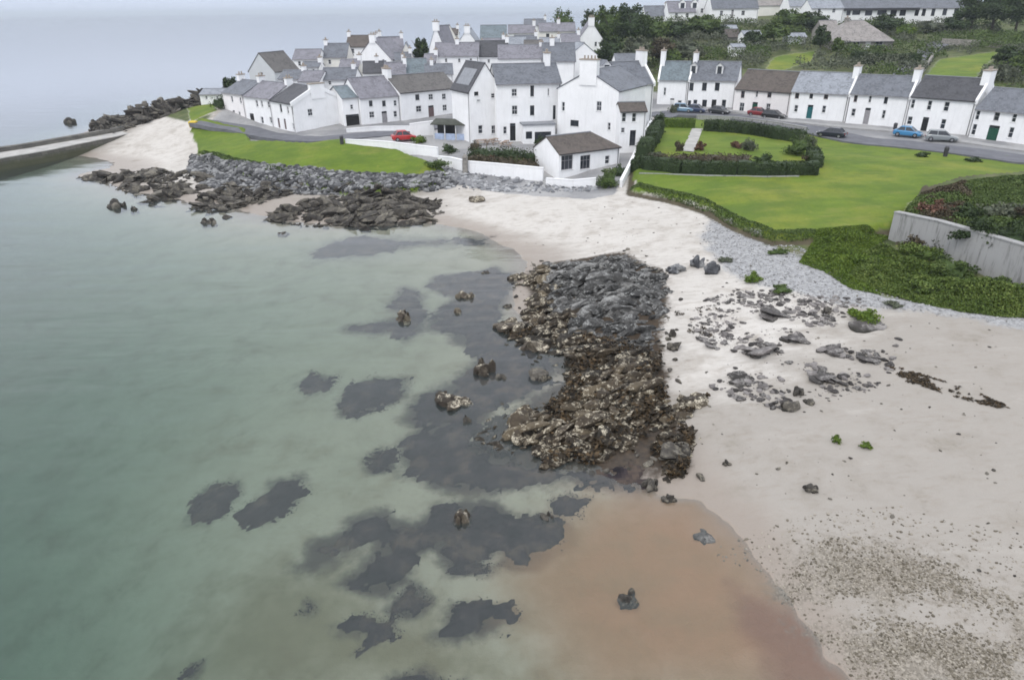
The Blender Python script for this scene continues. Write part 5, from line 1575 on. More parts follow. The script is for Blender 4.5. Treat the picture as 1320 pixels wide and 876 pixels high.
# ------------------------------------------------------------------ houses stepping up behind
def back(label, pxl, pxr, eave_py, ridge_py, Y, D=7.5, rot=0.0, g=False, **k):
    """house behind others: its eave line spans pxl..pxr at distance Y; g: gable to the camera"""
    p = yp(pxl, eave_py, Y); q = yp(pxr, eave_py, Y)
    c = (p + q) / 2; half = (q - p).length / 2
    d = Vector((math.cos(rot), math.sin(rot), 0))
    ez = c.z
    k.setdefault('group', 'white houses stepping up the village behind')
    k.setdefault('name', 'village_house')
    if not g:
        A = c - d * half; B = c + d * half
        n = Vector((-d.y, d.x, 0)); rz_ = zat(c + n * D / 2, ridge_py)
        return House(label, A, B, D, ez, rz_, **k)
    A = c - d * half; B = c + d * half; n = Vector((-d.y, d.x, 0))
    return House(label, A + n * D, A, half * 2, ez, zat(c, ridge_py), **k)

back('low pale cottage alone at the seaward end of the village', 257, 290, 122, 115, 144, 5, 0.0, wall='white', roof='slate_light', wins=[W(266, 126, 1.5, 2.2), W(280, 126, 1.5, 2.2)], name='end_cottage', cat='cottage', group=None)
back('weathered grey house with a steep brown-grey roof above the left terrace', 317, 357, 92, 69, 150, 8, -0.35, True, wall='pale_grey', roof='slate_brown', wins=[W(337, 96, 2, 3, pl='right')], name='gabled_house', group=None)
back('small white house behind the middle of the left terrace', 358, 386, 102, 91, 139, 7, -0.1, roof='slate', chim=[(1.0, 0.7, 1.2, 0.8, 2)], wins=[W(366, 106, 1.6, 2.6)])
back('grey-roofed house right of the small white one, behind the broad gable', 384, 412, 105, 92, 136, 7, -0.1, roof='slate_lav', wins=[])
back('white house with a flat lavender roof line highest on the left', 377, 411, 76.5, 64, 168, 7, 0, roof='slate_lav', wins=[W(386, 82, 2, 3), W(402, 86, 3, 2)])
back('house with a dark slate roof and pale wall beside the lavender roof', 416, 447, 74, 56.5, 172, 7.5, 0, roof='slate', wall='cream', chim=[(0.0, 0.8, 1.3, 0.8, 2)], wins=[W(425, 80, 2, 3), W(440, 80, 2, 3)])
back('tall white house with a dark brown roof at the top left of the village', 446, 488, 60.5, 46, 186, 8, 0, roof='slate_umber', chim=[(0.0, 0.8, 1.3, 0.9, 2), (1.0, 0.8, 1.3, 0.9, 2)], wins=[W(455, 66, 1.8, 3), W(470, 66, 1.8, 3)])
back('white house with a slate roof just above the garage house', 413, 457, 103, 88, 138, 7, 0, roof='slate', wins=[W(425, 107, 2, 2.6), W(446, 107, 2, 2.6)], chim=[(0.9, 0.7, 1.2, 0.8, 2)])
back('large white gable with a round-shouldered roof below the brown one', 458, 506, 76, 50, 168, 9, -0.3, True, roof='slate_lav', wins=[W(494, 62 + 16, 1.6, 2.6, pl='right')], chim=[(1.0, 0.8, 1.4, 0.8, 2)])
back('small house with a very dark roof in the middle of the left cluster', 468, 497, 94, 79.5, 151, 6.5, 0.1, roof='slate_dark', chim=[(0.6, 0.7, 1.2, 1.0, 2)])
back('lavender-roofed house right of the very dark roof', 496, 523, 99, 81, 147, 7, 0.1, roof='slate_lav', wins=[W(508, 103, 2, 2.6)], chim=[(1.0, 0.7, 1.2, 0.9, 2)])
back('grey gabled house behind the very dark roof near the skyline', 486, 521, 66, 48, 182, 8, 0.2, roof='slate_lav', wins=[W(505, 72, 2, 3)], chim=[(0.0, 0.8, 1.3, 0.9, 2), (1.0, 0.8, 1.3, 0.9, 2)])
back('teal-roofed house behind the brown-grey roof', 520, 551, 95, 76, 150, 8, 0.15, roof='slate_teal', wins=[], chim=[(0.0, 0.7, 1.2, 0.9, 2)])
back('small grey roof tucked between the teal roof and the skylight house', 548, 584, 96, 83, 146, 7, 0.1, roof='slate', chim=[(0.25, 0.7, 1.3, 0.9, 2)])
back('pale gable end beside the dark tree in the village', 516, 532, 72, 56, 176, 8, 0.1, True, wall='cream', roof='slate_light')
back('tall narrow white gable left of the long white house', 553, 573, 62, 34, 172, 9, -0.25, True, roof='slate_lav', wins=[W(561, 66, 1.4, 2.6, pl='right')], chim=[(1.0, 0.8, 1.4, 0.9, 2)])
back('long white house with a lavender roof across the middle of the village', 560, 617, 72.5, 55.5, 163, 8, 0.0, roof='slate_lav', wins=[W(592, 78, 1.6, 2.6), W(575, 78, 1.6, 2.6), W(607, 78, 1.6, 2.6)], chim=[(0.5, 0.8, 1.4, 0.8, 2)])
back('white house with a dark umber roof right of the long white house', 612, 655, 72.5, 53, 165, 8, 0.0, roof='slate_dark', wins=[W(630, 79, 1.6, 2.4)], chim=[(1.0, 0.8, 1.4, 0.9, 3)])
back('cream gabled house highest above the long lavender roof', 571, 590, 52, 33, 196, 8, 0.1, True, wall='cream', roof='slate_brown', wins=[W(580, 56, 1.4, 2.4, pl='right')])
back('white gabled house with a round-topped gable above the long roof', 590, 615, 56, 38, 190, 8, -0.1, True, roof='slate_light', wins=[W(602, 59, 1.4, 2.4, pl='right')], chim=[(1.0, 0.8, 1.4, 0.8, 2)])
back('house with a big teal-grey roof near the horizon', 619, 653, 51, 33, 202, 9, 0, roof='slate_teal', wins=[W(630, 55, 1.5, 2), W(642, 55, 1.5, 2)])
back('small white house with a pale blue-green roof', 652, 678, 60, 48, 185, 7, 0.0, roof='slate_light', wins=[W(665, 64, 1.5, 2)])
back('white house with a grey roof and end chimney near the horizon', 655, 690, 43, 32.5, 222, 8, 0, roof='slate_lav', wins=[W(664, 47, 1.4, 2), W(679, 47, 1.4, 2)], chim=[(1.0, 0.9, 1.5, 1.2, 2)])
back('brown-grey roofed house left of the chimney building behind the inn', 676, 700, 66, 52, 178, 8, 0, roof='slate_brown', wins=[])
back('wide white building with a lavender roof directly behind the inn range', 642, 700, 75.5, 58.5, 150, 8, 0.0, roof='slate_lav', wins=[], chim=[(1.0, 0.8, 1.5, 0.6, 2)])
back('white building with a steep grey roof behind the right end of the inn range', 700, 742, 79, 56, 148, 8, 0.0, roof='slate', wins=[], chim=[(0.3, 0.9, 1.5, 1.0, 2)])
back('white house with dark windows below the small skyline tree', 695, 742, 40.5, 30, 212, 8, 0, roof='slate_lav', wins=[W(706, 47, 2, 3.4, f='frame_dark'), W(729, 48, 2, 3.4, f='frame_dark')], wall='cream', chim=[(0.55, 0.9, 1.5, 1.0, 2)])
back('tall white gable between the inn chimney and the hillside trees', 745, 778, 52, 28, 200, 9, 0.0, True, roof='slate_lav', wins=[W(752, 57, 1.6, 3, pl='right'), W(768, 57, 1.6, 3, pl='right')], chim=[(1.0, 0.9, 1.6, 1.0, 3)])
back('low white gable rising behind the big inn chimney', 735, 770, 71, 56, 158, 8, 0.1, True, roof='slate_light', wins=[])
back('little white dormered house behind the inn wing at the foot of the trees', 794, 834, 80, 70, 152, 6, 0.0, roof='slate', wins=[W(801, 84, 1.5, 2)], dorm=[])

for a in [('small white lean-to house under the flat lavender roof', 388, 411, 87, 80, 157, 5, 0.0, 'slate', 'white'),
          ('pale house with a grey roof squeezed between the brown roof and the garage house', 437, 462, 87, 77, 154, 6, 0.0, 'slate_lav', 'cream'),
          ('tiny white house with a slate roof left of the dark village tree', 508, 530, 78, 68, 168, 6, 0.1, 'slate', 'white'),
          ('low white house right of the dark village tree', 546, 562, 80, 70, 160, 6, 0.0, 'slate_lav', 'white'),
          ('small house with a brown roof above the white gable of the skyline', 566, 590, 45, 37, 212, 7, 0.0, 'slate_umber', 'white'),
          ('white cottage tucked under the big teal roof', 622, 650, 58, 50, 180, 6, 0.0, 'slate_lav', 'white'),
          ('small white house below the chimney house near the horizon', 664, 692, 55, 46, 196, 6, 0.0, 'slate', 'white'),
          ('white house with a pale roof between the cream house and the inn', 696, 722, 57, 49, 188, 6, 0.0, 'slate_light', 'white'),
          ('narrow white house left of the tall gable by the hillside trees', 724, 748, 56, 44, 184, 7, 0.0, 'slate_lav', 'white'),
          ('small slate house on the skyline left of the round tree', 676, 704, 33, 25, 240, 7, 0.0, 'slate', 'white'),
          ('white house end beside the top of the hillside clump', 762, 784, 40, 30, 226, 7, 0.0, 'slate', 'white'),
          ('small white house with a dark roof above the lavender roof row', 600, 622, 66, 58, 168, 6, 0.0, 'slate_dark', 'white')]:
    back(a[0], a[1], a[2], a[3], a[4], a[5], a[6], a[7], roof=a[8], wall=a[9], chim=[(1.0, 0.75, 1.3, 0.9, 2)], wins=[W((a[1] * .68 + a[2] * .32), a[3] + 4.2, 1.5, 2.2), W((a[1] * .3 + a[2] * .7), a[3] + 4.2, 1.5, 2.2)])

# ------------------------------------------------------------------ houses on the hill
HH = 'houses along the top of the hill'
back('grey-roofed house with a white gable on the skyline above the big trees', 832, 861, 21, 8, 262, 9, 0, roof='slate', group=HH, name='hill_house', wins=[W(842, 24, 1.5, 2)], coping=(1,), chim=[(1.0, 0.8, 1.4, 0.8, 2)])
back('white hill house with a twin gable front beside the skyline gable', 862, 897, 16, 2, 256, 9, 0, roof='slate_lav', group=HH, name='hill_house', wins=[W(872, 20, 1.8, 3), W(886, 20, 1.8, 3)], dorm=[(872, 2.2, 1.8, 'white'), (887, 2.2, 1.8, 'white')])
back('big white hill house with a dark slate roof cut by the top edge', 918, 978, 11, -8, 250, 10, 0, roof='slate', group=HH, name='hill_house', wins=[W(930, 17, 2.0, 3), W(958, 17, 2.2, 3)], doors=[W(944, 18, 1.4, 5, m='door_grey')])
back('tall white hill house left of the big dark-roofed one', 893, 919, 10, -8, 262, 9, 0, True, roof='slate_light', group=HH, name='hill_house', wins=[W(905, 14, 1.8, 3, pl='right')])
back('brownish hill house cut by the top edge behind the dark trees', 975, 1030, 7, -8, 272, 9, 0, roof='tile_beige', wall='cream', group=HH, name='hill_house', wins=[])
back('white hill house end at the left of the long hotel', 1018, 1052, 8, -10, 258, 9, 0, roof='slate_light', group=HH, name='hill_house', wins=[])
HOT = back('long white hotel on the hilltop with a row of dark-framed bay windows', 1086, 1245, 11, -6, 246, 12, 0, roof='slate', group=None, name='hilltop_hotel', cat='hotel', fmat='frame_dark',
     wins=[W(1094, 16, 2.6, 4), W(1104, 16, 5, 3.4), W(1120, 16, 4.6, 4.4), W(1137, 16, 6, 3.4), W(1152, 16, 4, 4.4), W(1164, 16, 4, 4.6), W(1182, 16, 2.6, 4.6), W(1191, 16, 2.4, 4.8), W(1203, 16, 2.4, 4.8), W(1218, 15.5, 2.8, 4.4), W(1233, 15, 3, 4)])
m = MB(); m.box(-0.3, HOT.Lh * 0.62, -0.75, -0.36, HOT.h - 0.55, HOT.h + 0.15); m.build('fascia', M['frame_dark'], HOT.t)
back('pale glazed hall with a light roof beside the hotel', 1046, 1088, 11, 0, 244, 9, 0, roof='slate_light', wall='white', group=None, name='pale_hall', cat='hall', wins=[W(1056, 14, 2, 2.6), W(1075, 14, 2, 2.6)])
back('grey-beige bungalow with a broad hipped roof on the slope', 1074, 1152, 52, 27, 196, 13, 0.0, roof='tile_beige', wall='rubble', hip=(0.9, 0.9), group=None, name='hipped_bungalow', cat='bungalow', over=0.5,
     wins=[W(1100, 58, 8, 4.5), W(1133, 58, 5, 4.5)], doors=[W(1119, 57, 3.4, 7, m='frame_white')], chim=[(0.35, 0.9, 1.2, 0.7, 2, 'rubble')])
back('small beige side wing left of the hipped bungalow', 1060, 1082, 41, 27, 206, 7, 0.0, roof='tile_beige', wall='rubble', group=None, name='bungalow_wing', cat='bungalow')
back('light grey shed roof among the hillside bushes', 926, 951, 38, 33, 222, 4, 0, roof='slate_light', wall='rubble', group='sheds among the hillside bushes', name='garden_shed', cat='shed')
back('brown wooden shed below the light grey shed roof', 938, 957, 48, 38, 208, 5, 0.2, roof='slate_umber', wall='rubble', group='sheds among the hillside bushes', name='garden_shed', cat='shed')
back('white shed right of the brown one', 959, 982, 46, 40, 200, 5, 0.0, roof='slate_light', wall='white', group='sheds among the hillside bushes', name='garden_shed', cat='shed')
back('low white outbuilding in front of the brown shed', 944, 961, 61, 57, 186, 4, 0, roof='slate_light', wall='white', group='sheds among the hillside bushes', name='garden_shed', cat='shed')
back('small pale shed under the trees left of the bungalow', 1016, 1040, 48, 43, 204, 4, 0, roof='slate_light', wall='pale_grey', group='sheds among the hillside bushes', name='garden_shed', cat='shed')
back('tiny pale roof peeping out of the middle of the big trees', 871, 888, 44, 40, 226, 4, 0, roof='slate_light', wall='pale_grey', group='sheds among the hillside bushes', name='garden_shed', cat='shed')

# ------------------------------------------------------------------ pier
def pier():
    near = [gp(a, b, 1.9) for a, b in ((-120, 223), (-40, 210), (0, 203.5), (60, 193.5), (120, 182), (175, 173), (212, 167), (245, 163.5))]
    o0 = near[0].copy(); o0.z = 0
    t = thing('stone_pier', 'long stone pier with a pale concrete deck running out at the far left', 'pier', o0)
    wall, deck, par = MB(), MB(), MB()
    n = len(near)
    nr = []
    for i in range(n):
        d = near[min(i + 1, n - 1)] - near[max(i - 1, 0)]; d.z = 0; d.normalize(); nr.append(Vector((-d.y, d.x, 0)))
    wd = [7.5, 7.5, 7, 6.5, 5.5, 5.0, 4.5, 4.2]
    zt = [1.9] * 4 + [2.0, 2.3, 2.8, 3.3]
    for i in range(n - 1):
        def q(k, off, z): return near[k] - o0 + nr[k] * off - Vector((0, 0, near[k].z)) + Vector((0, 0, z))
        j = i + 1
        wall.hexa([q(i, -0.5, -5), q(j, -0.5, -5), q(j, wd[j] + 1.0, -5), q(i, wd[i] + 1.0, -5), q(i, 0, zt[i] - 0.15), q(j, 0, zt[j] - 0.15), q(j, wd[j], zt[j] - 0.15), q(i, wd[i], zt[i] - 0.15)])
        deck.hexa([q(i, -0.12, zt[i] - 0.148), q(j, -0.12, zt[j] - 0.148), q(j, wd[j], zt[j] - 0.148), q(i, wd[i], zt[i] - 0.148), q(i, -0.12, zt[i]), q(j, -0.12, zt[j]), q(j, wd[j], zt[j]), q(i, wd[i], zt[i])])
        if i < 6:
            par.hexa([q(i, wd[i] - 1.6, zt[i] + .003), q(j, wd[j] - 1.6, zt[j] + .003), q(j, wd[j] - 0.1, zt[j] + .003), q(i, wd[i] - 0.1, zt[i] + .003),
                      q(i, wd[i] - 1.5, zt[i] + .7), q(j, wd[j] - 1.5, zt[j] + .7), q(j, wd[j] - 0.3, zt[j] + .7), q(i, wd[i] - 0.3, zt[i] + .7)])
    m, nt, b = new_mat('pier_stone'); k = NB(nt); P = k.coord('Object')
    br = k.n('TexBrick'); br.inputs['Scale'].default_value = 1.0; br.inputs['Brick Width'].default_value = 1.4; br.inputs['Row Height'].default_value = 0.6; br.inputs['Mortar Size'].default_value = 0.03
    br.inputs['Color1'].default_value = (0.15, 0.14, 0.12, 1); br.inputs['Color2'].default_value = (0.085, 0.08, 0.07, 1); br.inputs['Mortar'].default_value = (0.04, 0.04, 0.035, 1)
    s_ = k.n('SeparateXYZ'); k.l(P, s_.inputs[0]); cx = k.n('CombineXYZ'); k.l(k.math('ADD', s_.outputs['X'], s_.outputs['Y']), cx.inputs[0]); k.l(s_.outputs['Z'], cx.inputs[1]); k.l(cx.outputs[0], br.inputs['Vector'])
    f = k.rng(k.math('ADD', s_.outputs['Z'], k.noise(P, 1.0, 4)), 2.0, 1.2)
    k.l(k.mix(k.math('MULTIPLY', f, 0.8), br.outputs['Color'], (0.055, 0.058, 0.022)), b.inputs['Base Color']); b.inputs['Roughness'].default_value = 0.85
    wall.build('side_wall', m, t); deck.build('deck', M['deck'], t); par.build('parapet', m, t)
M['deck'] = simple_mat('pale_deck', (0.47, 0.455, 0.43), (0.33, 0.32, 0.30), 0.5, 0.9)
pier()

# ------------------------------------------------------------------ walls
def wl(name, label, pts, h, th, mat, **k):
    P = []
    for p in pts:
        q = hit(p[0], p[1]); P.append((q.x, q.y, q.z))
    return wall_line(name, label, P, h, th, mat, **k)
wl('seafront_wall', 'long white painted sea wall left of the boathouse', [(604, 223), (640, 226.5), (700, 233.5)], [1.55, 1.6, 1.7], 0.35, M['white'])
wl('seafront_wall', 'short low white wall under the right end of the boathouse', [(704, 239), (738, 241.5), (768, 241)], [0.9, 0.9, 1.1], 0.3, M['white'])
wl('seafront_wall', 'short sloping white wall between the dark gatepost and the left lawn', [(566, 211), (582, 215.5), (597, 221)], [1.0, 1.3, 1.5], 0.32, M['white'])
wl('seafront_wall', 'white wall curving along the top of the left lawn', [(446, 184.5), (475, 188), (505, 191.5), (540, 199.5), (565, 203)], [0.5, 0.75, 0.9, 1.3, 1.35], 0.32, M['white'])
wl('ramp_wall', 'low white wall beside the ramp in front of the garage house', [(447, 171.5), (485, 169.5), (529, 170.5)], [0.6, 0.75, 0.9], 0.3, M['white'])
wl('yard_wall', 'tall blank white yard wall below the maroon-doored house', [(529, 176), (559, 174.5)], [1.9, 2.2], 0.35, M['white'])
wl('garden_wall', 'stepped white garden wall running from the inn wing towards the beach', [(838, 168), (831, 182), (820, 203), (811, 222), (800, 242)], [1.5, 1.3, 1.2, 1.1, 0.9], 0.3, M['white'])
wl('garden_wall', 'low pale wall between the garden back hedge and the road', [(898, 154), (950, 156.5), (1000, 163), (1038, 170)], 0.7, 0.3, M['concrete'])
wl('garden_fence_wall', 'thin pale line of low kerb wall in front of the clipped garden hedge', [(824, 224), (880, 226), (930, 227.5), (985, 228.5), (1030, 228)], 0.16, 0.10, M['concrete'], coping=False)
_pts = [gp(a, b, z) for a, b, z in ((1147, 309, 3.1), (1200, 327, 3.1), (1260, 351, 3.0), (1330, 379, 2.9), (1420, 414, 2.9))]
wall_line('retaining_wall', 'streaked old concrete retaining wall above the green bank at the right', _pts, [2.6, 2.9, 3.15, 3.35, 3.4], 0.5, M['concrete'], 'wall', foot=1.5)
wl('field_wall', 'grey drystone wall across the top of the right hill lawn', [(1213, 58), (1250, 60), (1290, 62), (1335, 64)], 1.6, 0.6, M['rubble'], coping=False)
wl('field_wall', 'short grey stone wall down the left side of the right hill lawn', [(1182, 104), (1196, 84), (1208, 66)], 1.0, 0.5, M['rubble'], coping=False)
ribbon('lane', [hit(1166, 98), hit(1180, 84), hit(1196, 66), hit(1214, 55)], 5.0, M['asphalt'], 0.12)
ribbon('garden_path', [hit(886, 196), hit(892, 183), hit(899, 166)], 1.7, M['deck'], 0.05)
# gatepost
p = hit(600, 224); t = thing('gatepost', 'dark stone gatepost at the gap in the white sea wall', 'gatepost', p)
m = MB(); m.box(-0.32, 0.32, -0.3, 0.3, -0.5, 2.2); m.build('pillar', M['rubble'], t)
m = MB(); m.hexa([(-0.4, -0.38, 2.202), (0.4, -0.38, 2.202), (0.4, 0.38, 2.202), (-0.4, 0.38, 2.202), (-0.12, -0.1, 2.6), (0.12, -0.1, 2.6), (0.12, 0.1, 2.6), (-0.12, 0.1, 2.6)]); m.build('cap', M['rubble'], t)

# porch of the inn range: part of that building
inn = [o for o in bpy.data.objects if str(o.get('label', '')).startswith('long white three-storey range')][0]
A_ = Vector((inn.location.x, inn.location.y, 0)); ia = inn.rotation_euler.z
def inn_u(px, py):
    Nw = Vector((-math.sin(ia), math.cos(ia), 0)); C0 = Vector((0, 0, CAM_H)); d = ray(px, py); q = C0 + d * ((A_ - C0).dot(Nw) / d.dot(Nw))
    return (q - A_).dot(Vector((math.cos(ia), math.sin(ia), 0)))
u0, u1 = inn_u(671, 172), inn_u(711, 172)
m = MB(); grid_wall(m, Vector((u0, -2.4, -0.6)), Vector((1, 0, 0)), u1 - u0, 3.3, [((u1 - u0) * 0.36, (u1 - u0) * 0.88, 0.7, 2.3), ((u1 - u0) * 0.08, (u1 - u0) * 0.28, 1.3, 2.4)], 0.2, Vector((0, 1, 0)))
for x in (u0, u1):
    q = [(x, -2.4, -0.6), (x, -0.01, -0.6), (x, -0.01, 2.7), (x, -2.4, 2.7)]; m.face(q if x == u1 else q[::-1])
pw = m.build('porch', M['white'], inn)
m = MB(); m.box(u0 - 0.15, u1 + 0.15, -2.6, -0.01, 2.702, 2.9); m.build('flat_roof', M['lead'], pw)
m = MB(); m.box(u0 + 0.1, u1 - 0.1, -2.22, -2.18, 0.0, 2.5); m.build('pane', M['pane'], pw)

# ------------------------------------------------------------------ inn garden: shelter, tables
def shelter():
    a, b = hit(559, 179), hit(603, 181)
    d = b - a; Ls = Vector((d.x, d.y, 0)).length; ang = math.atan2(d.y, d.x)
    t = thing('garden_shelter', 'dark-roofed open garden shelter with pale blue panels beside the inn', 'shelter', (a.x, a.y, min(a.z, b.z)), ang)
    for i in range(4):
        m = MB(); x = 0.1 + (Ls - 0.2) * i / 3; m.box(x - 0.07, x + 0.07, -0.07, 0.07, -0.3, 2.25); m.build('post', M['frame_white'], t)
    m = MB(); m.hexa([(-0.3, -0.4, 2.252), (Ls + 0.3, -0.4, 2.252), (Ls + 0.3, 2.4, 2.75), (-0.3, 2.4, 2.75), (-0.3, -0.4, 2.37), (Ls + 0.3, -0.4, 2.37), (Ls + 0.3, 2.4, 2.87), (-0.3, 2.4, 2.87)]); m.build('roof', M['shed_roof'], t)
    m = MB(); m.box(0, Ls, 2.1, 2.2, -0.4, 2.6); m.build('back_wall', M['door_black'], t)
    for i in range(3):
        m = MB(); x0 = 0.25 + (Ls - 0.2) * i / 3; m.box(x0, x0 + (Ls - 0.2) / 3 - 0.3, -0.03, 0.03, -0.1, 0.95); m.build('panel', M['blue_panel'], t)
M['shed_roof'] = simple_mat('mossy_felt', (0.085, 0.088, 0.075), (0.05, 0.055, 0.042), 1.0, 0.9)
M['blue_panel'] = simple_mat('pale_blue_paint', (0.42, 0.50, 0.66), None, 2, 0.6)
M['timber'] = simple_mat('weathered_timber', (0.36, 0.27, 0.21), (0.25, 0.19, 0.15), 3, 0.8)
shelter()
def picnic(label, P, ang):
    t = thing('picnic_table', label, 'picnic table', (P[0], P[1], tz(P[0], P[1]) + 0.03), ang, 'timber picnic tables in the inn garden')
    m = MB()
    for i in range(5): m.box(-0.9, 0.9, -0.36 + i * 0.15, -0.24 + i * 0.15, 0.72, 0.76)
    m.build('tabletop', M['timber'], t)
    for s in (-1, 1):
        m = MB(); m.box(-0.9, 0.9, s * 0.75 - 0.14, s * 0.75 + 0.14, 0.42, 0.46); m.build('bench', M['timber'], t)
        m = MB(); x = s * 0.62
        for q in (-1, 1): m.hexa([(x - .04, q * 0.72 - 0.05, -0.05), (x + .04, q * 0.72 - 0.05, -0.05), (x + .04, q * 0.72 + 0.05, -0.05), (x - .04, q * 0.72 + 0.05, -0.05),
                                  (x - .04, q * 0.2 - 0.05, 0.718), (x + .04, q * 0.2 - 0.05, 0.718), (x + .04, q * 0.2 + 0.05, 0.718), (x - .04, q * 0.2 + 0.05, 0.718)])
        m.box(x - 0.045, x + 0.045, -0.8, 0.8, 0.34, 0.418); m.build('trestle', M['timber'], t)
for i, (lb, a, b) in enumerate([('timber picnic table nearest the garden shelter', 621, 187), ('timber picnic table in the middle of the inn garden', 636, 186), ('timber picnic table below the porch of the inn', 652, 189)]):
    picnic(lb, hit(a, b), 0.3 + i * 0.5)

# ------------------------------------------------------------------ cars
def paint(name, c):
    m, nt, b = new_mat(name); b.inputs['Base Color'].default_value = (*c, 1); b.inputs['Roughness'].default_value = 0.28; b.inputs['Coat Weight'].default_value = 0.5
    return m
M['tyre'] = simple_mat('tyre', (0.02, 0.02, 0.02), None, 3, 0.85)
M['rim'] = simple_mat('wheel_rim', (0.4, 0.4, 0.42), None, 3, 0.35, 0.5, 0, 4, 0.8)
M['lamp_glass'] = simple_mat('lamp_glass', (0.7, 0.7, 0.7), None, 3, 0.15)
M['tail_lamp'] = simple_mat('tail_lamp', (0.35, 0.02, 0.02), None, 3, 0.2)
def lathe_x(m, c, prof, n=16):
    """disc about the y axis: prof (y, r)"""
    rings = []
    for y, r in prof:
        rings.append([(c[0] + r * math.cos(6.28318 * i / n), c[1] + y, c[2] + r * math.sin(6.28318 * i / n)) for i in range(n)])
    for a, b in zip(rings[:-1], rings[1:]):
        for i in range(n): m.face([a[i], a[(i + 1) % n], b[(i + 1) % n], b[i]])
    m.face(rings[0][::-1]); m.face(rings[-1])
def car(label, P, ang, c, L_=4.1, tall=0.0, estate=0.0):
    t = thing('parked_car', label, 'car', (P[0], P[1], P[2]), ang, 'cars parked near the houses')
    h = L_ / 2; w = 0.86
    mat = paint('car_paint', c)
    # body: section rings along the length (x, half width, z low, z belt)
    xs = [(-h, 0.62, 0.42, 0.72), (-h + 0.12, 0.78, 0.26, 0.88), (-h + 0.7, w, 0.22, 0.92), (-0.4, w, 0.22, 0.90), (0.6, w, 0.22, 0.88), (h - 0.75, w * 0.98, 0.22, 0.80), (h - 0.15, 0.76, 0.26, 0.64), (h, 0.6, 0.38, 0.54)]
    V, F = [], []
    for x, hw, zl, zb in xs:
        V += [(x, -hw * 0.9, zl), (x, -hw, zl + 0.16), (x, -hw, zb - 0.12), (x, -hw * 0.88, zb + tall * 0.3), (x, hw * 0.88, zb + tall * 0.3), (x, hw, zb - 0.12), (x, hw, zl + 0.16), (x, hw * 0.9, zl)]
    for i in range(len(xs) - 1):
        for j in range(8):
            k = (j + 1) % 8
            F.append([i * 8 + j, i * 8 + k, (i + 1) * 8 + k, (i + 1) * 8 + j])
    F.append(list(range(8))[::-1]); F.append([(len(xs) - 1) * 8 + j for j in range(8)])
    F = [f[::-1] for f in F]
    bd = mk('body', V, F, mat, t, False)
    # glasshouse and roof
    zb = 0.89 + tall * 0.3; zt = 1.42 + tall
    x0, x1, x2, x3 = -h + 0.35 - estate * 0.1, -h + 0.95 - estate * 0.45, 0.35, 1.15
    gl = MB(); gl.hexa([(x0, -0.73, zb - 0.08), (x3, -0.73, zb - 0.1), (x3, 0.73, zb - 0.1), (x0, 0.73, zb - 0.08), (x1, -0.58, zt - 0.05), (x2, -0.58, zt - 0.05), (x2, 0.58, zt - 0.05), (x1, 0.58, zt - 0.05)])
    gl.build('windows', M['pane'], t)
    rf = MB(); rf.hexa([(x1 - 0.06, -0.61, zt - 0.048), (x2 + 0.08, -0.61, zt - 0.048), (x2 + 0.08, 0.61, zt - 0.048), (x1 - 0.06, 0.61, zt - 0.048), (x1 + 0.1, -0.52, zt + 0.04), (x2 - 0.1, -0.52, zt + 0.04), (x2 - 0.1, 0.52, zt + 0.04), (x1 + 0.1, 0.52, zt + 0.04)])
    for xa, xb in ((x1, x0), (x2, x3), ((x1 + x2) / 2, (x1 + x2) / 2 + 0.05)):
        for sg in (-1, 1):
            y0, y1 = sg * 0.60, sg * 0.755
            rf.hexa([(xb - .05, y1 - .02, zb - 0.1), (xb + .05, y1 - .02, zb - 0.1), (xb + .05, y1 + .02, zb - 0.1), (xb - .05, y1 + .02, zb - 0.1), (xa - .05, y0 - .02, zt - 0.05), (xa + .05, y0 - .02, zt - 0.05), (xa + .05, y0 + .02, zt - 0.05), (xa - .05, y0 + .02, zt - 0.05)])
    rf.build('roof', mat, t)
    for x in (-h + 0.78, h - 0.82):
        for sg in (-1, 1):
            m = MB(); lathe_x(m, (x, sg * 0.78, 0.31), [(-0.10, 0.27), (-0.09, 0.31), (0.09, 0.31), (0.10, 0.27)]); ty = m.build('wheel', M['tyre'], t, False)
            m = MB(); lathe_x(m, (x, sg * 0.80, 0.31), [(-0.10, 0.19), (0.10, 0.19)], 12); m.build('rim', M['rim'], ty)
    for sg in (-1, 1):
        m = MB(); m.box(h - 0.14, h - 0.02, sg * 0.52 - 0.14, sg * 0.52 + 0.14, 0.52, 0.64); m.build('headlight', M['lamp_glass'], t)
        m = MB(); m.box(-h - 0.01, -h + 0.1, sg * 0.55 - 0.1, sg * 0.55 + 0.1, 0.60, 0.80); m.build('tail_light', M['tail_lamp'], t)
    m = MB(); m.box(-h - 0.015, -h + 0.05, -0.26, 0.26, 0.42, 0.53); m.build('number_plate', M['frame_white'], t)
    return t
def road_ang(px, py):
    a, b = hit(px - 15, py), hit(px + 15, py + 3.2); d = b - a
    return math.atan2(d.y, d.x)
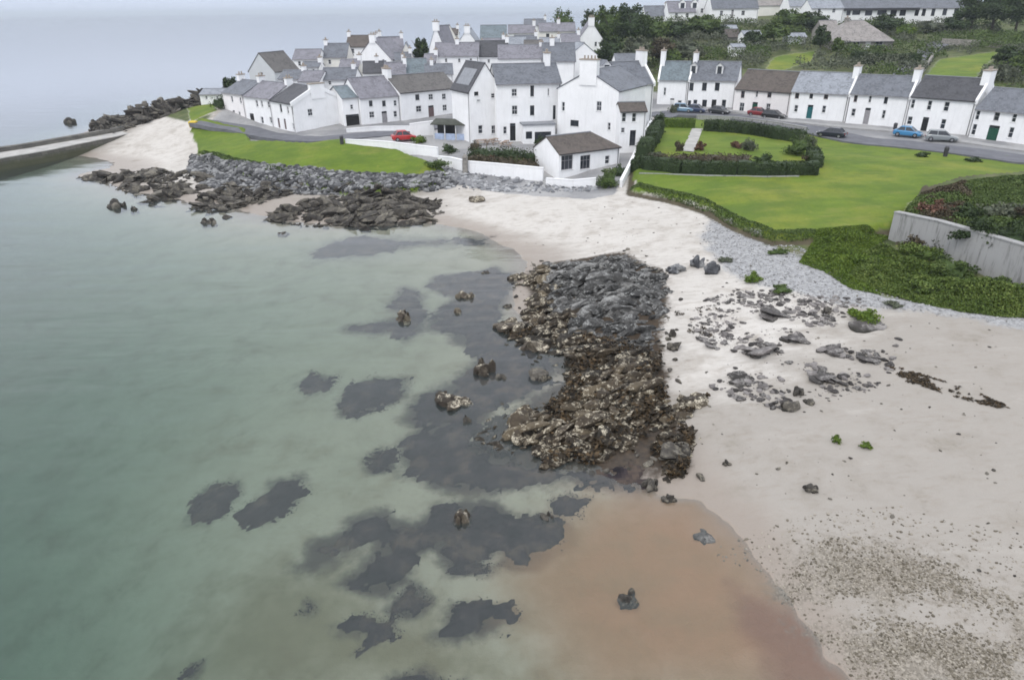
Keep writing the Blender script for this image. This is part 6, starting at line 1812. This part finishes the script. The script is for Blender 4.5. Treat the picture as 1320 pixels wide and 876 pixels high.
for lb, a, b, c, da, ln, tl, es in [
    ('bright blue car parked outside the black-roofed terraced house', 1169, 177, (0.05, 0.22, 0.42), 0.0, 4.0, 0.05, 0),
    ('silver-grey car parked right of the bright blue car', 1212, 183, (0.22, 0.24, 0.25), 0.3, 4.3, 0.1, 1),
    ('dark navy car on the road beyond the end of the garden hedge', 1071, 178, (0.015, 0.018, 0.032), math.pi, 4.3, 0.0, 0),
    ('black car parked outside the brown-roofed terraced house', 997, 153.5, (0.015, 0.015, 0.017), 0.1, 4.2, 0.0, 1),
    ('small dark red car parked just left of the black car', 977, 150, (0.20, 0.02, 0.025), 0.1, 3.7, 0.0, 0),
    ('pale blue car at the far end of the terrace by the garden wall', 880, 145.5, (0.16, 0.27, 0.38), 0.0, 4.0, 0.15, 1),
    ('dark grey car below the two-dormer house', 927, 147.5, (0.03, 0.032, 0.036), 0.0, 4.1, 0.0, 0),
    ('navy blue car second from the far end of the terrace', 897, 146, (0.02, 0.035, 0.09), 0.0, 3.9, 0.05, 0),
    ('bright red car behind the white wall near the garage house', 521, 182, (0.42, 0.02, 0.02), 0.35, 3.9, 0.1, 0)]:
    p = hit(a, b); p.z = tz(p.x, p.y) + 0.07
    car(lb, p, (road_ang(a, b) if a > 700 else 0.0) + da, c, ln, tl, es)

# ------------------------------------------------------------------ small street things
def bin_(label, P, mat, h=1.0, name='litter_bin', cat='bin'):
    t = thing(name, label, cat, (P[0], P[1], tz(P[0], P[1]) + 0.02))
    m = MB(); m.cyl((0, 0, -0.05), (0, 0, h * 0.82), 0.27, 0.3, 12); m.build('drum', mat, t)
    m = MB(); m.cyl((0, 0, h * 0.822), (0, 0, h), 0.33, 0.2, 12); m.build('lid', M['frame_dark'], t)
bin_('dark litter bin standing on the lawn edge of the shore road', hit(1218, 202), M['frame_dark'], 1.3)
bin_('black bin by the corner of the black-roofed terraced house', hit(1153, 168), M['frame_dark'], 1.1)
bin_('dark post-like bin at the end of the white wall by the left road', hit(441, 186), M['frame_dark'], 1.2)
p = hit(250, 165); t = thing('grit_bin', 'small yellow grit bin at the tip of the left lawn', 'grit bin', (p.x, p.y, tz(p.x, p.y)))
M['yellow'] = simple_mat('yellow_plastic', (0.62, 0.45, 0.04), None, 3, 0.5)
m = MB(); m.hexa([(-0.55, -0.4, -0.1), (0.55, -0.4, -0.1), (0.55, 0.4, -0.1), (-0.55, 0.4, -0.1), (-0.65, -0.5, 0.8), (0.65, -0.5, 0.8), (0.65, 0.5, 0.8), (-0.65, 0.5, 0.8)]); m.build('tub', M['yellow'], t)
m = MB(); m.hexa([(-0.7, -0.55, 0.803), (0.7, -0.55, 0.803), (0.7, 0.55, 0.803), (-0.7, 0.55, 0.803), (-0.5, -0.2, 1.05), (0.5, -0.2, 1.05), (0.5, 0.4, 1.05), (-0.5, 0.4, 1.05)]); m.build('lid', M['yellow'], t)

# ------------------------------------------------------------------ garden hedges and shrubs
def H(*pts): return [hit(a, b) for a, b in pts]
hedge('long clipped dark hedge along the beach side of the walled garden', H((816, 220), (880, 222), (950, 224), (1010, 225), (1052, 224)), 1.7, 1.35, 'leaf_dark', 60, 0.2, seed=1)
hedge('short clipped hedge along the right end of the walled garden', H((1051, 217), (1046, 203)), 1.5, 1.3, 'leaf_dark', 60, 0.2, seed=2)
hedge('bright green hedge at the back left corner of the garden', H((856, 164), (895, 165)), 1.6, 1.3, 'leaf_bright', 55, 0.2, seed=3)
hedge('dark hedge along the road side of the garden', H((908, 168), (960, 172), (1005, 179), (1036, 183)), 1.8, 1.5, 'leaf_dark', 55, 0.22, seed=4, rag=0.2)
hedge('dark hedge against the stepped white garden wall', H((848, 170), (838, 186), (828, 205)), 1.8, 1.5, 'leaf_dark', 55, 0.2, seed=5, rag=0.2)
hedge('rough brown border of dead stems along the near side of the garden', H((838, 211), (900, 209), (965, 211)), 2.4, 0.7, 'leaf_brown', 60, 0.2, seed=6, rag=0.3, name='shrub_border', cat='border')
hedge('dark hedge on the hillside in front of the bungalow', [hit(1098, 80), hit(1140, 84), hit(1186, 84)], 2.2, 2.2, 'leaf_dark', 30, 0.35, seed=7, rag=0.3)
GB = 'shrubs in the walled garden'
def gb(label, a, b, wpx, h, mat, n=800, leaf=0.17, group=GB, **k):
    p = hit(a, b); w = px2m(a, b, wpx, p.z) / 2
    return bush(label, p, (w, w * 0.9, h * 0.62), mat, n, leaf, 16, group, int(a * 7 + b), **k)
gb('reddish shrub left of the garden path', 874, 194, 16, 1.3, 'leaf_brown')
gb('reddish-green shrub right of the garden path', 902, 194, 16, 1.3, 'leaf_red')
gb('low red flowering shrub in the middle of the garden lawn', 950, 191, 18, 0.9, 'leaf_red')
gb('tall grey-green shrub right of the red one in the garden', 968, 194, 22, 2.0, 'leaf_grey', 1000)
gb('dark green shrub on the near right border of the garden', 985, 211, 28, 1.4, 'leaf_dark', 900)
gb('biggest round dark shrub in the right corner of the garden', 1027, 200, 40, 2.7, 'leaf_mid', 1800)
gb('pale green shrub behind the biggest round one', 1042, 190, 30, 2.4, 'leaf_grey', 1200)
gb('brownish shrub at the near right corner of the garden', 1043, 212, 22, 1.4, 'leaf_brown', 700)
gb('grey-green shrub at the left end of the brown border', 843, 207, 30, 1.2, 'leaf_grey', 800)
gb('dark evergreen shrub between the terrace end and the white wall', 848, 160, 22, 2.4, 'leaf_dark', 900)
gb('pale bush outside the narrow house by the garden wall', 868, 147, 16, 1.6, 'leaf_grey', 500)
gb('low dark bush on the lawn edge left of the litter bin', 1190, 202, 22, 0.6, 'leaf_dark', 400, group='low bushes at the lawn edge by the road')
gb('low dark bush on the lawn edge right of the litter bin', 1252, 208, 26, 0.6, 'leaf_dark', 400, group='low bushes at the lawn edge by the road')
gb('dark round bush beside the right end of the boathouse', 786, 240, 36, 2.2, 'leaf_mid', 1500, group=None)
gb('smaller dark bush between the boathouse and the garden wall', 800, 226, 20, 1.5, 'leaf_dark', 700, group=None)
hedge('low brown and green planting along the inside of the long sea wall', H((607, 213), (645, 216), (690, 220)), 1.6, 1.1, 'leaf_brown', 60, 0.2, seed=11, rag=0.35, name='shrub_border', cat='border')
hedge('dark ragged planting across the upper bed of the inn garden', H((606, 204), (640, 205), (690, 209)), 1.8, 1.0, 'leaf_dark', 60, 0.2, seed=12, rag=0.4, name='shrub_border', cat='border')
IG = 'shrubs in the inn garden above the sea wall'
gb('dark brown shrub behind the left end of the long sea wall', 614, 212, 26, 1.2, 'leaf_brown', 700, group=IG)
gb('red-brown shrub behind the middle of the long sea wall', 630, 212, 24, 1.3, 'leaf_red', 700, group=IG)
gb('dark green shrub behind the middle of the long sea wall', 648, 213, 28, 1.3, 'leaf_dark', 800, group=IG)
gb('mid green shrub behind the right part of the long sea wall', 668, 216, 26, 1.4, 'leaf_mid', 800, group=IG)
gb('brown shrub against the left gable of the boathouse', 685, 219, 22, 1.1, 'leaf_brown', 600, group=IG)
gb('dark bushy plant below the porch of the inn', 697, 190, 16, 1.7, 'leaf_dark', 600, group=IG)
gb('brown bush between the picnic tables and the shelter', 612, 194, 18, 1.3, 'leaf_brown', 500, group=IG)
gb('olive shrub on the upper bed of the inn garden', 660, 202, 24, 1.0, 'leaf_grey', 600, group=IG)
gb('dark low shrub right of the white gate gap', 578, 196, 26, 1.2, 'leaf_dark', 600, group=IG)
gb('bright green bush beside the red car', 540, 184, 22, 1.2, 'leaf_bright', 700, group=None)
gb('dark scrubby bush hanging over the sloping white wall by the left lawn', 560, 215, 40, 1.0, 'leaf_mid', 900, group=None)
gb('dark bush at the far seaward end of the left terrace', 284, 141, 22, 2.4, 'leaf_dark', 700, group=None)
BP = 'green plants growing on the upper beach'
gb('wide bright green plant above the warm brown mound on the upper beach', 1110, 412, 46, 0.8, 'leaf_bright', 1400, 0.14, BP)
gb('round green plant at the edge of the pebble band', 970, 362, 28, 0.7, 'leaf_bright', 800, 0.12, BP)
gb('two-part green plant right of the round one on the pebbles', 1009, 378, 28, 0.6, 'leaf_mid', 800, 0.12, BP)
gb('faint small plant beside the leaning light boulder', 934, 338, 20, 0.4, 'leaf_grey', 400, 0.12, BP)
gb('brown-green low plant at the foot of the green bank', 1153, 396, 26, 0.4, 'leaf_grey', 500, 0.12, BP)
gb('small upright green plant alone on the middle sand', 1078, 571, 14, 0.5, 'leaf_bright', 400, 0.08, BP)
gb('small low green plant right of the upright one on the sand', 1116, 577, 18, 0.3, 'leaf_bright', 400, 0.08, BP)
gb('green tuft in the pebbles below the lawn edge', 1003, 328, 26, 0.5, 'leaf_mid', 600, 0.13, BP)
WB2 = 'shrubs behind the retaining wall'
def wb(label, a, b, z, wpx, h, mat, n=1500, leaf=0.22):
    p = gp(a, b, z); w = px2m(a, b, wpx, z) / 2
    return bush(label, p, (w * 1.1, w * 0.9, h * 0.62), mat, n, leaf, 22, WB2, int(a * 3 + b), z=tz(p.x, p.y) - 0.1)
wb('brown heathery shrub at the left end behind the retaining wall', 1190, 287, 5.3, 52, 1.5, 'leaf_brown')
wb('olive shrub second from the left behind the retaining wall', 1222, 296, 5.3, 50, 1.6, 'leaf_grey')
wb('red-brown shrub third from the left behind the retaining wall', 1208, 277, 5.3, 48, 1.2, 'leaf_red')
wb('dark green shrub in the middle behind the retaining wall', 1262, 307, 5.4, 56, 1.9, 'leaf_dark', 1900)
wb('largest dark shrub at the right behind the retaining wall', 1303, 315, 5.4, 66, 2.3, 'leaf_dark', 2300)
wb('grey-green shrub at the back right behind the retaining wall', 1285, 283, 5.4, 70, 1.7, 'leaf_grey', 1700)
wb('brownish shrub at the far right behind the retaining wall', 1328, 290, 5.4, 50, 1.6, 'leaf_brown')
wb('dark shrub behind the olive one along the lawn edge', 1250, 285, 5.3, 50, 1.5, 'leaf_dark', 1500)

# ------------------------------------------------------------------ scrub masses nobody could count
def scrub(name, label, poly, n, hmax, leaf, mat, seed, cat='scrub', lo=0.05, f=0.6, dens=None):
    r = np.random.default_rng(seed)
    q = inside(poly, n, r)
    if dens is not None:
        q = q[fbm(q[:, 0] * dens[0], q[:, 1] * dens[0], seed + 1) > dens[1]]
    sd = np.clip(-sdist(poly, q[:, 0], q[:, 1]) / 1.2, 0.1, 1)
    hgt = hmax * sd * np.clip(fbm(q[:, 0] * f, q[:, 1] * f, seed, 3) * 2.0 - 0.45, 0.05, 1)
    z = T(q[:, 0], q[:, 1]) + lo + hgt * r.uniform(0.35, 1.05, len(q))
    tone = np.clip(0.25 + 0.5 * fbm(q[:, 0] * f * 1.7, q[:, 1] * f * 1.7, seed + 4) + r.normal(size=len(q)) * 0.17, 0, 1)
    v, fc, t = leaves(np.stack([q[:, 0], q[:, 1], z], 1), leaf * r.uniform(0.6, 1.3, len(q)), r, 0.2, tone)
    o = mk(name, v, fc, M[mat], None, False, t); kind(o, 'stuff')
    return tag(o, label, cat)
scrub('bank_scrub', 'thick green bramble and nettle scrub on the bank below the retaining wall', gpoly([(1112, 326), (1150, 323), (1205, 344), (1262, 367), (1335, 395), (1335, 408), (1285, 404), (1235, 396), (1180, 384), (1135, 370), (1095, 352)], 3.0), 70000, 1.5, 0.14, 'leaf_bank', 61, f=0.42)
scrub('bank_scrub', 'brighter rough grass and weeds at the left of the bank below the lawn', gpoly([(1030, 334), (1052, 306), (1110, 302), (1150, 308), (1120, 322), (1100, 352), (1138, 374), (1100, 366), (1062, 345)], 3.0), 26000, 0.8, 0.12, 'leaf_bright', 62)
PS = gpoly([(1150, 300), (1200, 319), (1260, 343), (1330, 368), (1420, 402), (1420, 300), (1320, 262), (1240, 268), (1180, 280)], 3.2)
scrub('wall_top_scrub', 'dark brambles and brown heath in a belt behind the retaining wall', PS, 60000, 0.8, 0.16, 'leaf_mid', 66, lo=0.0, f=0.35)
PSB = gpoly([(1160, 303), (1230, 332), (1255, 300), (1235, 268), (1180, 280)], 3.2)
scrub('wall_top_scrub', 'brown heath at the left end of the belt behind the retaining wall', PSB, 26000, 1.0, 0.15, 'leaf_brown', 67, lo=0.0, f=0.5)
for a, b, wpx, h, mt, lb in ((1178, 338, 70, 1.5, 'leaf_bank', 'rounded green bush at the upper left of the bank below the retaining wall'), (1222, 356, 72, 1.5, 'leaf_mid', 'dark green bush in the middle of the bank below the retaining wall'),
                             (1272, 380, 70, 1.4, 'leaf_mid', 'dark green bush right of the middle on the bank below the wall'), (1316, 392, 52, 1.4, 'leaf_bank', 'bright green bush at the right edge of the bank below the wall'),
                             (1200, 374, 60, 0.9, 'leaf_bank', 'low green bush at the foot of the bank above the pebbles'), (1130, 345, 70, 0.9, 'leaf_bright', 'low yellow-green bush at the left of the bank below the lawn')):
    gb(lb, a, b, wpx, h, mt, 3200, 0.17, 'bushes on the bank below the retaining wall')
EDGE = gpoly([(812, 234), (845, 243), (880, 252), (915, 263), (935, 275), (962, 290), (1000, 306), (1050, 306), (1052, 300), (1000, 299), (965, 284), (940, 270), (915, 257), (880, 246), (845, 238), (816, 230)], 3.4)
scrub('grass_tufts', 'rough grass tufts along the edge of the big lawn above the beach', EDGE, 6000, 0.45, 0.15, 'leaf_mid', 63, 'grass', f=1.2)
EDGE2 = gpoly([(248, 180), (262, 192), (300, 200), (340, 206), (400, 213), (470, 221), (535, 222), (566, 216), (572, 208), (560, 205), (562, 212), (532, 217), (470, 216), (400, 208), (340, 201), (300, 195), (268, 186)], 3.8)
scrub('grass_tufts', 'rough grass tufts along the seaward edge of the left lawn', EDGE2, 6000, 0.5, 0.22, 'leaf_mid', 64, 'grass', f=0.8)
HP = [tuple(yp(a, b, Y))[:2] for a, b, Y in [(770, 90, 172), (900, 92, 168), (1000, 92, 168), (1100, 92, 160), (1180, 108, 140), (1320, 115, 132), (1420, 100, 132), (1420, 40, 250), (1240, 30, 242), (1050, 30, 240), (900, 30, 245), (790, 40, 225)]]
r_ = np.random.default_rng(65)
q_ = inside(HP, 150000, r_)
inl = (sdist(HILL_A, q_[:, 0], q_[:, 1]) > 0.8) & (sdist(HILL_B, q_[:, 0], q_[:, 1]) > 0.8)
q_ = q_[inl]
d_ = fbm(q_[:, 0] * 0.16, q_[:, 1] * 0.16, 71, 4)
sel = d_ > 0.47
q_, d_ = q_[sel], d_[sel]
z_ = T(q_[:, 0], q_[:, 1]) + np.clip((d_ - 0.46) * 18, 0.1, 2.6) * r_.uniform(0.3, 1.0, len(q_))
spec = fbm(q_[:, 0] * 0.07 + 40, q_[:, 1] * 0.07, 72, 2)
for nm, lb, mk_, mt in (('hillside_scrub', 'dark green scrub over the hillside behind the terrace', spec < 0.5, 'leaf_mid'), ('hillside_scrub', 'olive and brown scrub over the hillside behind the terrace', spec >= 0.5, 'leaf_grey')):
    v, f, t = leaves(np.stack([q_[mk_, 0], q_[mk_, 1], z_[mk_]], 1), 0.36 * r_.uniform(0.6, 1.4, mk_.sum()), r_, 0.1, np.clip(r_.normal(size=mk_.sum()) * 0.12 + 0.15 + 0.7 * fbm(q_[mk_, 0] * 0.25, q_[mk_, 1] * 0.25, 73), 0, 1))
    o = mk(nm, v, f, M[mt], None, False, t); kind(o, 'stuff'); tag(o, lb, 'scrub')

# ------------------------------------------------------------------ trees
def tr(label, px, top, Y, wpx, mat='leaf_mid', n=2400, leaf=0.5, hr=None, group='trees on the hillside'):
    P = yp(px, top, Y); w = wpx / FPX * Y * 0.5
    z = tz(P.x, P.y); h = max(P.z - z, 2.0)
    rz = min(h * 0.46, w * 1.25) if hr is None else hr
    return tree(label, (P.x, P.y), h, (w, w, rz), mat, n, leaf, 30, group, int(px + Y))
tr('tall dark tree at the left end of the big clump behind the inn', 786, 11, 206, 44, 'leaf_mid', 4200)
tr('tallest dark tree of the clump, beside the skyline house', 816, 9, 204, 52, 'leaf_dark', 4600)
tr('broad mid green tree right of the tallest one in the clump', 845, 24, 208, 46, 'leaf_mid', 3200)
tr('flat-topped tree in the middle of the hillside clump', 872, 30, 212, 44, 'leaf_dark', 2800)
tr('round green tree below the white hill houses', 908, 22, 216, 48, 'leaf_mid', 3400)
tr('darker tree at the right end of the clump above the dormer house', 929, 34, 214, 30, 'leaf_dark', 1800)
tr('dark low tree at the foot of the left end of the clump', 790, 50, 182, 40, 'leaf_dark', 2600)
tr('grey-green tree low in the clump behind the inn wing', 822, 50, 180, 40, 'leaf_grey', 2600)
tr('brown bare-looking tree low in the middle of the clump', 856, 52, 182, 38, 'leaf_brown', 2200)
tr('olive tree low behind the two-dormer house', 890, 56, 180, 44, 'leaf_grey', 2400)
tr('small green tree right behind the two-dormer house', 868, 66, 170, 26, 'leaf_mid', 1300)
tr('dark tree left of the left hill lawn', 974, 42, 198, 32, 'leaf_dark', 2200)
tr('rounded dark tree above the left hill lawn', 1000, 33, 205, 38, 'leaf_mid', 2600)
tr('dark tree below the brownish hill house', 1020, 14, 226, 44, 'leaf_mid', 2800)
tr('wide dark tree between the hall and the bungalow', 1050, 17, 224, 44, 'leaf_dark', 2800)
tr('narrow dark tree against the left side of the bungalow', 1062, 36, 192, 22, 'leaf_dark', 1500)
tr('small green tree in front of the left end of the bungalow', 1082, 50, 186, 14, 'leaf_mid', 900)
tr('low dark tree right behind the bungalow roof', 1148, 20, 222, 40, 'leaf_dark', 2000)
tr('small bright green tree right of the bungalow', 1170, 33, 214, 24, 'leaf_bright', 1200)
tr('olive tree below the right end of the hotel', 1200, 28, 224, 34, 'leaf_grey', 1600)
tr('dark tree at the right corner of the hotel', 1234, 24, 224, 34, 'leaf_dark', 2000)
tr('tall dark tree right of the hotel', 1262, -6, 226, 48, 'leaf_dark', 3600)
tr('tallest dark tree on the right hilltop, cut by the top edge', 1292, -14, 222, 56, 'leaf_dark', 4200)
tr('dark tree at the right edge of the hilltop', 1322, -8, 218, 50, 'leaf_dark', 3600)
tr('dark green tree at the right of the right hill lawn', 1304, 62, 164, 38, 'leaf_dark', 2400)
tr('mid green tree at the right edge above the nearest terrace roof', 1324, 74, 150, 44, 'leaf_mid', 2400)
tr('olive bushy tree right above the nearest terrace roof', 1296, 86, 145, 36, 'leaf_grey', 1800)
tr('small round tree on the skyline behind the inn range', 728, 15, 222, 36, 'leaf_mid', 2000, group='trees among the village houses')
tr('little dark tree beside the tall white gable near the skyline', 762, 14, 214, 22, 'leaf_dark', 900, group='trees among the village houses')
tr('dark tree among the white houses left of the long lavender roof', 543, 52, 182, 22, 'leaf_dark', 1400, group='trees among the village houses')
tr('dark shrubby tree behind the end of the left terrace', 296, 103, 152, 24, 'leaf_dark', 1500, group='trees among the village houses')
